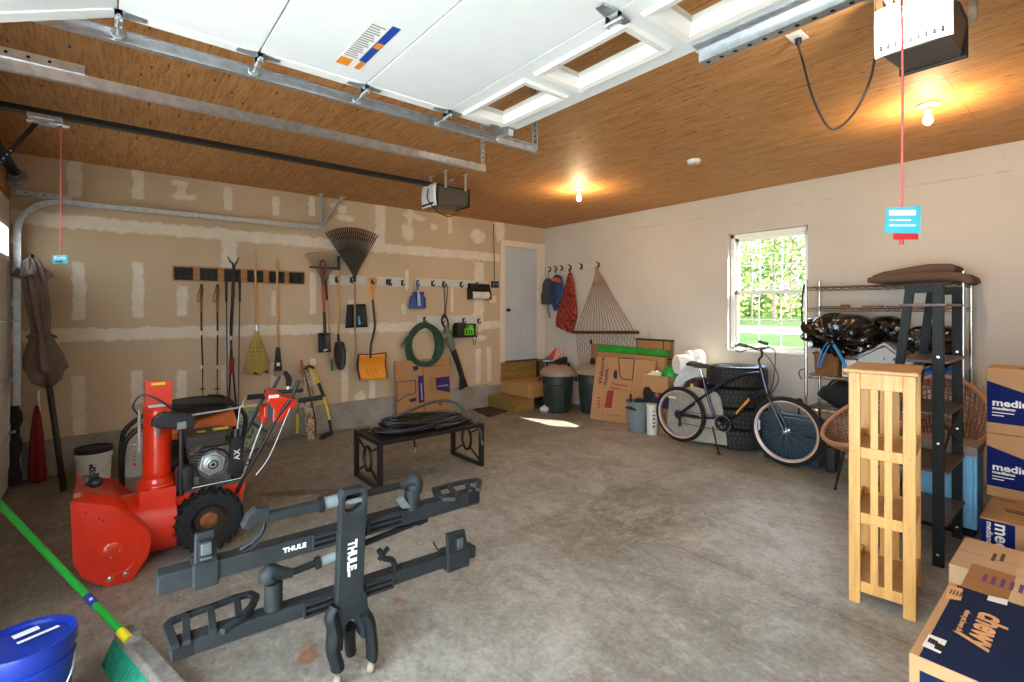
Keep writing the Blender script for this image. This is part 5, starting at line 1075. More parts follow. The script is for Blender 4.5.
b = MB(); b.box2((1.62,1.0,.16), (1.96,1.50,.60)); b.lathe([(.001,0),(.14,0),(.13,.05),(.001,.05)], (1.96,1.22,.38), (1,0,0), 20); b.box2((1.66,.92,.36), (1.92,1.02,.52)); b.build('engine_block', EBLK, pw, bevel=.02)
b = MB(); b.box2((1.56,.90,.05), (2.0,1.50,.16)); b.build('base_plate', BLACKM, pw, bevel=.01)
for yy in (1.02,1.55):
    for X in (1.56,2.0): b = MB(); b.lathe([(.001,-.02),(.05,-.02),(.05,.02),(.001,.02)], (X,yy,.05), (1,0,0), 16); b.build('foot_wheel', RUBBER, pw, smooth=30)

# ================================================================== BENCH WITH A COILED BLACK HOSE
bn = thing('bench', (2.24,3.2,0), 'black metal bench with a ring in each end frame', 'bench')
bx0, bx1, by0, by1, bz = 1.95, 2.55, 2.61, 3.80, .455; BB = .044
b = MB(); 
for a, c in (((bx0,by0,bz-.036),(bx0+BB,by1,bz)), ((bx1-BB,by0,bz-.036),(bx1,by1,bz)), ((bx0+BB,by0,bz-.036),(bx1-BB,by0+BB,bz)), ((bx0+BB,by1-BB,bz-.036),(bx1-BB,by1,bz))): b.box2(a, c)
b.build('seat_frame', BLACKM, bn, bevel=.003)
b = MB()
x = bx0+BB+.004
while x < bx1-BB: b.box2((x,by0+BB,bz-.012), (x+.012,by1-BB,bz-.006)); x += .0185
y = by0+BB
while y < by1-BB: b.box2((bx0+BB,y,bz-.014), (bx1-BB,y+.01,bz-.010)); y += .04
b.build('seat_mesh', BLACKM, bn)
for y in (by0, by1-BB):
    for x in (bx0, bx1-BB): b = MB(); b.box2((x,y,0), (x+BB,y+BB,bz-.036)); b.build('leg', BLACKM, bn, bevel=.003)
    b = MB(); yc = y+BB/2; b.box2((bx0+BB,y,.004), (bx1-BB,y+BB,.036)); c = V((bx0+bx1)/2,yc,.235)
    b.tube([c+V(.085*math.cos(2*PI*k/28),0,(.115)*math.sin(2*PI*k/28)) for k in range(28)], .015, 8, closed=True)
    for sx in (-1,1):
        for sz in (-1,1): b.bar(c+V(sx*.062,0,sz*.075), V(bx0+BB if sx < 0 else bx1-BB, yc, .40 if sz > 0 else .05), .016, .016, (0,1,0))
    b.build('ring_panel', BLACKM, bn)
hz = bz+.002; HOSE = M('black_hose', (30,31,33), .38, var=.12)
th = thing('garden_hose', (2.24,3.2,bz), 'black hose piled in loose coils on the bench with both ends hanging', 'hose')
rnd = random.Random(3); b = MB(); pts = []; c = V(2.24,3.20,hz)
for i in range(9*30+1):
    a = 2*PI*i/30; lap = i/30; ry = .50-.05*((lap*.77) % 3)+.03*math.sin(lap*2.1); rx = .225-.04*((lap*1.3) % 3)+.01*math.sin(lap*3.3)
    pts.append(c+V(rx*math.cos(a)+.03*math.sin(lap*1.7), ry*math.sin(a)+.03*math.cos(lap*2.3)+.02, .014+.013*lap*(.6+.4*math.cos(a*1+lap))+.004*math.sin(3*a)))
b.tube(pts, .0155, 8); b.build('coil', HOSE, th, smooth=True)
b = MB(); e0 = pts[-1]
b.tube(smooth_path([c+V(-.10,-.36,.08), c+V(-.02,-.12,.17), c+V(.0,.18,.235), c+V(.08,.36,.22), c+V(.18,.455,.12), wx(479.5,430,2.535), wx(481.5,442,2.54)], 7), .0155, 8); b.build('raised_loop', M('grey_hose', (66,68,69), .4), th, smooth=True)
b = MB(); q = wx(415,440,2.30); b.tube(smooth_path([c+V(.0,.0,-.001), c+V(.07,.02,-.03), V(2.30,q.y,.38), V(2.30,q.y,.27)], 5), .012, 8); b.build('hanging_end', HOSE, th, smooth=True)
b = MB(); b.tube([V(2.30,q.y,.275),V(2.30,q.y-.003,.225)], .017, 8); b.tube([wx(481.3,440,2.54), wx(482,445,2.54)], .016, 8); p = c+V(-.12,-.47,.02); b.tube([p, p+V(.03,-.035,.0)], .022, 10); b.build('coupling', STEEL, th)
b = MB(); b.tube(smooth_path([c+V(-.10,-.36,.02), c+V(-.14,-.42,.02), p], 4), .0125, 8); b.build('short_end', HOSE, th, smooth=True)
b = MB(); q = c+V(.02,.24,.215); b.tube([q+V(-.02,0,-.02), q+V(0,.01,.03)], .017, 6); b.build('red_tie', M('red_tie', (140,52,34), .6), th)

# ================================================================== HITCH BIKE RACK standing on end
RK = M('rack_charcoal', (40,46,49), .55, var=.2, scale=14, spec=.3); RKD = M('rack_black', (26,30,32), .55, var=.15, spec=.3); GRIPG = M('grip_grey', (124,136,138), .6)
rk = thing('bike_rack', (4.58,1.57,0), 'charcoal platform bike rack standing on end on the floor', 'bike rack')
xs = 4.62
# spine with hand loop
b = MB(); fp = lambda px, py, x=xs: wx(px, py, x)
b.prism([fp(337.5,597),fp(364,592.5),fp(366,530),fp(340,534)], (-.05,0,0)); sp = b.build('spine', RK, rk, bevel=.006)
b = MB(); o = [fp(341,536),fp(341,497),fp(344,491.5),fp(364,487),fp(368,490),fp(367.5,518),fp(366,532)]; i_ = [fp(345.5,512),fp(345.5,500),fp(347.5,496),fp(361,493),fp(363.5,495.5),fp(363,505),fp(354,511.5)]
b.ring(o, i_, (-.05,0,0)); b.build('hand_loop', RK, sp, bevel=.006)
b = MB(); b.tube([fp(344.5,503,xs-.025), fp(364,498.5,xs-.025)], .012, 8); b.build('pull_handle', GRIPG, sp)
TX = M('rack_white_print', (226,228,228), .5)
text('THULE', fp(352.3,540.5,xs+.001), (0,-.03,-1), (0,1,0), .056, TX, sp, bold=.0026, sx=.78)
b = MB(); b.prism([fp(347.8,570,xs+.0005),fp(350.2,569.7,xs+.0005),fp(350.2,576.5,xs+.0005),fp(347.8,577,xs+.0005)], (.001,0,0)); b.build('small_white_mark', TX, sp)
b = MB(); b.prism([fp(337,595),fp(367,591),fp(369.5,612),fp(371,640),fp(362,640),fp(361,630),fp(357.5,622),fp(352,620),fp(347,625),fp(344.5,640),fp(344,652),fp(336,652),fp(335.5,612)], (-.075,0,0)); b.build('lower_bracket', RK, rk, bevel=.01)
def leg(pts, rad, wheel, dx):
    b = MB(); b.tube(smooth_path([wx(p[0],p[1],xs+dx) for p in pts], 4), rad, 10, flat=.8); l = b.build('leg', RKD, rk, smooth=True)
    w = wx(*wheel, xs+dx); w.z = .028; b = MB(); b.lathe([(.001,-.014),(.024,-.014),(.028,-.006),(.028,.006),(.024,.014),(.001,.014)], w, (.5,.8,0), 18); b.build('wheel', M('nylon_wheel', (150,138,120), .5), l, smooth=30)
leg([(335,606),(331,616),(334,632),(333,650),(337,664),(337.5,670)], [.030]*4+[.036]*4+[.040]*4+[.036]*4+[.036]*4+[.028], (337.5,676), .0)
leg([(364,612),(369.5,622),(371.5,640),(372,655),(370,660)], [.032]*8+[.034]*8+[.030], (371,662), .0)
b = MB(); b.tube(smooth_path([wx(350,626,xs-.06), wx(350,645,xs-.12), fl(351,652,.03)], 4), .026, 8); q = fl(351,653,.028); b.build('leg', RKD, rk, smooth=True)
# trays
def beam(nm, p0, p1, h, d, x): b = MB(); a = wx(*p0, x); c = wx(*p1, x); b.bar(a-V(d/2,0,h/2), c-V(d/2,0,h/2), d, h); return b.build(nm, RK, rk, bevel=.006), a, c
lt, la, lb = beam('lower_tray', (171,647), (476,546), .062, .075, 4.585)
ut, ua, ub = beam('upper_tray', (157,577), (480,490), .075, .075, 4.555)
def tline(a, c, px, x):                            # point on a tray's top front edge above a picture column
    lo, hi = 0.0, 1.0
    for _ in range(40):
        m = (lo+hi)/2; p = a.lerp(c, m); v = p-EYE
        if CXP+FPX*v.dot(_R)/v.dot(_F) < px: lo = m
        else: hi = m
    return a.lerp(c, lo)
text('THULE', tline(ua, ub, 283, 0)+V(.0012,0,-.034), ub-ua, (0,0,1), .027, TX, ut, bold=.0012, sx=1.15)
for tr_, a, c, cols in ((lt, la, lb, ((303,338),(364,393))), (ut, ua, ub, ((312,340),(366,404)))):
    for p0, p1 in cols:
        q0 = tline(a, c, p0, 0); q1 = tline(a, c, p1, 0); b = MB(); d_ = (q1-q0)
        for k, zz in enumerate((-.008,-.032,-.058)): b.bar(q0+V(.008,0,zz), q1+V(.008,0,zz), .016, .010)
        b.bar(q0+V(.008,0,-.03), q0+d_*.06+V(.008,0,-.03), .016, .06); b.bar(q1-d_*.06+V(.008,0,-.03), q1+V(.008,0,-.03), .016, .06); b.build('slotted_bracket', RK, tr_, bevel=.002)
        b = MB(); b.bar(q0+V(.001,0,-.03), q1+V(.001,0,-.03), .002, .045); b.build('slot_gap', DARKIN, tr_)
for a, c, p0, p1, tr_ in ((la, lb, 171.5, 195, lt), (ua, ub, 468, 480, ut)):
    q0 = tline(a, c, p0, 0); q1 = tline(a, c, p1, 0); b = MB()
    for k in range(6): b.bar(q0.lerp(q1,.04)+V(.0006,0,-.008-.0095*k), q0.lerp(q1,.96)+V(.0006,0,-.008-.0095*k), .002, .0045)
    b.build('vent_slot', DARKIN, tr_)
# wheel cradles: flat slotted loops lying on the trays
def cradle(tr_, a, c, outer, rungs, zz):
    b = MB(); P = [fl(px, py, zz) for px, py in outer]; 
    for i in range(len(P)-1): b.bar(P[i], P[i+1], .028, .020)
    for p in P[1:-1]: b.lathe([(.001,-.010),(.014,-.010),(.014,.010),(.001,.010)], p, (0,0,1), 10)
    for r0, r1 in rungs: b.bar(fl(*r0, zz), fl(*r1, zz), .026, .018)
    b.build('wheel_cradle', RK, tr_, bevel=.002)
zl = la.z+.004
cradle(lt, la, lb, [(175,647.5),(167,626),(172,621),(190,614),(214,606),(235,598),(250,594),(256,597),(252,606),(240,619),(222,632)], [((187,643),(186,617)),((213,632),(211,608)),((239,617),(237,599))], zl)
zu = ub.z+.006
cradle(ut, ua, ub, [(478,490),(479.5,481.5),(476,480),(458,483),(445,486.5),(434,489.5),(436,494),(444,498.5),(456,498.5)], [((470,491),(466,482)),((456,495),(449,486)),((441,497),(436,490))], zu)
# clamp arms
def rod(nm, pts, r, m, par=rk, sm=True): b = MB(); b.tube(smooth_path(pts, 4) if len(pts) > 2 else pts, r, 14); return b.build(nm, m, par, smooth=True)
xa = 4.60
pq = wx(274,606,4.56)
rod('arm_post', [V(4.55,pq.y,la.z-.01), V(4.55,pq.y,wx(273,582,4.55).z)], [.036,.036], RK)
am = rod('arm_elbow', [wx(268,581,4.55), wx(270,573,4.55), wx(283,573,4.55), wx(292,573,4.55)], [.036,.037,.038,.040,.040,.036,.032,.028,.026,.024,.022,.020,.020], RK)
am = rod('clamp_arm', [wx(288,574,4.55), wx(420,521,4.50)], .0145, RKD)
rod('collar', [wx(315.5,563.5,4.55), wx(320,561.8,4.55)], .027, RKD); rod('grip', [wx(320,561.8,4.55), wx(343,552.5,4.55)], .0225, GRIPG)
rod('arm_tip', [wx(417,522,4.50), wx(426,518,4.50)], .022, RKD)
pq = wx(413,505,4.54)
rod('arm_post', [V(4.53,pq.y,tline(ua, ub, 413, 0).z-.01), V(4.53,pq.y,wx(413,488,4.53).z)], .040, RK)
rod('arm_elbow', [V(4.53,pq.y+.01,wx(413,492,4.53).z), V(4.53,pq.y+.012,wx(413,481,4.53).z), wx(409,482,4.53), wx(400,486,4.53)], [.041,.042,.044,.044,.042,.038,.034,.030,.026,.024,.022,.021,.021], RK)
rod('clamp_arm', [wx(402,485,4.53), wx(318,505,4.56)], .0165, RKD)
rod('grip', [wx(343,498.5,4.56), wx(322.5,504,4.56)], .027, GRIPG); rod('collar', [wx(323,504,4.56), wx(319,505,4.56)], .034, RKD)
b = MB(); b.bar(wx(319,505,4.56), wx(262,518,4.58), .045, .042, (0,0,1), .038, .036); ck = b.build('clamp_jaw', RK, rk, bevel=.006)
b = MB(); b.prism([wx(270,508,4.60),wx(257,509,4.60),wx(248,516,4.60),wx(242,529,4.60),wx(249,531,4.60),wx(256,524,4.60),wx(270,521,4.60)], (-.05,0,0)); b.build('jaw_claw', RK, ck, bevel=.005)
b = MB(); b.tube(smooth_path([wx(264,522,4.58), wx(262,530,4.58), wx(252,541,4.58), wx(240,549,4.57)], 5), .012, 8, flat=.4); b.tube(smooth_path([wx(266,523,4.57), wx(264,533,4.57), wx(254,545,4.56), wx(243,551,4.56)], 5), .010, 8, flat=.4); b.build('wheel_strap', RK, ck)
b = MB(); b.prism([wx(404,497,4.56),wx(399,503,4.56),wx(403,509,4.56),wx(412,508,4.56)], (-.04,0,0)); b.build('release_lever', M('lever_steel', (120,128,130), .4, .4), rk, bevel=.004)
b = MB(); q = wx(369,494.5,4.52); b.box(q, (.03,.045,.012)); b.build('orange_tab', M('orange_tab', (206,96,44), .5), rk, bevel=.003)
b = MB(); b.tube(smooth_path([wx(379,550,4.56), wx(384,558,4.56), wx(392,560,4.56), wx(395,568,4.56), wx(391,575,4.56), wx(385,577,4.57)], 5), .014, 8); b.tube(smooth_path([wx(379,560,4.56), wx(384,553,4.56), wx(388,548,4.55)], 4), .012, 8); b.build('hook_lever', RKD, rk, smooth=True)
# ratchet pads
def pad(tr_, a, c, p0, p1, up, ped):
    q0 = tline(a, c, p0, 0); q1 = tline(a, c, p1, 0); b = MB(); b.bar(q0+V(-.036,0,-.04), q1+V(-.036,0,-.04), .095, .10); pd = b.build('pad', RK, tr_, bevel=.008)
    b = MB(); b.prism([q0+V(.005,.005,0), q1+V(.005,-.005,0), q1+V(-.02,-.012,up), q0+V(-.02,.012,up)], (-.022,0,0)); b.build('ratchet_plate', RK, pd, bevel=.006)
    m = (q0+q1)/2; b = MB(); b.box(m+V(.004,.0,up*.5), (.024,.05,.075)); b.build('buckle_frame', RKD, pd, bevel=.008); b = MB(); b.box(m+V(.014,0,up*.56), (.02,.036,.045)); b.box(m+V(.014,0,up*.24), (.014,.04,.008)); b.build('buckle', M('buckle_grey', (88,98,100), .4, .2), pd, bevel=.004)
pad(ut, ua, ub, 192, 219, .115, 0); pad(lt, la, lb, 447, 469, .10, 0)
b = MB(); b.tube(smooth_path([wx(449,556,4.56), wx(441,552,4.56), wx(436,547,4.56), wx(433.5,542,4.56)], 4), .009, 8, flat=.4); b.build('strap_tail', RKD, lt)

# ================================================================== PUSH BROOM AND BLUE BUCKET by the closed door
GRN = M('broom_green', (34,168,58), .35, var=.05); TEAL = M('teal_bristle', (26,132,104), .7, var=.25, scale=40)
hb = fl(127,638,.16); top = wy(-45,457,-.01)
bt = thing('push_broom', fl(140,662), 'green-handled push broom with dusty teal bristles leaning on the closed door', 'broom')
b = MB(); b.tube([hb, top], .0165, 12); hd = b.build('handle', GRN, bt, smooth=True)
b = MB(); d_ = (top-hb).normalized(); b.tube([hb-d_*.012, hb+d_*.055], .0195, 12); b.build('yellow_collar', YELLOW, bt, smooth=True)
b = MB(); q = hb+d_*.27; b.tube([q, q+d_*.075], .0172, 12); b.build('label_band', M('label_blue', (40,60,150), .4), hd); b = MB(); b.box(q+d_*.04+V(.0172,0,.004), (.003,.012,.03)); b.build('label_white', WHITE, hd)
A = fl(113,640,.10); B_ = fl(164,704,.10); u = (B_-A).normalized(); w = V(u.y,-u.x,0)
if w.dot(EYE-A) > 0: w = -w
L = (B_-A).length; DUST = M('dusty_block', (112,108,100), .9, var=.3, scale=30, bump=.3)
b = MB(); b.hexa([A+w*.0,A+u*L,A+u*L+w*.085,A+w*.085], [A+w*.008+V(0,0,.045),A+u*L+w*.008+V(0,0,.045),A+u*L+w*.08+V(0,0,.045),A+w*.08+V(0,0,.045)]); b.tube([A+u*L*.22+w*.04+V(0,0,.03), hb], [.05,.024], 10); b.build('broom_block', DUST, bt, bevel=.01)
rnd = random.Random(9)
b = MB(); n = 46
for k in range(n):
    for r in range(4):
        p = A+u*(L*(k+.5)/n)+w*(.008+.022*r)+V(0,0,.004); e = V(p.x,p.y,.003)-w*(.05-.02*r)+u*rnd.uniform(-.012,.012); b.bar(p, e, .014, .010, u, .012, .004)
b.build('bristles', TEAL, bt)
BLB = M('blue_bucket', (14,44,140), .3, var=.06)
cb = fl(26,640,.40); cb.z = 0
q = bucket(cb, .140, .395, 'blue lidded bucket with white stickers at the bottom left corner of the picture', BLB, BLB, 'white')

b = MB(); s1 = (fl(35,627.5,.4035)-fl(18,634.5,.4035)); s1.z = 0; s1.normalize(); s2 = V(-s1.y,s1.x,0)
for px, py, l, h in ((26,632.5,.075,.034),(38.5,634.5,.12,.016)):
    o = fl(px,py,.4045); b.prism([o-s1*l/2-s2*h/2, o+s1*l/2-s2*h/2, o+s1*l/2+s2*h/2, o-s1*l/2+s2*h/2], (0,0,.001))
b.build('sticker', M('bucket_sticker', (214,222,226), .4), q)

# ================================================================== STEPS AND MAT at the entry door
t = thing('entry_steps', (.4,6.3,0), 'box-built wooden entry steps below the white door', 'steps')
LT1 = PINE; LT2 = TREAT
def crate(nm, x0, x1, y0, y1, z0, z1, m, top):
    b = MB(); b.box2((x0,y0,z0), (x1,y0+.038,z1-.028)); b.box2((x1-.038,y0+.038,z0), (x1,y1,z1-.028)); b.box2((x0,y1-.038,z0), (x1-.038,y1,z1-.028)); o = b.build(nm, m, t, bevel=.003)
    b = MB(); n = 2 if y1-y0 < .5 else 6; w = (y1-y0+.02)/n
    for k in range(n): b.box2((x0,y0-.015+w*k,z1-.028), (x1+.012,y0-.015+w*k+w-.004,z1)); 
    b.build('tread', top, o, bevel=.003)
ys0 = wx(482,405,0).y
crate('lower_step', .005, .75, 5.745, 6.06, .0, .195, LT2, LT2)
crate('platform', .005, .745, 6.02, 7.05, .21, .435, LT1, PINE)
for x, y in ((.69,6.11),(.69,6.98),(.06,6.98)): b = MB(); b.box2((x-.045,y-.045,0), (x+.045,y+.045,.21)); b.build('post', LT2, t, bevel=.003)
b = MB(); b.box2((.002,6.02,.437), (.04,7.05,.735)); b.build('riser_board', LT2, t, bevel=.003)
b = MB(); mq = [fl(466,408),fl(489,417.5),fl(511,410.5),fl(489,402.5)]; mq = [p if p.x > .06 else V(.06,p.y,0) for p in mq]; b.prism(mq, (0,0,.014)); tag(b.build('door_mat', M('brown_mat', (74,50,38), .95, var=.3, scale=30, bump=.3), bevel=.004), 'flat dark brown door mat in front of the wooden steps', 'mat')
b = MB()
rnd = random.Random(5); q = fl(541,405); q = V(.98,6.16,.055)
b.ball(q, (.075,.05,.055), 16, 10, lambda d: 1+.16*math.sin(7*d.x+3*d.z)+.12*math.sin(11*d.y+5*d.x)); tag(b.build('plastic_bag', M('white_plastic_film', (214,216,222), .35, var=.1), smooth=True, org=(.98,6.16,0)), 'crumpled white plastic bag on the floor between the steps and the bin', 'bag')
# ================================================================== ALONG THE WINDOW WALL
def onp(px, py, p0, n): d = ray(px, py); return EYE + d*((Vector(p0)-EYE).dot(n)/d.dot(n))
def plane(a, c, d): n = (Vector(c)-Vector(a)).cross(Vector(d)-Vector(a)).normalized(); return n if n.dot(EYE-Vector(a)) > 0 else -n
def decal(b, px, p0, n, lift=.0015, th=.001): b.prism([onp(x, y, Vector(p0)+n*lift, n) for x, y in px], n*-th)
# --- trash bins
BIN = M('bin_dark_green', (36,48,44), .45, var=.14); LIDT = M('bin_lid_taupe', (148,128,114), .6, var=.08)
def bin_(c, rb, rt, h, label):
    t = thing('trash_bin', c, label, 'trash bin', 'trash bins beside the steps'); b = MB()
    prof = [(.001,0),(rb*.97,0),(rb,.012)]
    b.lathe(prof+[(rb+(rt-rb)*.72,h*.72),(rt*.985,h*.74),(rt*1.0,h*.93),(rt*1.05,h*.95),(rt*1.05,h),(rt*.97,h),(rb*.9,.02),(.001,.02)], c, (0,0,1), 40); bd = b.build('bin_body', BIN, t, smooth=30)
    b = MB(); d = EYE-c; a0 = math.atan2(d.y, d.x)
    for k in range(-1, 11):
        a = a0+k*2*PI/12+.25
        if k % 2 == 0:
            e = lambda an, z, o: c+V(math.cos(an), math.sin(an), 0)*(rb+(rt-rb)*z/h+o)+V(0,0,z)
            b.hexa([e(a-.24,.03,.001),e(a+.24,.03,.001),e(a+.22,.03,.010),e(a-.22,.03,.010)], [e(a-.22,h*.66,.001),e(a+.22,h*.66,.001),e(a+.2,h*.66,.010),e(a-.2,h*.66,.010)])
    b.build('rib_panel', BIN, bd, bevel=.004)
    for s in (-1, 1):
        a = a0+s*1.5; q = c+V(math.cos(a), math.sin(a), 0)*(rt*1.02); tn = V(-math.sin(a), math.cos(a), 0); o = V(math.cos(a), math.sin(a), 0)
        b = MB(); b.tube(smooth_path([q+tn*.07+V(0,0,h*.86), q+tn*.06+o*.04+V(0,0,h*.82), q-tn*.06+o*.04+V(0,0,h*.82), q-tn*.07+V(0,0,h*.86)], 4), .011, 8); b.build('side_handle', BIN, t, smooth=True)
    b = MB(); R = rt*1.12; b.lathe([(rt*1.06,h-.03),(R,h-.03),(R*1.0,h+.01),(R*.96,h+.03),(R*.80,h+.08),(R*.5,h+.115),(R*.2,h+.125),(.001,h+.125),(.001,h+.118),(R*.5,h+.108),(R*.78,h+.07),(rt*1.06,h+.015)], c, (0,0,1), 40); b.build('lid', LIDT, t, smooth=35)
    return t
bin_(V(1.04,6.40,0), .198, .262, .63, 'dark green bin with a taupe domed lid nearer the wooden steps')
bin_(V(1.45,6.78,0), .185, .235, .66, 'dark green bin with a taupe domed lid tucked behind the flattened cardboard')
# --- shoe rack on the platform with colourful shoes
t = thing('shoe_rack', (.52,6.89,.435), 'low dark shoe rack standing on the step platform behind the bins', 'shoe rack')
for x in (.14,.70): 
    for y in (6.77,7.01): b = MB(); b.box2((x-.012,y-.012,.436), (x+.012,y+.012,.72)); b.build('leg', BLACKM, t)
for z in (.52,.712): b = MB(); b.box2((.12,6.755,z), (.73,7.03,z+.014)); b.build('shelf', BLACKM, t, bevel=.003)
def shoe(c, ang, label, cm, sm, L=.26, pitch=.0, upright=False):
    t = thing('shoe', c, label, 'shoe', 'shoes behind the bins'); u = V(math.cos(ang)*math.cos(pitch), math.sin(ang)*math.cos(pitch), math.sin(pitch)); w = V(-math.sin(ang), math.cos(ang), 0); n = w.cross(u)*-1 if False else u.cross(w)
    def foot(a, f, z): return u*(L*f)+w*(.042*math.sin(a)*(.75+.35*math.sin(PI*min(1,f*1.05))))+n*z
    c = Vector(c)
    b = MB(); o = [c+foot(2*PI*k/20, .5-.5*math.cos(2*PI*k/20), 0) for k in range(20)]; b.prism(o, n*.026); b.build('sole', sm, t, bevel=.004)
    b = MB(); m = 16; vs = []; lv = [(.026,1.0,0,1),(.05,.97,.0,.98),(.075,.85,.0,.62),(.10,.72,.01,.42)]
    for z, s, sh, cut in lv:
        for k in range(m):
            a = 2*PI*k/m; f = (.5-.5*math.cos(a))*cut+.01; vs.append(c+u*(L*f)+w*(.040*s*math.sin(a)*(.75+.35*math.sin(PI*min(1,f))))+n*z)
    b.add(vs, [(i*m+k, i*m+(k+1) % m, (i+1)*m+(k+1) % m, (i+1)*m+k) for i in range(3) for k in range(m)]+[tuple(3*m+k for k in range(m))]); b.build('upper', cm, t, smooth=True)
    b = MB()
    for k in range(3): b.bar(c+u*(L*(.42+.1*k))+w*-.03+n*(.083-.012*k), c+u*(L*(.45+.1*k))+w*.03+n*(.083-.012*k), .008, .004, n)
    b.build('laces', WHITE, t)
CR = M('coral_fabric', (206,74,66), .7); TQ = M('turquoise_fabric', (40,150,176), .7); BKF = M('black_fabric', (30,30,34), .8, var=.3)
z = .727
shoe((.28,7.0,z), -PI/2+.2, 'turquoise shoe at the left end of the dark shoe rack', TQ, WHITE)
shoe((.38,6.93,z+.002), 1.35, 'coral shoe tipped on its heel beside the turquoise shoe', CR, WHITE, .25, 1.15)
shoe((.53,6.93,z+.002), 1.75, 'coral and white shoe tipped on its heel in the middle of the shoe rack', M('coral_white', (214,150,140), .7, var=.4, scale=40), WHITE, .25, 1.15)
shoe((.68,7.0,z), -PI/2-.3, 'black shoe at the right end of the dark shoe rack', BKF, BLACKP)
zl = .66+.122
shoe((1.36,6.90,zl-.012), -.9, 'black shoe with red trim lying on the lid of the far bin', BKF, M('red_sole', (170,50,44), .5), .26)
shoe((1.50,6.95,zl-.012), -1.1, 'black shoe lying farthest on the lid of the far bin', BKF, BLACKP, .26)
# --- hook rail with bags and the hammock
a = wy(548.7,268,YW); c = wy(601.5,267,YW); z0, z1 = 2.37, 2.462
t = thing('coat_rail', (.73,YW-.01,z0), 'cream coat rail with black hooks high on the window wall near the corner', 'coat rail')
b = MB(); b.box2((.10,YW-.024,z0), (1.375,YW,z1)); b.build('board', M('rail_cream', (206,196,178), .5, var=.03), t, bevel=.003)
hooks = []
for px in (550.5,556.5,562.5,571,582,599):
    q = wy(px,266,YW-.024); q.z = 2.41; hooks.append(q); b = MB(); b.box2(q+V(-.016,-.006,-.03), q+V(.016,0,.045)); b.tube(smooth_path([q+V(0,-.004,.03), q+V(0,-.045,.045), q+V(0,-.07,.06)], 4), .008, 8); b.tube(smooth_path([q+V(0,-.004,-.02), q+V(0,-.035,-.04), q+V(0,-.05,-.01)], 4), .008, 8); b.build('hook', BLACKM, t)
# cap
yb = YW-.10
t = thing('cap', wy(546,298,yb), 'dark grey cap hanging on the hook closest to the corner', 'cap'); GC = M('grey_cap_cloth', (62,64,64), .9)
p = wy(548,288,yb); b = MB(); b.ball(p, (.135,.08,.215), 18, 12, lambda d: 1-.12*max(0, d.z)); b.build('crown', GC, t, smooth=True)
b = MB(); e = [wy(x,y,yb-.03) for x, y in ((538.8,301),(541.5,292),(546,288),(554,294),(556,300),(549,304.5),(542,304.5))]; b.prism(e, (0,.03,0)); b.build('visor', GC, t, bevel=.008)
b = MB(); b.tube([wy(548,277,yb), hooks[0]+V(0,-.05,-.02)], .006, 6); b.build('strap', BLACKP, t)
# blue backpack
t = thing('backpack', wy(557,308,yb), 'small navy blue backpack with teal straps hanging beside the grey cap', 'backpack'); NB = M('navy_nylon', (30,52,92), .6, var=.2)
b = MB(); P = [(557,275,.06),(557,281,.12),(556.5,290,.15),(556,300,.12),(555.5,307,.07),(555,311,.02)]; b.tube(smooth_path([wy(x,y,yb+.01) for x, y, r in P], 3), [.05,.09,.115,.13,.138,.142,.14,.135,.125,.11,.095,.08,.065,.05,.035,.02][:16], 14, flat=.6); b.build('pack_body', NB, t, smooth=True)
b = MB(); b.prism([wy(x,y,yb-.085) for x, y in ((552.5,277),(559,278.5),(561,283),(556,281.5),(551.5,281))], (0,.02,0)); b.build('orange_patch', M('orange_patch', (206,84,48), .7), t, bevel=.004)
b = MB(); b.tube(smooth_path([wy(561.5,276,yb-.03), wy(563,288,yb-.05), wy(560.5,298,yb-.05), wy(557,304,yb-.03)], 5), .014, 8, flat=.4); b.build('shoulder_strap', M('blue_strap', (40,100,170), .6), t)
b = MB(); b.tube(smooth_path([wy(547.5,303,yb-.02), wy(548.5,311,yb-.02), wy(550,318,yb-.02)], 4), .018, 8, flat=.4); b.build('teal_strap', M('teal_strap', (58,140,150), .6), t)
b = MB(); b.tube([wy(556.5,276,yb), hooks[1]+V(0,-.05,-.02)], .007, 6); b.build('hanging_loop', NB, t)
# patterned bag
PB = NT('geometric_print'); c_ = PB.co((1,1,1)); vv = PB.t.nodes.new('ShaderNodeTexVoronoi'); vv.distance = 'MANHATTAN'; vv.inputs['Scale'].default_value = 4.6; PB.lk(c_, vv.inputs['Vector'])
bands = PB.math('FRACT', PB.math('MULTIPLY', vv.outputs['Distance'], 2.3)); col = PB.ramp(bands, (.30,(24,20,22)), (.36,(190,44,36)), (.55,(214,96,44)), (.62,(30,24,26)), (.80,(60,24,24)), (.86,(176,40,36))); PB = PB.out(col, .85)
t = thing('tote_bag', wy(566,330,yb), 'red, black and orange patterned cloth bag hanging from the coat rail', 'bag')
lp = [(569,273.5),(571.5,273.5),(574,284),(575.5,296),(577.5,308),(577.5,318),(574.5,326),(572.5,333)]; lf = [(569,273.5),(567,279),(565,286),(562.5,293),(560,301),(558,310),(556,318),(555.2,325)]
b = MB(); n = 12; vs = []
for i in range(8):
    L_ = wy(*lf[i], yb); R_ = wy(*lp[i], yb); m_ = (L_+R_)/2; h_ = (R_-L_)/2
    for k in range(n): an = 2*PI*k/n; vs.append(m_+h_*math.cos(an)*(1+.06*math.sin(3*an+i))+V(0,.055*math.sin(an)*(.5+.1*i),0))
b.add(vs, [(i*n+k, i*n+(k+1) % n, (i+1)*n+(k+1) % n, (i+1)*n+k) for i in range(7) for k in range(n)]+[tuple(range(n)), tuple(7*n+k for k in range(n))]); b.build('bag_body', PB, t, smooth=60)
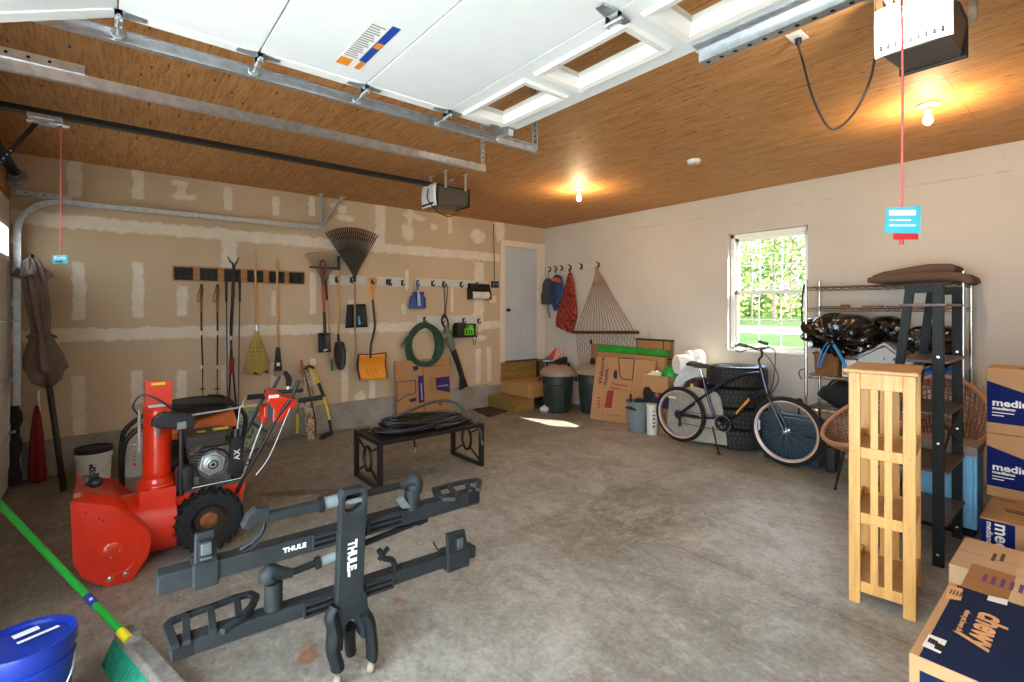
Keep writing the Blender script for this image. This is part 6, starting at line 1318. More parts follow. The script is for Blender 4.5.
b = MB(); b.tube([wy(570,274,yb), hooks[3]+V(0,-.05,-.02)], .014, 8); b.tube(smooth_path([wy(560.5,327,yb), wy(566,331,yb), wy(572,333,yb)], 4), .009, 6); b.build('bag_strap', BKF, t)
# hammock
HM = M('hammock_cord', (150,128,108), .9); HWD = wood('dark_spreader', (70,34,22), (96,50,32), 'X')
t = thing('hammock', wy(605,360,YW-.09), 'taupe rope hammock hanging from the coat rail with a dark wooden spreader bar', 'hammock')
yh = YW-.09; ap = hooks[5]+V(0,-.055,-.04); sl = wy(575,332.3,yh); sr = wy(636,332.3,yh)
b = MB(); n = 17
for k in range(n): f = k/(n-1); e = sl.lerp(sr, .02+.96*f); b.tube(smooth_path([ap+V((f-.5)*.02,0,0), ap.lerp(e,.16)+V((.5-f)*.04,0,0), e], 4), .0065, 5)
b.build('clew_cords', HM, t)
b = MB(); b.tube([ap+V(0,0,.01), ap+V(0,0,-.10)], [.02,.03], 10); b.tube([ap+V(-.02,-.01,-.12), ap+V(-.03,-.01,-.28)], .014, 6); b.build('knot', HM, t)
b = MB(); b.tube([sl-V(.03,0,0), sr+V(.03,0,0)], .024, 12); b.ball(sl-V(.03,0,0), .027, 10, 6); b.ball(sr+V(.03,0,0), .027, 10, 6); b.build('spreader_bar', HWD, t, smooth=True)
b = MB(); m = 22; low = .62
bl_ = wy(582,358,yh); br2 = wy(630,358,yh)
for k in range(m):
    f = k/(m-1); p0 = sl.lerp(sr, .02+.96*f); p1 = bl_.lerp(br2, f); p1.z = .55; pts = [p0.lerp(p1, i/14)+V(.007*(1 if (i+k) % 2 else -1), -.03*math.sin(PI*i/14)+.01*((i+k) % 2), 0) for i in range(15)]; b.tube(pts, .0062, 5)
b.build('net_bed', HM, t)
b = MB(); q = wy(591,342,yh-.04); b.ball(q, (.02,.02,.04), 8, 6); b.build('cord_knot', DARKIN, t)

# --- flattened boxes, green board, strapped carton
BL = fl(590,418.5); BR = fl(648,426.9); TL = wy(596.5,356.5,BL.y+.17)
N = plane(BL, BR, TL)
t = thing('flattened_box', (BL+BR)/2, 'large flattened carton printed Welcome home, leaning by the bins', 'cardboard box')
b = MB(); b.prism([BL, BR, onp(656,361.0,BL,N), onp(596.5,356.5,BL,N)], N*-.03); pb = b.build('panel', CARD, t)
PU = M('plum_print', (48,30,66), .6); RDP = M('brick_print', (146,34,30), .6); FP = M('brown_print', (140,94,56), .7)
u_ = (onp(600.5,380,BL,N)-onp(602.5,360,BL,N)).normalized(); up2 = (onp(612,375,BL,N)-onp(601,374,BL,N)).normalized()
text('Welcome', onp(600.4,383.8,BL,N)+N*.001, -u_, up2*-1 if (-u_).cross(up2*-1).dot(N) > 0 else up2, .098, PU, t, bold=.002, sx=1.05)
text('home.', onp(605.2,384.8,BL,N)+N*.001, -u_, up2*-1 if (-u_).cross(up2*-1).dot(N) > 0 else up2, .098, PU, t, bold=.002, sx=1.05)
b = MB(); o = [(618.5,358),(634.5,358.7),(632.5,380),(622,378.8),(620,375.5)]
for i in range(5): b.bar(onp(*o[i],BL,N)+N*.001, onp(*o[(i+1) % 5],BL,N)+N*.001, .014, .0015, N)
decal(b, [(614,371),(616.5,369.5),(617.5,373),(617,379),(613.8,378.5),(613.3,375)], BL, N); decal(b, [(643.5,378.5),(646.5,377.5),(647.3,380),(645,381.5),(643.2,380.5)], BL, N); b.build('print', PU, t)
b = MB(); decal(b, [(607.5,390.5),(614,390.3),(611.5,408),(604.3,407.5)], BL, N); b.build('red_print', RDP, t)
rt = (onp(625,384.2,BL,N)-onp(611,382.2,BL,N)); vv_ = N.cross(rt).normalized()
text('Welcome', onp(610.8,383.4,BL,N)+N*.001, rt, vv_, .062, RDP, t, bold=.0012, sx=1.1); text('home.', onp(610.3,387.3,BL,N)+N*.001, rt, vv_, .062, RDP, t, bold=.0012, sx=1.1)
b = MB()
for k in range(4): decal(b, [(597,397+3*k),(600.5,397.2+3*k),(600.3,399+3*k),(596.8,398.8+3*k)], BL, N)
decal(b, [(606,414),(621,415.7),(621,416.6),(606,414.9)], BL, N); decal(b, [(597.5,386.5),(634.5,391.8),(634.5,392.2),(597.5,386.9)], BL, N); decal(b, [(634.6,360),(634.9,360),(628,424),(627.6,424)], BL, N)
decal(b, [(607.5,358),(607.8,358),(602,416.5),(601.6,416.5)], BL, N); b.build('fold_line', FP, t)
# carton with bright green edge behind it
y2 = 6.88
t = thing('tall_carton', wy(630,420,y2), 'brown carton with a bright green top edge standing behind the Welcome home carton', 'cardboard box')
q = [wy(597.5,351.5,y2), wy(664.5,356,y2)]; b = MB(); b.box2((q[0].x,y2,0), (q[1].x,y2+.09,q[0].z)); b.build('carton_body', CARD, t, bevel=.003)
b = MB(); b.prism([wy(598.5,344.5,y2+.05), wy(666,351.0,y2+.05), wy(666.5,356,y2), wy(598,351.5,y2)], (0,.09,0)); b.build('green_edge', M('bright_green', (24,150,44), .5), t)
t = thing('small_carton', wy(596,358,y2+.2), 'small brown carton end sticking out behind the green-edged carton below the hammock', 'cardboard box')
b = MB(); q0 = wy(591,343.5,y2+.11); q1 = wy(598.5,357.5,y2+.11); b.box2((q0.x,y2+.105,.0), (q0.x+.34,y2+.135,q0.z)); b.build('carton_body', CARDD, t, bevel=.003); b = MB(); b.box2((q0.x+.03,y2+.103,.1), (q0.x+.05,y2+.105,q0.z)); b.build('tape', FP, t)
t = thing('strapped_carton', wy(653,360,YW-.08), 'flat brown carton with black straps standing against the wall left of the window', 'cardboard box')
a = wy(635.2,338.5,YW-.09); c = wy(671,339.5,YW-.09); b = MB(); b.box2((a.x,YW-.07,.0), (c.x,YW-.015,a.z)); b.build('carton_body', CARDD, t, bevel=.003)
b = MB()
for x in (a.x+.01, c.x-.14, c.x-.012): b.box2((x-.006,YW-.074,.0), (x+.006,YW-.010,a.z+.004))
b.box2((a.x-.003,YW-.074,a.z-.02), (c.x+.003,YW-.012,a.z+.003)); b.box2((c.x-.14,YW-.074,a.z-.29), (c.x+.002,YW-.012,a.z-.27)); b.build('strap', BLACKP, t)
b = MB(); q = wy(650.5,335,YW); b.tube([q+V(-.016,-.03,-.05), q+V(-.016,-.03,.035), q+V(.016,-.03,.035), q+V(.016,-.03,-.05)], .005, 6); b.build('wire_loop', GALV, t)
# --- grey bucket, white tube
gb = fl(637.5,433); gb = gb+(gb-EYE).normalized()*.11; gb.z = 0
t = thing('tall_grey_bin', gb, 'tall grey plastic bin holding black hand tools beside the bicycle', 'bin'); GBN = M('grey_blue_plastic', (118,130,134), .4, var=.06)
b = MB(); b.lathe([(.001,0),(.125,0),(.13,.01),(.152,.40),(.16,.41),(.16,.42),(.150,.42),(.124,.02),(.001,.02)], gb, (0,0,1), 32); b.build('bin_body', GBN, t, smooth=30)
T = gb+V(0,0,.42); s = _R
b = MB(); b.tube(smooth_path([gb+s*-.07+V(0,-.02,.24), T+s*-.07+V(0,-.16,-.07), T+s*-.16+V(0,-.14,-.04)], 5), .0, 6); 
b = MB(); hp = dp(625,407.5,gb-(gb-EYE).normalized()*.17); hq = dp(636.5,410.5,gb-(gb-EYE).normalized()*.18); b.tube(smooth_path([hp, hp.lerp(hq,.4)+V(0,0,.012), hq], 4), [.006,.012,.017,.02,.02,.018,.015,.012,.006], 8); b.build('black_handle', BLACKP, t, smooth=True)
def tool(nm, lab, p0, p1, r0, r1, head=None):
    t = thing(nm, gb+V(0,0,.03), lab, 'hand tool', 'hand tools in the grey bin'); b = MB(); b.tube([p0, p0.lerp(p1,.6), p1], [r0,r0,r1], 10); b.build('handle', BLACKP, t, smooth=True)
    if head: b = MB(); head(b, p1); b.build('head', BKF, t, smooth=True)
G = lambda a, c, z: gb+_R*a-_F*c+V(0,0,z)
tool('snow_brush', 'black brush with a wide round head standing highest in the grey bin', G(.03,0,.03), dp(648,395,gb), .014, .016, lambda b, p: (b.ball(p+V(0,0,.03), (.075,.05,.085), 16, 10, lambda d: 1+.1*math.sin(8*d.x)), b.ball(p+_R*.05+V(0,0,-.02), (.06,.045,.06), 14, 9)))
tool('hand_rake', 'short black tool poking out at the left rim of the grey bin', G(-.05,0,.03), dp(630.5,394,gb), .012, .016)
tool('dust_brush', 'dark brush head just above the rim of the grey bin', G(-.02,.04,.03), dp(639,401,gb), .014, .02, lambda b, p: b.ball(p, (.07,.05,.04), 14, 9))
wt = wy(652.3,431,6.335); wt.z = 0
t = thing('white_canister', wt, 'slim white canister with black lettering marks beside the grey bin', 'canister'); b = MB(); b.lathe([(.001,0),(.066,0),(.07,.006),(.078,.36),(.082,.37),(.082,.40),(.07,.405),(.001,.405)], wt, (0,0,1), 28); b.build('canister_body', WBK, t, smooth=30)
b = MB(); d = (EYE-wt); a0 = math.atan2(d.y, d.x)+.35
for k, (z, l) in enumerate(((.10,.05),(.15,.04),(.20,.05),(.25,.04),(.31,.03))):
    e = lambda an, z: wt+V(math.cos(an), math.sin(an), 0)*(.0715+.008*z/.36+.0012)+V(0,0,z); b.add([e(a0-.3,z), e(a0+.1,z+.01), e(a0+.1,z+l*.6), e(a0-.3,z+l*.55)], [(0,1,2,3)])
b.build('lettering_mark', BLACKP, t, fix=False)
# --- stacked boxes with a ball, paper rolls, wrapped cushion behind the rear wheel
yb2 = 6.42
q0 = wy(646,405,yb2); q1 = wy(690,433,yb2); t = thing('lower_carton', V((q0.x+q1.x)/2,yb2+.2,0), 'brown carton on the floor behind the bicycle rear wheel', 'cardboard box'); b = MB(); b.box2((2.70,yb2,0), (3.30,yb2+.40,.345)); b.build('carton_body', CARDD, t, bevel=.004); b = MB(); b.box2((3.02,yb2-.001,0), (3.06,yb2,.345)); b.box2((3.02,yb2,.345), (3.06,yb2+.40,.346)); b.build('tape', FP, t)
t = thing('blue_carton', (2.9,yb2+.2,.347), 'dark blue carton with a red mark in the stack behind the rear wheel', 'cardboard box'); b = MB(); b.box2((2.69,yb2+.005,.348), (3.26,yb2+.40,.545)); b.build('carton_body', M('dark_blue_carton', (26,36,74), .6), t, bevel=.004)
b = MB(); q = wy(657,395,yb2+.003); b.ball(q, (.03,.004,.03), 10, 6); b.build('red_mark', M('mark_red', (196,70,60), .6), t)
t = thing('open_carton', (2.8,yb2+.2,.548), 'open brown carton holding a green ball and white cloth', 'cardboard box'); x0, x1, z0, z1 = 2.67, 3.08, .549, .775
b = MB()
for a, c in (((x0,yb2+.0,z0),(x1,yb2+.01,z1)), ((x0,yb2+.40,z0),(x1,yb2+.41,z1)), ((x0,yb2+.01,z0),(x0+.01,yb2+.40,z1)), ((x1-.01,yb2+.01,z0),(x1,yb2+.40,z1)), ((x0+.01,yb2+.01,z0),(x1-.01,yb2+.40,z0+.01))): b.box2(a, c)
b.build('carton_body', CARD, t); b = MB(); b.prism([(x1,yb2+.01,z1),(x1,yb2+.4,z1),(x1+.10,yb2+.38,z1-.12),(x1+.10,yb2+.03,z1-.12)], (0.004,0,.004)); b.build('flap', CARD, t)
b = MB(); q = wy(670.5,371,yb2+.17); b.ball(V(q.x,yb2+.19,.775), .135, 24, 14); tag(b.build('ball', M('green_ball', (26,150,60), .4), smooth=True), 'bright green ball sitting in the open carton', 'ball')
b = MB(); b.ball(V(2.79,yb2+.15,.765), (.10,.09,.05), 16, 10, lambda d: 1+.15*math.sin(9*d.x+4*d.y)); tag(b.build('white_cloth', M('white_cloth', (222,220,214), .9), smooth=True), 'crumpled white cloth in the open carton left of the green ball', 'cloth')
PAPER = M('white_foam_paper', (232,232,226), .7, var=.03)
t = thing('brown_case', (3.26,6.78,.348), 'dark reddish brown soft case behind the bicycle saddle', 'case'); b = MB(); b.box2((3.20,6.47,.547), (3.475,6.72,.79)); b.build('case_body', M('red_brown_leather', (66,38,28), .6, var=.2), t, bevel=.03)
b = MB(); b.box2((3.38,6.464,.66), (3.42,6.472,.72)); b.build('yellow_tag', YELLOW, t); b = MB(); b.box2((3.31,6.50,.0), (3.47,6.70,.547)); b.build('stand_panel', M('dark_stand', (44,40,38), .7), t)
for c0, lab, r in ((wy(682.5,364.5,6.56), 'white paper roll standing out nearest the bicycle saddle', .125), (wy(694,359.5,6.76), 'white paper roll behind the other roll, closest to the tyres', .13)):
    b = MB(); ax = V(.55,.84,0) if 'nearest' in lab else V(.55,.84,0); b.lathe([(.03,-.09),(r*.97,-.09),(r,-.08),(r,.09),(r*.97,.10),(.03,.10)], c0, ax, 32, close=True); tag(b.build('paper_roll', PAPER, smooth=30), lab, 'paper roll', 'white rolls behind the saddle')
b = MB(); pts = [(673,385),(676,377),(683,368),(688,364.5),(693,366),(697,371),(699,377),(692,378),(684,382),(678,391),(675,391)]
FILM = M('clear_film', (196,204,208), .2, var=.2, scale=14)
nq = len(pts); fr_ = [wy(x,y,6.40) for x, y in pts]; bk = [wy(x,y,6.40)+V(.02,.05,.01) for x, y in pts]; b.add(fr_+bk, [tuple(range(nq)), tuple(range(2*nq-1,nq-1,-1))]+[(i,(i+1) % nq,nq+(i+1) % nq,nq+i) for i in range(nq)]); t = b.build('plastic_wrap', FILM, bevel=.01); tag(t, 'crumpled translucent plastic sleeve hanging over the dark brown case', 'plastic wrap')
b = MB(); fr_ = [wy(x,y,6.40) for x, y in ((671,391),(694,386),(717,392),(721,397),(724,410),(728.5,445),(690,440),(668,432))]; fr_ = [V(p.x, 6.362+.012*(p.z), max(p.z,.003)) for p in fr_]; b.prism(fr_, (0,.018,0)); tag(b.build('leaning_board', M('beige_grey_board', (166,160,150), .7), bevel=.004), 'pale grey board with rounded corners leaning behind the bicycle', 'board')

# --- stacked tyres
def tread_tyre(c, R, r, w, label):
    t = thing('car_tyre', c, label, 'tyre', 'stacked car tyres below the window'); b = MB(); h = w/2; m = c+V(0,0,h)
    b.lathe([(r,-h*.80),(r+.03,-h*.96),(R-.07,-h),(R-.02,-h*.90),(R-.004,-h*.70),(R-.004,h*.70),(R-.02,h*.90),(R-.07,h),(r+.03,h*.96),(r,h*.80),(r-.004,0)], m, (0,0,1), 48, close=True)
    for k in range(44):
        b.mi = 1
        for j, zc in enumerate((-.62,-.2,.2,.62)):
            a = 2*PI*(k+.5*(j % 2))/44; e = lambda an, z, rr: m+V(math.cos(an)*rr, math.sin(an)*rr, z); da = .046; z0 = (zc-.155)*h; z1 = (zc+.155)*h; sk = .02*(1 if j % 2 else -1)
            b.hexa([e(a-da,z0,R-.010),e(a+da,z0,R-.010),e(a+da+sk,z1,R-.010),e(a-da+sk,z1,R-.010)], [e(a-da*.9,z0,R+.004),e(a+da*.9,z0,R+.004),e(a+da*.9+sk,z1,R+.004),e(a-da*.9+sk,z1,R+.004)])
    b.build('tread_casing', [M('tyre_rubber', (18,18,18), .75, var=.25, scale=30), M('tread_highlight_rubber', (50,48,45), .7, var=.3, scale=40)], t, smooth=35); return t  # same rubber, tread blocks coloured paler as painted highlights
tc_ = V(3.84,6.735,0)
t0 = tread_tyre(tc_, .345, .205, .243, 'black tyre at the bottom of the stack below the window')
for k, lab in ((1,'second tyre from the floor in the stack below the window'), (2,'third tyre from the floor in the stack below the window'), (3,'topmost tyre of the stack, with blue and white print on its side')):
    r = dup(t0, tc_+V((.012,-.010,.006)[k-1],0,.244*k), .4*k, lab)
b = MB(); c3 = tc_+V(.006,0,.976)
for a0_, a1_, r0, r1 in ((3.5,5.9,.22,.335),):
    n = 26; vs = [c3+V(math.cos(a0_+(a1_-a0_)*i/n)*rr, math.sin(a0_+(a1_-a0_)*i/n)*rr, zz) for i in range(n+1) for rr, zz in ((r0,.002),(r1,.001),(r1,.004),(r0,.005))]
    b.add(vs, [(i*4+k, i*4+(k+1) % 4, (i+1)*4+(k+1) % 4, (i+1)*4+k) for i in range(n) for k in range(4)])
prt = b.build('printed_band', M('tyre_blue_print', (66,112,160), .5, var=.3, scale=20), r)
b = MB()
for k in range(9):
    a = 3.7+.24*k; e = lambda an, rr: c3+V(math.cos(an)*rr, math.sin(an)*rr, .0055); b.add([e(a,.245),e(a+.06,.245),e(a+.12+.03*(k % 2),.315),e(a+.06+.03*(k % 2),.315)], [(0,1,2,3)])
b.build('white_print', M('tyre_white_print', (206,220,230), .5), prt, fix=False)

# --- bicycle
YB = 6.30; bk = thing('bicycle', (3.97,YB,0), 'dark blue cruiser bicycle with orange rim stripes standing in front of the tyres', 'bicycle')
BLU = M('bicycle_blue', (22,40,62), .25, .3, var=.05, coat=.5); ORS = M('orange_stripe', (224,146,40), .45); RIMW = M('rim_silver', (170,172,180), .3, .6)
def B(px, py, dy=0): return wy(px, py, YB+dy)
RH = V(B(680,414).x, YB, .345); FH = V(B(786,432).x, YB, .370)
def wheel(c, nm):
    b = MB(); R = c.z
    b.lathe([(R-.052,-.016),(R-.03,-.028),(R-.008,-.018),(R,0),(R-.008,.018),(R-.03,.028),(R-.052,.016)], c, (0,1,0), 56, close=True); w = b.build(nm, RUBBER, bk, smooth=40)
    b = MB(); b.lathe([(R-.052,-.0165),(R-.045,-.0215),(R-.045,-.0225),(R-.053,-.0175)], c, (0,1,0), 56, close=True); b.build('white_wall', M('white_wall', (202,204,214), .5), w, smooth=True)
    b = MB(); b.lathe([(R-.072,-.012),(R-.053,-.017),(R-.053,.017),(R-.072,.012)], c, (0,1,0), 56, close=True); b.build('rim', RIMW, w, smooth=30)
    b = MB(); b.lathe([(R-.062,-.0150),(R-.052,-.0172),(R-.052,-.0180),(R-.062,-.0158)], c, (0,1,0), 56, close=True); b.build('rim_stripe', ORS, w)
    b = MB()
    for k in range(36):
        a = 2*PI*k/36; s = (-1 if k % 2 else 1); a2 = a+(.55 if (k//2) % 2 else -.55); b.bar(c+V(.025*math.cos(a2),s*.028,.025*math.sin(a2)), c+V((R-.072)*math.cos(a),s*.004,(R-.072)*math.sin(a)), .0018, .0018, (0,1,0))
    b.build('spokes', M('dull_spoke', (120,120,120), .4, .8), w)
    b = MB(); b.tube([c+V(0,-.06,0), c+V(0,.06,0)], .012, 10); b.lathe([(.001,-.034),(.028,-.034),(.028,-.026),(.016,-.02),(.016,.02),(.028,.026),(.028,.034),(.001,.034)], c, (0,1,0), 16); b.build('hub', BLACKM if nm == 'rear_wheel' else STEEL, w, smooth=30); return w
rw = wheel(RH, 'rear_wheel'); fw = wheel(FH, 'front_wheel')
b = MB(); b.box(RH+V(-.10,-.02,.20), (.11,.012,.028)); b.build('reflector', WHITE, rw, bevel=.004); b = MB(); b.box(FH+V(-.27,-.02,.02), (.022,.012,.11)); b.build('reflector', M('pale_reflector', (210,216,220), .3), fw, bevel=.004)
BB_ = B(725,423); SEAT = B(706.5,393); 
def tb(nm, pts, r, m=BLU, par=bk): b = MB(); b.tube(smooth_path(pts, 5) if len(pts) > 2 else pts, r, 12); return b.build(nm, m, par, smooth=True)
fr0 = tb('seat_tube', [B(703,377), SEAT, B(714.5,417)], .017)
tb('top_tube', [B(705.4,395), B(727,381.3), B(743.4,374.8), B(760,372.8)], .018)
dn = tb('down_tube', [B(714.5,417.5), B(734,416.5), B(749.5,400), B(759,392), B(766.5,388.5)], .020)
p0 = B(738.5,412,-.021); p1 = B(749.5,399.5,-.021); b = MB(); b.tube([B(737,413.8), B(750,399.2)], .0212, 12); b.build('orange_lettering_band', ORS, dn, smooth=True)
b = MB()
for k in range(6): q = B(738.5,412.2,-.019).lerp(B(748.8,400.5,-.019), k/5.5); b.bar(q+V(-.004,-.003,-.008), q+V(.008,-.003,.008), .006, .002, (0,1,0))
b.build('lettering_mark', BLU, dn)
tb('head_tube', [B(760.5,367.5), B(767.3,393.5)], .024)
for s in (-1, 1):
    tb('fork_blade', [B(767.5,393)+V(0,s*.03,0), B(772.5,402)+V(0,s*.045,0), FH+V(0,s*.045,0)], .013, BLU)
    tb('seat_stay', [SEAT+V(-.01,s*.03,-.02), B(692,405)+V(0,s*.045,0), RH+V(0,s*.05,0)], .010); tb('chain_stay', [B(714.5,418)+V(0,s*.03,0), B(700,417.5)+V(0,s*.045,0), RH+V(0,s*.05,0)], .011)
tb('bottom_bracket_arm', [B(714.5,417.5), BB_], .022)
tb('seat_post', [B(699.5,368), B(703.5,379)], .013, STEEL)
b = MB(); sc = B(700.5,365.5); 
def sad(u, v): 
    f = u; w_ = .11*(1-f)**.55+.018; a = PI*v; return sc+V(-.12+.28*f, w_*math.cos(a), .035*math.sin(a)*(1-.3*f)+.015*(1-f)**2-.012)
b.grid(sad, 12, 8); b.build('saddle', M('black_vinyl', (34,34,36), .4), bk, smooth=True, solid=.02)
b = MB(); b.tube([sc+V(-.09,.03,-.03), sc+V(.10,.03,-.02)], .005, 6); b.tube([sc+V(-.09,-.03,-.03), sc+V(.10,-.03,-.02)], .005, 6); b.build('saddle_rail', STEEL, bk)
ch_ = M('chainring_black', (28,28,30), .4, .4); cb_ = V(BB_.x, YB-.055, BB_.z)
b = MB(); b.lathe([(.062,-.003),(.088,-.003),(.088,.003),(.062,.003)], cb_, (0,1,0), 32, close=True)
for k in range(5): a = 2*PI*k/5; b.bar(cb_, cb_+V(.066*math.cos(a),0,.066*math.sin(a)), .016, .006, (0,1,0))
b.lathe([(.001,-.01),(.024,-.01),(.024,.01),(.001,.01)], cb_, (0,1,0), 16); cr = b.build('chainring', ch_, bk)
b = MB(); b.lathe([(.088,-.009),(.100,-.009),(.100,-.003),(.088,-.003)], cb_, (0,1,0), 32, close=True); b.build('chain_guard', STEEL, cr)
for s, dx in ((-1,1),(1,-1)):
    e = cb_+V(dx*.11, s*.03-.01 if s < 0 else .13, -.12*dx*-.3); b = MB(); b.bar(V(BB_.x,e.y,BB_.z), V(e.x,e.y,e.z), .024, .012, (0,1,0)); ca = b.build('crank', BLACKM, bk, bevel=.003); b = MB(); b.box(V(e.x,e.y+s*.05,e.z), (.085,.07,.02)); b.build('pedal', BLACKP, ca, bevel=.004)
b = MB(); b.tube([cb_+V(0,.004,.085), V(RH.x,YB-.05,RH.z+.045)], .005, 6); b.tube([cb_+V(0,.004,-.085), V(RH.x+.08,YB-.05,RH.z-.10), V(RH.x+.02,YB-.05,RH.z-.10), V(RH.x,YB-.05,RH.z-.045)], .005, 6); b.build('chain', M('chain_steel', (90,88,86), .4, .8), bk)
b = MB()
for k in range(5): b.lathe([(.02,0),(.055-.006*k,0),(.055-.006*k,.003),(.02,.003)], V(RH.x,YB-.04-.006*k,RH.z), (0,1,0), 20, close=True)
b.build('cassette', M('dark_cassette', (70,68,66), .4, .7), bk); b = MB(); b.box(V(RH.x+.03,YB-.055,RH.z-.08), (.03,.02,.09)); b.lathe([(.001,0),(.025,0),(.025,.008),(.001,.008)], V(RH.x+.03,YB-.06,RH.z-.12), (0,1,0), 12); b.build('derailleur', BLACKM, bk, bevel=.004)
b = MB(); ks = B(725.5,445); b.tube([B(712.5,427), V(ks.x,YB-.16,.012)], .009, 8); b.tube([V(ks.x-.012,YB-.15,.012), V(ks.x+.02,YB-.17,.010)], .011, 8); b.build('kickstand', BLACKM, bk, smooth=True)
st = tb('handlebar_stem', [B(760.5,368), B(758.8,360), B(762,355.5), B(761,348)], .013, BLACKM)
hb0 = B(761,348)
tb('handlebar', [V(hb0.x-.08,YB-.30,hb0.z+.045), V(hb0.x-.01,YB-.27,hb0.z+.03), V(hb0.x,YB-.12,hb0.z+.0), hb0, V(hb0.x,YB+.12,hb0.z+.0), V(hb0.x-.04,YB+.28,hb0.z+.02), V(hb0.x-.15,YB+.30,hb0.z+.05)], .0115, BLACKM)
for s in (-1, 1): tb('grip', [V(hb0.x-(.16 if s > 0 else .11),YB+s*.31,hb0.z+.052), V(hb0.x-(.055 if s > 0 else .02),YB+s*(.297 if s > 0 else .275),hb0.z+.030)], .0185, M('green_grey_grip', (70,86,74), .7))
for s in (-1, 1): b = MB(); b.tube(smooth_path([V(hb0.x-.04,YB+s*.26,hb0.z-.01), V(hb0.x-.10,YB+s*.27,hb0.z-.035), V(hb0.x-.15,YB+s*.28,hb0.z-.02)], 4), .006, 6); b.build('brake_lever', BLACKM, bk)
b = MB()
for s, w_ in ((-1,1.0),(1,.8)): b.tube(smooth_path([V(hb0.x-.05,YB+s*.24,hb0.z), V(hb0.x+.10*w_,YB+s*.16,hb0.z-.04), V(hb0.x+.20*w_,YB-.05,hb0.z-.28), V(hb0.x+.14*w_,YB-.03,hb0.z-.46), V(hb0.x+.04,YB-.02,hb0.z-.52)], 6), .005, 6)
b.build('brake_cable', BLACKP, bk)
# ================================================================== RIGHT SIDE: WIRE SHELVING AND WHAT IT HOLDS
CHR = M('chrome_wire', (190,184,180), .22, 1.0, var=.06)
sx0, sx1, sy0, sy1 = 4.67, 5.955, 6.63, 7.03
ws_ = thing('wire_shelving', ((sx0+sx1)/2,6.83,0), 'chrome wire shelving unit against the wall right of the window', 'shelving unit')
for x, y, zt in ((sx0,sy0,1.985),(sx0,sy1,1.985),(sx1,sy0,2.0),(sx1,sy1,1.99)):
    b = MB(); b.tube([(x,y,.0),(x,y,zt)], .0145, 12); b.lathe([(.001,0),(.017,0),(.017,.012),(.001,.016)], (x,y,zt), (0,0,1), 12); b.lathe([(.001,0),(.024,0),(.02,.03),(.001,.03)], (x,y,.0), (0,0,1), 12); b.build('post', CHR, ws_, smooth=40)
SH = [1.915, 1.685, .955, .60, .20]
for z in SH:
    b = MB()
    for y in (sy0+.012, sy1-.012):
        b.tube([(sx0,y,z),(sx1,y,z)], .0045, 6); b.tube([(sx0,y,z-.032),(sx1,y,z-.032)], .0045, 6); n = 34
        b.tube([V(sx0+(sx1-sx0)*i/n, y, z-.002-.028*(i % 2)) for i in range(n+1)], .003, 5)
    for x in (sx0, sx1): b.tube([(x,sy0,z),(x,sy1,z)], .0045, 6); b.tube([(x,sy0,z-.032),(x,sy1,z-.032)], .0045, 6)
    n = 46
    for i in range(1, n): x = sx0+(sx1-sx0)*i/n; b.tube([(x,sy0+.012,z),(x,sy1-.012,z)], .0022, 4)
    for y in (sy0+.13, sy0+.27): b.tube([(sx0,y,z-.006),(sx1,y,z-.006)], .0035, 5)
    b.build('wire_shelf', CHR, ws_)
b = MB(); q = V(sx0-.02,sy0-.02,1.0); b.tube(smooth_path([V(sx0-.01,sy0-.018,1.95), V(sx0-.03,sy0-.02,1.8), V(sx0-.035,sy0-.02,1.6), V(sx0-.02,sy0-.02,1.42)], 5), .009, 6); b.tube(smooth_path([V(sx0,sy0-.018,1.02), V(sx0-.05,sy0-.03,1.0), V(sx0-.06,sy0-.03,.95), V(sx0-.03,sy0-.03,.90)], 4), .006, 6); tag(b.build('hanging_strap', BLACKP, org=(sx0-.03,sy0-.02,.9)), 'thin black strap hanging down the left post of the wire shelving', 'strap')
# folded blanket on top
BRN = M('brown_quilt', (92,72,62), .9, var=.12, scale=30, bump=.15); zt = SH[0]+.006
t = thing('folded_blanket', (5.6,6.72,zt), 'folded brown moving blanket lying on top of the wire shelving', 'blanket')
def slab(pts, y0, y1, th):                         # thick folded sheet along a profile in x,z
    P = smooth_path([V(x, 0, z) for x, z in pts], 5); n = len(P); vs = []; fs = []; up = []; dn_ = []
    for i in range(n):
        tg = (P[min(i+1,n-1)]-P[max(i-1,0)]).normalized(); nn = V(-tg.z,0,tg.x); e = th*(.55+.45*min(1, min(i, n-1-i)/2)); up.append(P[i]+nn*e/2); dn_.append(P[i]-nn*e/2)
    loop = up+dn_[::-1]; m = len(loop)
    ys_ = [y0, y0+.02, (y0+y1)/2, y1-.02, y1]
    for j, y in enumerate(ys_):
        k = .0 if j in (0, 4) else 1.0
        for i, p in enumerate(loop): q = P[i if i < n else m-1-i]; vs.append(V(p.x, y, q.z+(p.z-q.z)*(.45+.55*k)))
    for j in range(4):
        for i in range(m): fs.append((j*m+i, j*m+(i+1) % m, (j+1)*m+(i+1) % m, (j+1)*m+i))
    fs += [tuple(range(m)), tuple(4*m+i for i in range(m-1, -1, -1))]; return vs, fs
b = MB(); b.add(*slab([(5.24,zt+.042),(5.45,zt+.055),(5.72,zt+.058),(5.88,zt+.05),(5.96,zt+.03),(6.01,zt-.01)], 6.60, 7.02, .085)); b.build('lower_fold', BRN, t, smooth=60)
b = MB(); b.add(*slab([(5.28,zt+.065),(5.50,zt+.10),(5.70,zt+.13),(5.82,zt+.127),(5.90,zt+.118)], 6.61, 7.02, .085)); b.build('upper_fold', BRN, t, smooth=60)
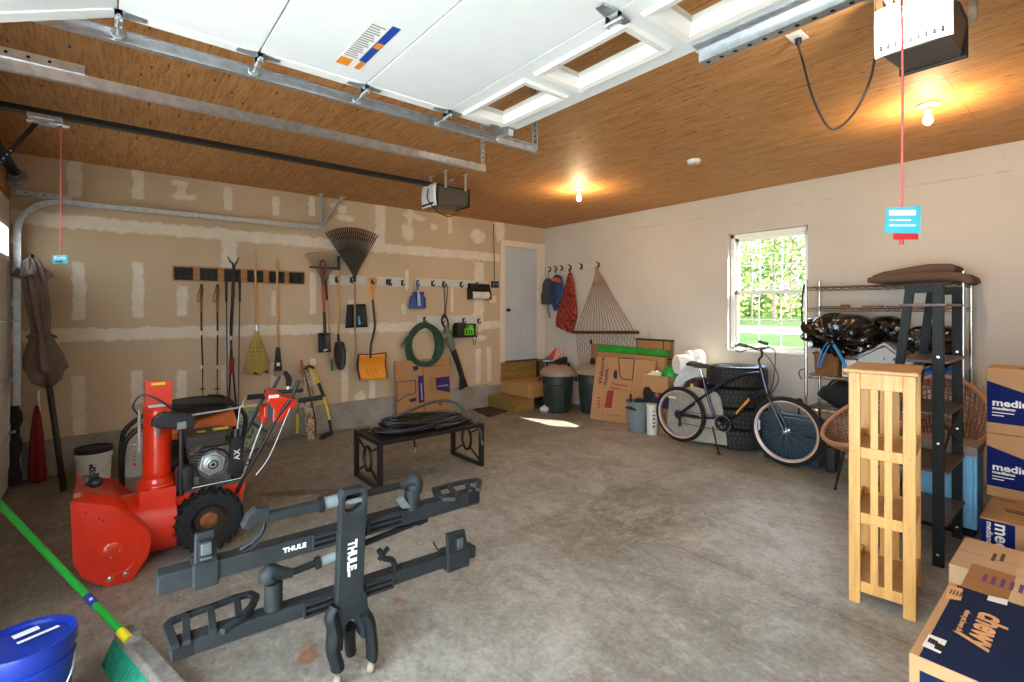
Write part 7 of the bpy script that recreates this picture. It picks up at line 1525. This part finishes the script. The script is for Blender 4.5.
# small items on the second shelf
z = SH[1]+.006
b = MB(); b.box((4.86,6.72,z+.008), (.20,.10,.014), Matrix.Rotation(.3,3,'Z')); tag(b.build('folder', M('slate_blue_cover', (72,92,98), .6), bevel=.003), 'flat slate-blue folder at the left end of the second wire shelf', 'folder')
b = MB(); b.lathe([(.001,0),(.045,0),(.048,.02),(.036,.03),(.001,.032)], (5.02,6.70,z), (0,0,1), 18); tag(b.build('tin', M('amber_tin', (110,64,34), .4, .3), smooth=30), 'small round amber tin on the second wire shelf', 'tin')
b = MB(); b.box((5.26,6.71,z+.011), (.16,.09,.02), Matrix.Rotation(-.2,3,'Z')); tag(b.build('small_case', M('tan_case', (128,108,86), .6), bevel=.005), 'small flat tan case in the middle of the second wire shelf', 'case')
b = MB(); b.box((5.43,6.72,z+.008), (.12,.08,.014)); tag(b.build('notebook', M('grey_notebook', (88,92,96), .6), bevel=.003), 'small grey notebook lying right of the tan case on the second wire shelf', 'notebook')
# wicker basket
WK = NT('wicker'); c_ = WK.co(); w1 = WK.wave(c_, 26, 0, 0, 1, 'Z'); w2 = WK.wave(c_, 20, 0, 0, 1, 'X'); col = WK.ramp(WK.math('MULTIPLY', w1, WK.math('ADD', .5, w2)), (.1,(70,40,20)), (.5,(134,86,44)), (.9,(176,122,72))); WK.bump(w1, .6, .01); WK = WK.out(col, .6)
zb = SH[2]+.005; t = thing('wicker_basket', (4.855,6.77,zb), 'brown wicker basket on the wire shelf under the tied black bag', 'basket')
b = MB(); nx = 40; vs = []
for z, s in ((0,.90),(.05,.93),(.10,.955),(.15,.975),(.20,.99),(.225,1.02),(.235,1.03),(.235,.96),(.02,.86)):
    for k in range(nx): a = 2*PI*k/nx; cx_ = math.copysign(abs(math.cos(a))**.35, math.cos(a)); sy_ = math.copysign(abs(math.sin(a))**.35, math.sin(a)); j = .004*math.sin(20*a)*(1 if z < .22 else 0); vs.append(V(4.855+(.128*s+j)*cx_, 6.77+(.13*s+j)*sy_, zb+z))
b.add(vs, [(i*nx+k, i*nx+(k+1) % nx, (i+1)*nx+(k+1) % nx, (i+1)*nx+k) for i in range(8) for k in range(nx)]+[tuple(range(nx)), tuple(8*nx+k for k in range(nx))]); b.build('basket_body', WK, t, smooth=40)
b = MB(); b.tube([V(4.855+.134*math.copysign(abs(math.cos(2*PI*k/32))**.35, math.cos(2*PI*k/32)), 6.77+.136*math.copysign(abs(math.sin(2*PI*k/32))**.35, math.sin(2*PI*k/32)), zb+.235+.004*math.sin(k*2.5)) for k in range(32)], .010, 6, closed=True); b.build('braided_rim', WK, t, smooth=True)
# white container with a label
t = thing('white_container', (5.06,6.74,zb), 'white plastic container with a dark blue label beside the wicker basket', 'container'); b = MB(); b.box2((5.0,6.66,zb), (5.13,6.82,zb+.19)); b.build('container_body', WHITE, t, bevel=.012)
b = MB(); b.box2((5.015,6.658,zb+.03), (5.115,6.66,zb+.12)); b.mi = 1; b.box2((5.03,6.6565,zb+.035), (5.075,6.658,zb+.075)); b.build('label', [M('label_navy', (34,52,104), .5), M('label_amber', (200,140,60), .5)], t)
# pale grey gabled lid bin
t = thing('grey_tote', (5.36,6.83,zb), 'pale grey plastic tote with a peaked lid on the wire shelf', 'tote'); PG = M('pale_blue_grey_plastic', (168,178,180), .45, var=.04)
b = MB(); b.prism([(5.15,6.645,zb),(5.58,6.645,zb),(5.58,6.645,zb+.18),(5.37,6.645,zb+.345),(5.15,6.645,zb+.21)], (0,.36,0)); b.build('tote_body', PG, t, bevel=.01)
b = MB(); b.prism([(5.13,6.635,zb+.20),(5.37,6.635,zb+.355),(5.60,6.635,zb+.175),(5.60,6.635,zb+.20),(5.37,6.635,zb+.385),(5.13,6.635,zb+.228)], (0,.385,0)); b.build('peaked_lid', PG, t, bevel=.006)
b = MB(); b.lathe([(.001,0),(.009,0),(.008,.006),(.001,.006)], (5.37,6.645,zb+.22), (0,-1,0), 10); b.build('rivet', BLACKP, t)
# black bags
BAGM = NT('black_bag_film'); c_ = BAGM.co((1,1,1)); nz = BAGM.noise(c_, 7, 2, .5, 2.0); BAGM.bump(nz, .4, .035); BAGM = BAGM.out(BAGM.ramp(nz, (.3,(10,10,10)), (.7,(24,22,21))), .16, 0, .7)
def bag(c, r, label, knot=None, seed=1, tie=True, n1=96, n2=56):
    t = thing('garbage_bag', V(c[0],c[1],c[2]-r[2]), label, 'garbage bag', 'black garbage bags on the wire shelving'); rnd = random.Random(seed); k1 = [rnd.uniform(2,6) for _ in range(8)]; ph = [rnd.uniform(0,6) for _ in range(8)]
    kd = (Vector(knot)-Vector(c)) if knot else V(0,-r[1],-r[2]*.3); kn = V(kd.x/r[0], kd.y/r[1], kd.z/r[2]).normalized()
    def f(d):
        a = max(-1, min(1, d.dot(kn))); ang = math.acos(a); e1 = kn.orthogonal().normalized(); e2 = kn.cross(e1); th = math.atan2(d.dot(e2), d.dot(e1))
        pl = .13*math.sin(11*th+1.5*math.sin(3*ang+ph[0]))*math.exp(-((ang-.7)/.7)**2)*min(1, ang/.25)+.06*math.sin(23*th+ph[1]+ang*2)*math.exp(-((ang-.7)/.6)**2)*min(1, ang/.25)
        lump = .04*math.sin(k1[0]*d.x+ph[2])*math.sin(k1[1]*d.z+ph[3])+.035*math.sin(k1[2]*2*d.x+k1[3]*d.z+ph[4])
        sq = (abs(d.x)**3+abs(d.y)**3+abs(d.z)**3)**(-1/3)
        return (.55+.45*sq)*(1+pl+lump)-.10*math.exp(-(ang/.28)**2)
    b = MB(); b.ball(c, r, n1, n2, f); b.build('bag_body', BAGM, t, smooth=True)
    return t
zb3 = SH[2]+.235
k1 = V(4.93,6.555,1.30)
bg1 = bag((4.965,6.74,1.415), (.355,.20,.22), 'black garbage bag tied with blue drawstrings on the left of the wire shelving', k1, 3)
b = MB(); kk = V(4.95,6.535,1.335); b.ball(kk, (.045,.05,.04), 12, 8, lambda d: 1+.2*math.sin(6*d.x)); b.build('knot', BAGM, bg1, smooth=True)
BL2 = M('blue_drawstring', (40,142,206), .45)
b = MB(); b.tube(smooth_path([kk+V(.0,-.01,0), kk+V(-.04,-.03,-.02), kk+V(-.085,-.035,-.11), kk+V(-.115,-.025,-.20), kk+V(-.125,-.02,-.27), kk+V(-.10,-.02,-.275), kk+V(-.085,-.03,-.20), kk+V(-.02,-.03,-.04)], 5), .016, 8, flat=.35); b.build('drawstring', BL2, bg1, smooth=True)
b = MB(); b.tube(smooth_path([kk+V(.0,-.01,0), kk+V(.035,-.03,-.04), kk+V(.08,-.035,-.12), kk+V(.125,-.03,-.22), kk+V(.14,-.02,-.27), kk+V(.115,-.02,-.27), kk+V(.09,-.03,-.17), kk+V(.02,-.03,-.04)], 5), .016, 8, flat=.35); b.build('drawstring', BL2, bg1, smooth=True)
bag((5.34,6.89,1.475), (.16,.13,.13), 'black garbage bag squeezed behind the peaked grey tote', (5.36,6.8,1.36), 8, n1=40, n2=24)
bag((5.74,6.80,1.33), (.215,.19,.20), 'lumpy black garbage bag at the right end of the wire shelving', (5.62,6.62,1.30), 12, n1=48, n2=28)
b = MB(); b.ball((5.78,6.78,1.045), (.17,.13,.085), 24, 14, lambda d: 1+.08*math.sin(7*d.x+4*d.z)); tag(b.build('blue_bag', M('blue_nylon_bag', (34,92,176), .5, var=.2), smooth=True), 'bright blue cloth bag under the lumpy black bag on the wire shelving', 'bag')
# black duffel on the fourth shelf
t = thing('duffel_bag', (4.98,6.82,SH[3]+.005), 'black duffel bag on the wire shelf under the wicker basket', 'bag')
b = MB(); b.ball((4.98,6.80,SH[3]+.145), (.235,.15,.14), 28, 16, lambda d: 1+.07*math.sin(6*d.x+2)+.05*math.sin(9*d.z+4*d.x)); b.build('bag_body', M('black_duffel_cloth', (26,25,26), .9, var=.3), t, smooth=True)
b = MB(); b.tube(smooth_path([V(4.86,6.70,SH[3]+.25), V(4.92,6.70,SH[3]+.31), V(5.04,6.70,SH[3]+.31), V(5.10,6.70,SH[3]+.25)], 5), .012, 8); b.build('carry_handle', BLACKP, t, smooth=True)
# dark tote box on the floor behind the front wheel
TOTE = M('dark_teal_tote', (30,52,66), .4, var=.08)
t = thing('storage_tote', (4.58,6.48,0), 'dark blue-green plastic storage tote behind the bicycle front wheel', 'storage tote')
x0, x1, y0, y1, h = 4.285, 4.90, 6.385, 6.60, .50
b = MB(); b.hexa([(x0+.03,y0+.02,0),(x1-.03,y0+.02,0),(x1-.03,y1-.01,0),(x0+.03,y1-.01,0)], [(x0,y0,h-.05),(x1,y0,h-.05),(x1,y1,h-.05),(x0,y1,h-.05)]); bd = b.build('tote_body', TOTE, t, bevel=.015)
b = MB()
for k in range(4): xx = x0+.09+(x1-x0-.18)*k/3; b.hexa([(xx-.012,y0+.012,.03),(xx+.012,y0+.012,.03),(xx+.012,y0+.024,.03),(xx-.012,y0+.024,.03)], [(xx-.012,y0-.008,.32),(xx+.012,y0-.008,.32),(xx+.012,y0+.006,.32),(xx-.012,y0+.006,.32)])
b.hexa([(x0+.02,y0+.002,.32),(x1-.02,y0+.002,.32),(x1-.02,y0+.01,.32),(x0+.02,y0+.01,.32)], [(x0+.01,y0-.008,.34),(x1-.01,y0-.008,.34),(x1-.01,y0+.006,.34),(x0+.01,y0+.006,.34)]); b.build('rib', TOTE, bd)
b = MB(); b.hexa([(x0-.02,y0-.02,h-.05),(x1+.02,y0-.02,h-.05),(x1+.02,y1,h-.05),(x0-.02,y1,h-.05)], [(x0-.005,y0-.005,h),(x1+.005,y0-.005,h),(x1+.005,y1,h),(x0-.005,y1,h)]); b.hexa([(x0+.04,y0+.02,h),(x1-.04,y0+.02,h),(x1-.04,y1-.02,h),(x0+.04,y1-.02,h)], [(x0+.06,y0+.04,h+.03),(x1-.06,y0+.04,h+.03),(x1-.06,y1-.03,h+.03),(x0+.06,y1-.03,h+.03)]); b.build('lid', TOTE, t, bevel=.012)
# black bar with round ends on the tote
t = thing('hand_weight_bar', (4.55,6.47,h+.03), 'black bar with round end knobs lying above the dark tote by the window', 'bar')
zc = h+.03+.045; b = MB(); b.tube([(4.38,6.46,zc+.10),(4.64,6.50,zc+.10)], .010, 10); b.build('rod', BLACKM, t)
for x, y in ((4.375,6.459),(4.645,6.501)):
    b = MB(); b.ball((x,y,zc+.10), .036, 16, 10); b.build('end_knob', BLACKP, t, smooth=True); b = MB(); b.tube([(x,y,h+.03),(x,y,zc+.07)], .011, 8); b.build('upright', BLACKM, t)
b = MB(); b.box2((4.93,6.40,.004), (5.02,6.58,.26)); tag(b.build('black_case', BLACKP, bevel=.02), 'small black case on the floor right of the dark tote', 'case')

# ================================================================== RATTAN CHAIRS
RAT = wood('rattan', (112,70,46), (150,102,70), 'Z', 3, .6); RATP = M('rattan_pale', (166,120,90), .6, var=.15)
def rattan_chair(c, ang, label, s=1.0, sz=None):
    t = thing('rattan_chair', c, label, 'chair', 'rattan chairs by the wire shelving'); R3 = Matrix.Rotation(ang, 3, 'Z'); c = Vector(c)
    P = lambda x, y, z: c+R3 @ V(x*s, y*s, z*(sz or s))
    def rim(a):                                    # back-and-arm rim: high at the back, low in front
        k = .5+.5*math.cos(a); return (.36*math.sin(a), .33*math.cos(a), .50+.45*k**1.1)
    n = 44; rp = [P(*rim(2*PI*i/n)) for i in range(n)]
    b = MB(); b.tube(rp, .020, 8, closed=True); b.build('rim', RATP, t, smooth=True)
    b = MB(); seat = [P(.24*math.sin(2*PI*i/n), .23*math.cos(2*PI*i/n), .44) for i in range(n)]; b.tube(seat, .014, 8, closed=True)
    for i in range(n):
        a = 2*PI*i/n; q = P(*rim(a)); e = seat[i]; mid = (q+e)/2+(q-P(0,0,.6)).normalized()*.03; b.tube([e, mid, q], .0075, 5)
    b.build('spindles', RAT, t)
    b = MB()
    for f in [.1+.1*q for q in range(9)]: b.tube([seat[i].lerp(rp[i], f)+(rp[i]-P(0,0,.6)).normalized()*.028*math.sin(PI*f) for i in range(n)], .0055, 5, closed=True)
    b.build('weave_band', RAT, t)
    b = MB()
    for k in range(9): r = .235*(k+1)/9.5; b.tube([P(r*math.sin(2*PI*i/24), r*math.cos(2*PI*i/24), .437-.02*(1-r/.235)) for i in range(24)], .0125, 6, closed=True)
    b.build('woven_seat', RAT, t)
    for k in range(4):
        a = PI/4+k*PI/2; f0 = P(.17*math.sin(a), .16*math.cos(a), .425); ft = P(.25*math.sin(a), .24*math.cos(a), .008); tn = (R3 @ V(math.cos(a), -math.sin(a), 0))*.05*s
        b = MB(); b.tube([f0-tn, ft-tn*.12, ft+tn*.12, f0+tn], .0075, 8); b.ball(ft, .014*s, 8, 6); b.build('leg', BLACKM, t, smooth=True)
    return t
rattan_chair((5.41,5.92,0), -.7, 'rattan bucket chair on black hairpin legs behind the slatted wooden shelf', .97)
t2_ = rattan_chair((5.90,6.29,0), .3, 'rattan chair with a curved spindle back behind the pale blue cabinet', .78, 1.12)

# ================================================================== PALE BLUE CABINET
SKY = M('sky_blue_paint', (112,176,212), .5, var=.05); GTOP = M('taupe_top', (124,108,98), .55)
t = thing('cabinet', (5.9,5.75,0), 'pale blue painted cabinet with a taupe top behind the black ladder shelf', 'cabinet')
x0, x1, y0, y1 = 5.80, 6.175, 5.58, 5.86
b = MB(); b.box2((x0,y0,.06), (x1,y1,.60)); b.build('cabinet_body', SKY, t, bevel=.006)
for xa, xb in ((x0+.02,(x0+x1)/2-.004),((x0+x1)/2+.004,x1-.02)): b = MB(); b.box2((xa,y0-.018,.09), (xb,y0,.585)); b.build('door', SKY, t, bevel=.005)
b = MB(); b.box2((x0-.01,y0-.02,.60), (x1+.005,y1+.01,.665)); b.build('top', GTOP, t, bevel=.006)
b = MB(); b.box2((x0+.02,y0+.02,.0), (x1-.02,y1-.02,.06)); b.build('plinth', DARKIN, t)

# ================================================================== BLACK LADDER SHELF
LB = M('ladder_black', (18,24,24), .55, var=.1, spec=.25); DKW = wood('dark_walnut', (62,46,38), (98,76,62), 'Y', 1, .4)
t = thing('ladder_shelf', (5.9,5.2,0), 'black ladder shelf with dark wooden boards and crossed braces at the back', 'shelf'); yA, yB = 4.87, 5.50; xb_ = 6.078; H_ = 1.835
fx = lambda z: 5.935-.20*(1-z/H_)
def ppost(y, x0, x1, w, d): b = MB(); b.hexa([(x0-w/2,y-d/2,.0),(x0+w/2,y-d/2,.0),(x0+w/2,y+d/2,.0),(x0-w/2,y+d/2,.0)], [(x1-w/2,y-d/2,H_),(x1+w/2,y-d/2,H_),(x1+w/2,y+d/2,H_),(x1-w/2,y+d/2,H_)]); return b
for y in (yA, yB):
    l = ppost(y, xb_, xb_, .058, .03).build('rear_leg', LB, t, bevel=.003)
    b = MB()
    for z in (.08,.80,1.36): b.lathe([(.001,0),(.010,0),(.009,.003),(.001,.004)], (xb_,y-.0155,z), (0,-1,0), 10)
    b.build('bolt', STEEL, l)
    ppost(y, fx(0), fx(H_), .050, .03).build('front_leg', LB, t, bevel=.003)
    b = MB(); b.box2((fx(H_)-.03,y-.014,H_-.055), (xb_+.03,y+.014,H_)); b.build('top_rail', LB, t, bevel=.003)
b = MB(); b.prism([(fx(1.70)+.05,yB-.02,1.78),(xb_-.09,yB-.02,1.78),((fx(1.7)+xb_)/2-.02,yB-.02,1.725)], (0,.012,0)); b.build('corner_gusset', DKW, t)
for z in (1.70,1.325,.985,.61,.275):
    b = MB(); b.box2((fx(z)-.045,yA+.015,z-.009), (xb_+.045,yB-.015,z+.009)); b.box2((fx(z)-.045,yA-.028,z-.009), (xb_+.045,yA+.015,z+.009)) if z > 1.5 else None; b.build('shelf_board', DKW, t, bevel=.002)
b = MB(); b.tube([(xb_+.01,yA+.015,.96),(xb_+.01,yB-.015,.70)], .008, 8); b.tube([(xb_+.012,yA+.015,.70),(xb_+.012,yB-.015,.96)], .008, 8); b.build('cross_brace', BLACKM, t)

# ================================================================== SLATTED WOODEN SHELF
MAP = wood('blond_wood', (200,146,76), (222,174,104), 'Z', .8, .35); MAPS = wood('blond_shelf', (172,122,68), (206,156,96), 'Y', .8, .3)
ang = math.radians(8.2); Wd, Dp = .30, .47; u = V(math.cos(ang),math.sin(ang),0); w = V(-u.y,u.x,0); F0 = V(6.128,4.03,0)-u*Wd
ang = math.atan2(u.y, u.x); R3 = Matrix.Rotation(ang, 3, 'Z')
t = thing('slatted_shelf', F0+u*Wd/2+w*Dp/2, 'tall narrow blond wooden shelf with slatted sides standing on the open floor', 'shelf')
Q = lambda x, y, z: F0+u*x+w*y+V(0,0,z); Ht = 1.31
def bx(b, x0, x1, y0, y1, z0, z1): b.box(Q((x0+x1)/2,(y0+y1)/2,(z0+z1)/2), (x1-x0,y1-y0,z1-z0), R3)
lw, lt_ = .056, .022
for ye in (0, Dp-lt_):
    for xe in (0, Wd-lw):
        b = MB(); bx(b, xe, xe+lw, ye, ye+lt_, 0, Ht); l = b.build('leg', MAP, t, bevel=.004)
        b = MB()
        for z in (.10,.49,.86,1.265): b.lathe([(.001,0),(.0065,0),(.006,.002),(.001,.0025)], Q(xe+lw/2, ye if ye == 0 else ye+lt_, z), w*(-1 if ye == 0 else 1), 10)
        b.build('plug', M('plug_tan', (190,150,96), .5), l)
    for z0, z1 in ((.07,.13),(.46,.52),(.83,.89),(1.22,Ht)):
        b = MB(); bx(b, lw, Wd-lw, ye+.003, ye+lt_-.003, z0, z1); b.build('rail', MAP, t, bevel=.003)
    gap = (Wd-2*lw); sw = gap*.19
    for k in range(2):
        xx = lw+gap*(k+1)/3-sw/2
        b = MB(); bx(b, xx, xx+sw, ye+.007, ye+lt_-.007, .10, 1.23); b.build('slat', MAP, t, bevel=.002)
for z in (.125,.50,.87):
    b = MB(); bx(b, .004, Wd-.004, lt_, Dp-lt_, z-.018, z); b.build('shelf_board', MAPS, t, bevel=.002)
    b = MB(); bx(b, .004, .022, lt_, Dp-lt_, z, z+.045); b.build('side_rail', MAP, t, bevel=.002)
    b = MB(); bx(b, Wd-.022, Wd-.004, lt_, Dp-lt_, z, z+.045); b.build('side_rail', MAP, t, bevel=.002)
b = MB(); bx(b, -.022, Wd+.012, -.022, Dp+.012, Ht, Ht+.022); tp_ = b.build('top_board', MAPS, t, bevel=.005)
b = MB(); bx(b, .005, .045, -.005, .008, Ht+.022, Ht+.0232); b.build('green_sticker', M('sticker_green', (120,200,40), .5), tp_)

# ================================================================== MOVING BOXES
WPR = M('box_white_print', (226,224,220), .6); BLUP = M('box_blue_print', (6,24,86), .8, var=.06, spec=.2); NVY = M('carton_navy', (8,30,62), .75, var=.16, scale=5, spec=.2); CARDK = cardboard('kraft_cardboard', (196,152,106))
def carton(x0, x1, y0, y1, z0, z1, label, mat=CARD, nm='cardboard_box', seam='x', group='moving boxes on the right'):
    t = thing(nm, ((x0+x1)/2,(y0+y1)/2,z0), label, 'cardboard box', group); b = MB(); b.box2((x0,y0,z0), (x1,y1,z1)); b.build('carton_body', mat, t, bevel=.004)
    b = MB()
    if seam == 'x': b.box2((x0+.004,(y0+y1)/2-.0015,z1-.001), (x1-.004,(y0+y1)/2+.0015,z1+.0006))
    else: b.box2(((x0+x1)/2-.0015,y0+.004,z1-.001), ((x0+x1)/2+.0015,y1-.004,z1+.0006))
    b.build('flap_seam', M('seam_brown', (120,86,54), .8), t); return t
XM = 6.225
lw_ = carton(6.255, 6.80, 5.02, 5.98, 0, .345, 'low blue-printed moving box under the stack, its lettering turned sideways', CARD)
YL = 5.02-.0008
def face(b, x0, x1, z0, z1, y=YL): b.box2((x0,y-.0008,z0), (x1,y,z1))
b = MB(); face(b, 6.257, 6.415, .012, .335); b.build('blue_panel', BLUP, lw_)
text('medium', (6.355,YL-.001,.325), (0,0,-1), (1,0,0), .095, WPR, lw_, bold=.002); text('mediano', (6.300,YL-.001,.325), (0,0,-1), (1,0,0), .042, WPR, lw_, bold=.0006)
b = MB(); b.prism([(6.455,YL,.15),(6.455,YL,.262),(6.475,YL,.262),(6.50,YL,.285),(6.62,YL,.285),(6.645,YL,.262),(6.68,YL,.262),(6.68,YL,.15)], (0,-.001,0)); b.build('blue_logo_panel', BLUP, lw_)
text("Lowe's", (6.468,YL-.0012,.205), (1,0,0), (0,0,1), .085, WPR, lw_, bold=.003)
b = MB()
for k, (a, c, yy) in enumerate(((6.30,6.38,5.50),(6.43,6.55,5.44),(6.34,6.46,5.30),(6.35,6.44,5.25))): b.box2((a,yy,.3452), (c,yy+.02+.01*(k % 2),.3456))
b.build('top_print', M('top_print_brown', (74,60,52), .7), lw_)
def medium(z0, z1, label):
    t = carton(XM, 6.70, 5.56, 5.90, z0, z1, label, CARD); h = z1-z0; y = 5.56-.0008
    b = MB(); b.prism([(XM+.003,y,z0+h*.16),(XM+.003,y,z0+h*.80),(XM+.19,y,z0+h*.655),(6.697,y,z0+h*.62),(6.697,y,z0+h*.16)], (0,-.0008,0)); b.build('blue_panel', BLUP, t)
    text('medium', (XM+.030,y-.001,z0+h*.47), (1,0,0), (0,0,1), .066, WPR, t, bold=.002, sx=1.12); text('mediano', (XM+.030,y-.001,z0+h*.385), (1,0,0), (0,0,1), .028, WPR, t, bold=.001, sx=1.2)
    b = MB(); 
    for k in range(2): b.box2((XM+.030,y-.0016,z0+h*(.315-.045*k)), (XM+(.14 if k == 0 else .09),y-.0008,z0+h*(.315-.045*k)+.006))
    b.build('small_print', WPR, t); return t
medium(.347, .790, 'moving box lettered medium, the lower of the two standing on the low printed box')
m2 = medium(.793, 1.255, 'moving box lettered medium on top of the stack at the right edge')
b = MB(); b.box2((XM+.16,5.62,1.2555), (XM+.30,5.70,1.2560)); b.build('top_print', _mats['top_print_brown'], m2)
pb_ = carton(6.475, 6.86, 4.93, 5.30, .348, .615, 'plain pale carton standing on the low printed box at the right edge', CARDL, seam='y')
b = MB(); b.box2((6.477,4.929,.545), (6.858,4.932,.60)); b.build('tape', M('parcel_tape', (168,128,88), .35), pb_)
bb_ = carton(6.245, 6.95, 4.12, 4.60, 0, .335, 'wide pale carton with a shipping label and tape on the floor before the stack', CARDL)
b = MB(); b.box2((6.50,4.118,.22), (6.56,4.12,.335)); b.box2((6.48,4.12,.335), (6.56,4.60,.3362)); b.build('tape', M('clear_tape', (216,186,146), .25), bb_)
b = MB(); b.prism([(6.60,4.17,.3355),(6.92,4.15,.3355),(6.92,4.30,.3355),(6.62,4.33,.3355)], (0,0,.001)); b.build('shipping_label', WHITE, bb_)
b = MB(); b.lathe([(.001,0),(.065,0),(.065,.0006),(.001,.0006)], (6.70,4.24,.3366), (0,0,1), 20); b.box2((6.79,4.19,.3366), (6.90,4.215,.3371)); b.box2((6.79,4.23,.3366), (6.87,4.245,.3371)); b.build('label_print', M('label_grey', (128,124,120), .6), bb_)
b = MB(); b.prism([(6.60,4.40,.3355),(6.68,4.36,.3355),(6.70,4.50,.3355),(6.64,4.53,.3355)], (0,0,.001)); b.build('paper_slip', WHITE, bb_)
b = MB(); b.box2((6.60,4.43,.3366), (6.66,4.445,.337)); b.box2((6.615,4.46,.3366), (6.68,4.472,.337)); b.build('slip_print', _mats['label_grey'], bb_)
b = MB()
for k, (a, c, yy) in enumerate(((6.38,6.395,4.42),(6.41,6.425,4.45))): b.box2((a,yy-.09,.3352), (c,yy+.03,.3356))
b.build('faint_print', _mats['top_print_brown'], bb_)
kb = carton(6.345, 6.98, 3.66, 4.05, 0, .40, 'brown carton with purple and red print between the navy box and the pale carton', CARDD)
b = MB()
for k in range(5): b.box2((6.40+.03*k,3.86,.4002), (6.414+.03*k,3.96,.4007))
b.build('purple_print', M('print_purple', (104,60,110), .6), kb); b = MB(); b.box2((6.50,3.66,.4002), (6.60,4.05,.4006)); b.box2((6.50,3.659,.3), (6.60,3.66,.4)); b.build('tape', _mats['clear_tape'], kb)
b = MB(); b.ball((6.70,3.76,.401), (.05,.03,.002), 10, 6); b.build('red_mark', _mats['mark_red'], kb)
# navy printed box in front
NX0, NX1, NY0, NY1, NZ = 6.335, 6.97, 2.86, 3.56, .475
nb = thing('cardboard_box', ((NX0+NX1)/2,(NY0+NY1)/2,0), 'navy printed box lettered chewy in the bottom right corner of the picture', 'cardboard box', 'moving boxes on the right')
b = MB(); b.box2((NX0,NY0,0), (NX1,NY1,NZ)); b.build('carton_body', CARDK, nb, bevel=.005)
b = MB(); b.box2((NX0+.028,NY0+.004,NZ), (NX1-.028,NY1-.012,NZ+.0008)); b.box2((NX0+.03,NY0-.0008,.03), (NX1-.03,NY0,NZ-.045)); b.build('navy_panel', NVY, nb)
TN = M('print_tan', (214,160,108), .6); zz = NZ+.0010
text('chewy', (6.492,3.375,zz), (0,-1,0), (1,0,0), .115, TN, nb, bold=.004, shear=.15, sx=.98)
text('where pet lovers shop', (6.425,3.34,zz), (0,-1,0), (1,0,0), .026, TN, nb, bold=.0004, sx=.92)
b = MB(); b.prism([fl(945,598,zz),fl(949.5,585,zz),fl(963,589,zz),fl(961,600.5,zz)], (0,0,.0006)); kp = b.build('kraft_square', TN, nb)
b = MB()
for k in range(4): b.box2((6.352+.010*k,3.435,zz+.0006), (6.358+.010*k,3.485,zz+.001))
b.build('dark_bars', M('bar_dark', (90,70,56), .7), kp)
b = MB(); b.prism([fl(922,645.5,zz),fl(929,634,zz),fl(947,641,zz),fl(940.5,653.5,zz)], (0,0,.0007)); sl_ = b.build('white_label', WHITE, nb)
b = MB()
for k in range(4): p = fl(929.5+2.2*k,637.5+1.1*k,zz); b.box2(p+V(0,-.035,.0007), p+V(.006,.0,.0011))
for k in range(12): p = fl(936+.65*k,644+.3*k,zz); b.box2(p+V(0,-.035,.0007), p+V(.002,.012,.0011))
b.build('label_print', DARKIN, sl_)
b = MB(); b.prism([fl(987,600,zz),fl(988.5,595.5,zz),fl(1008,600,zz),fl(1007,605.5,zz)], (0,0,.0007)); b.build('white_label', WHITE, nb)
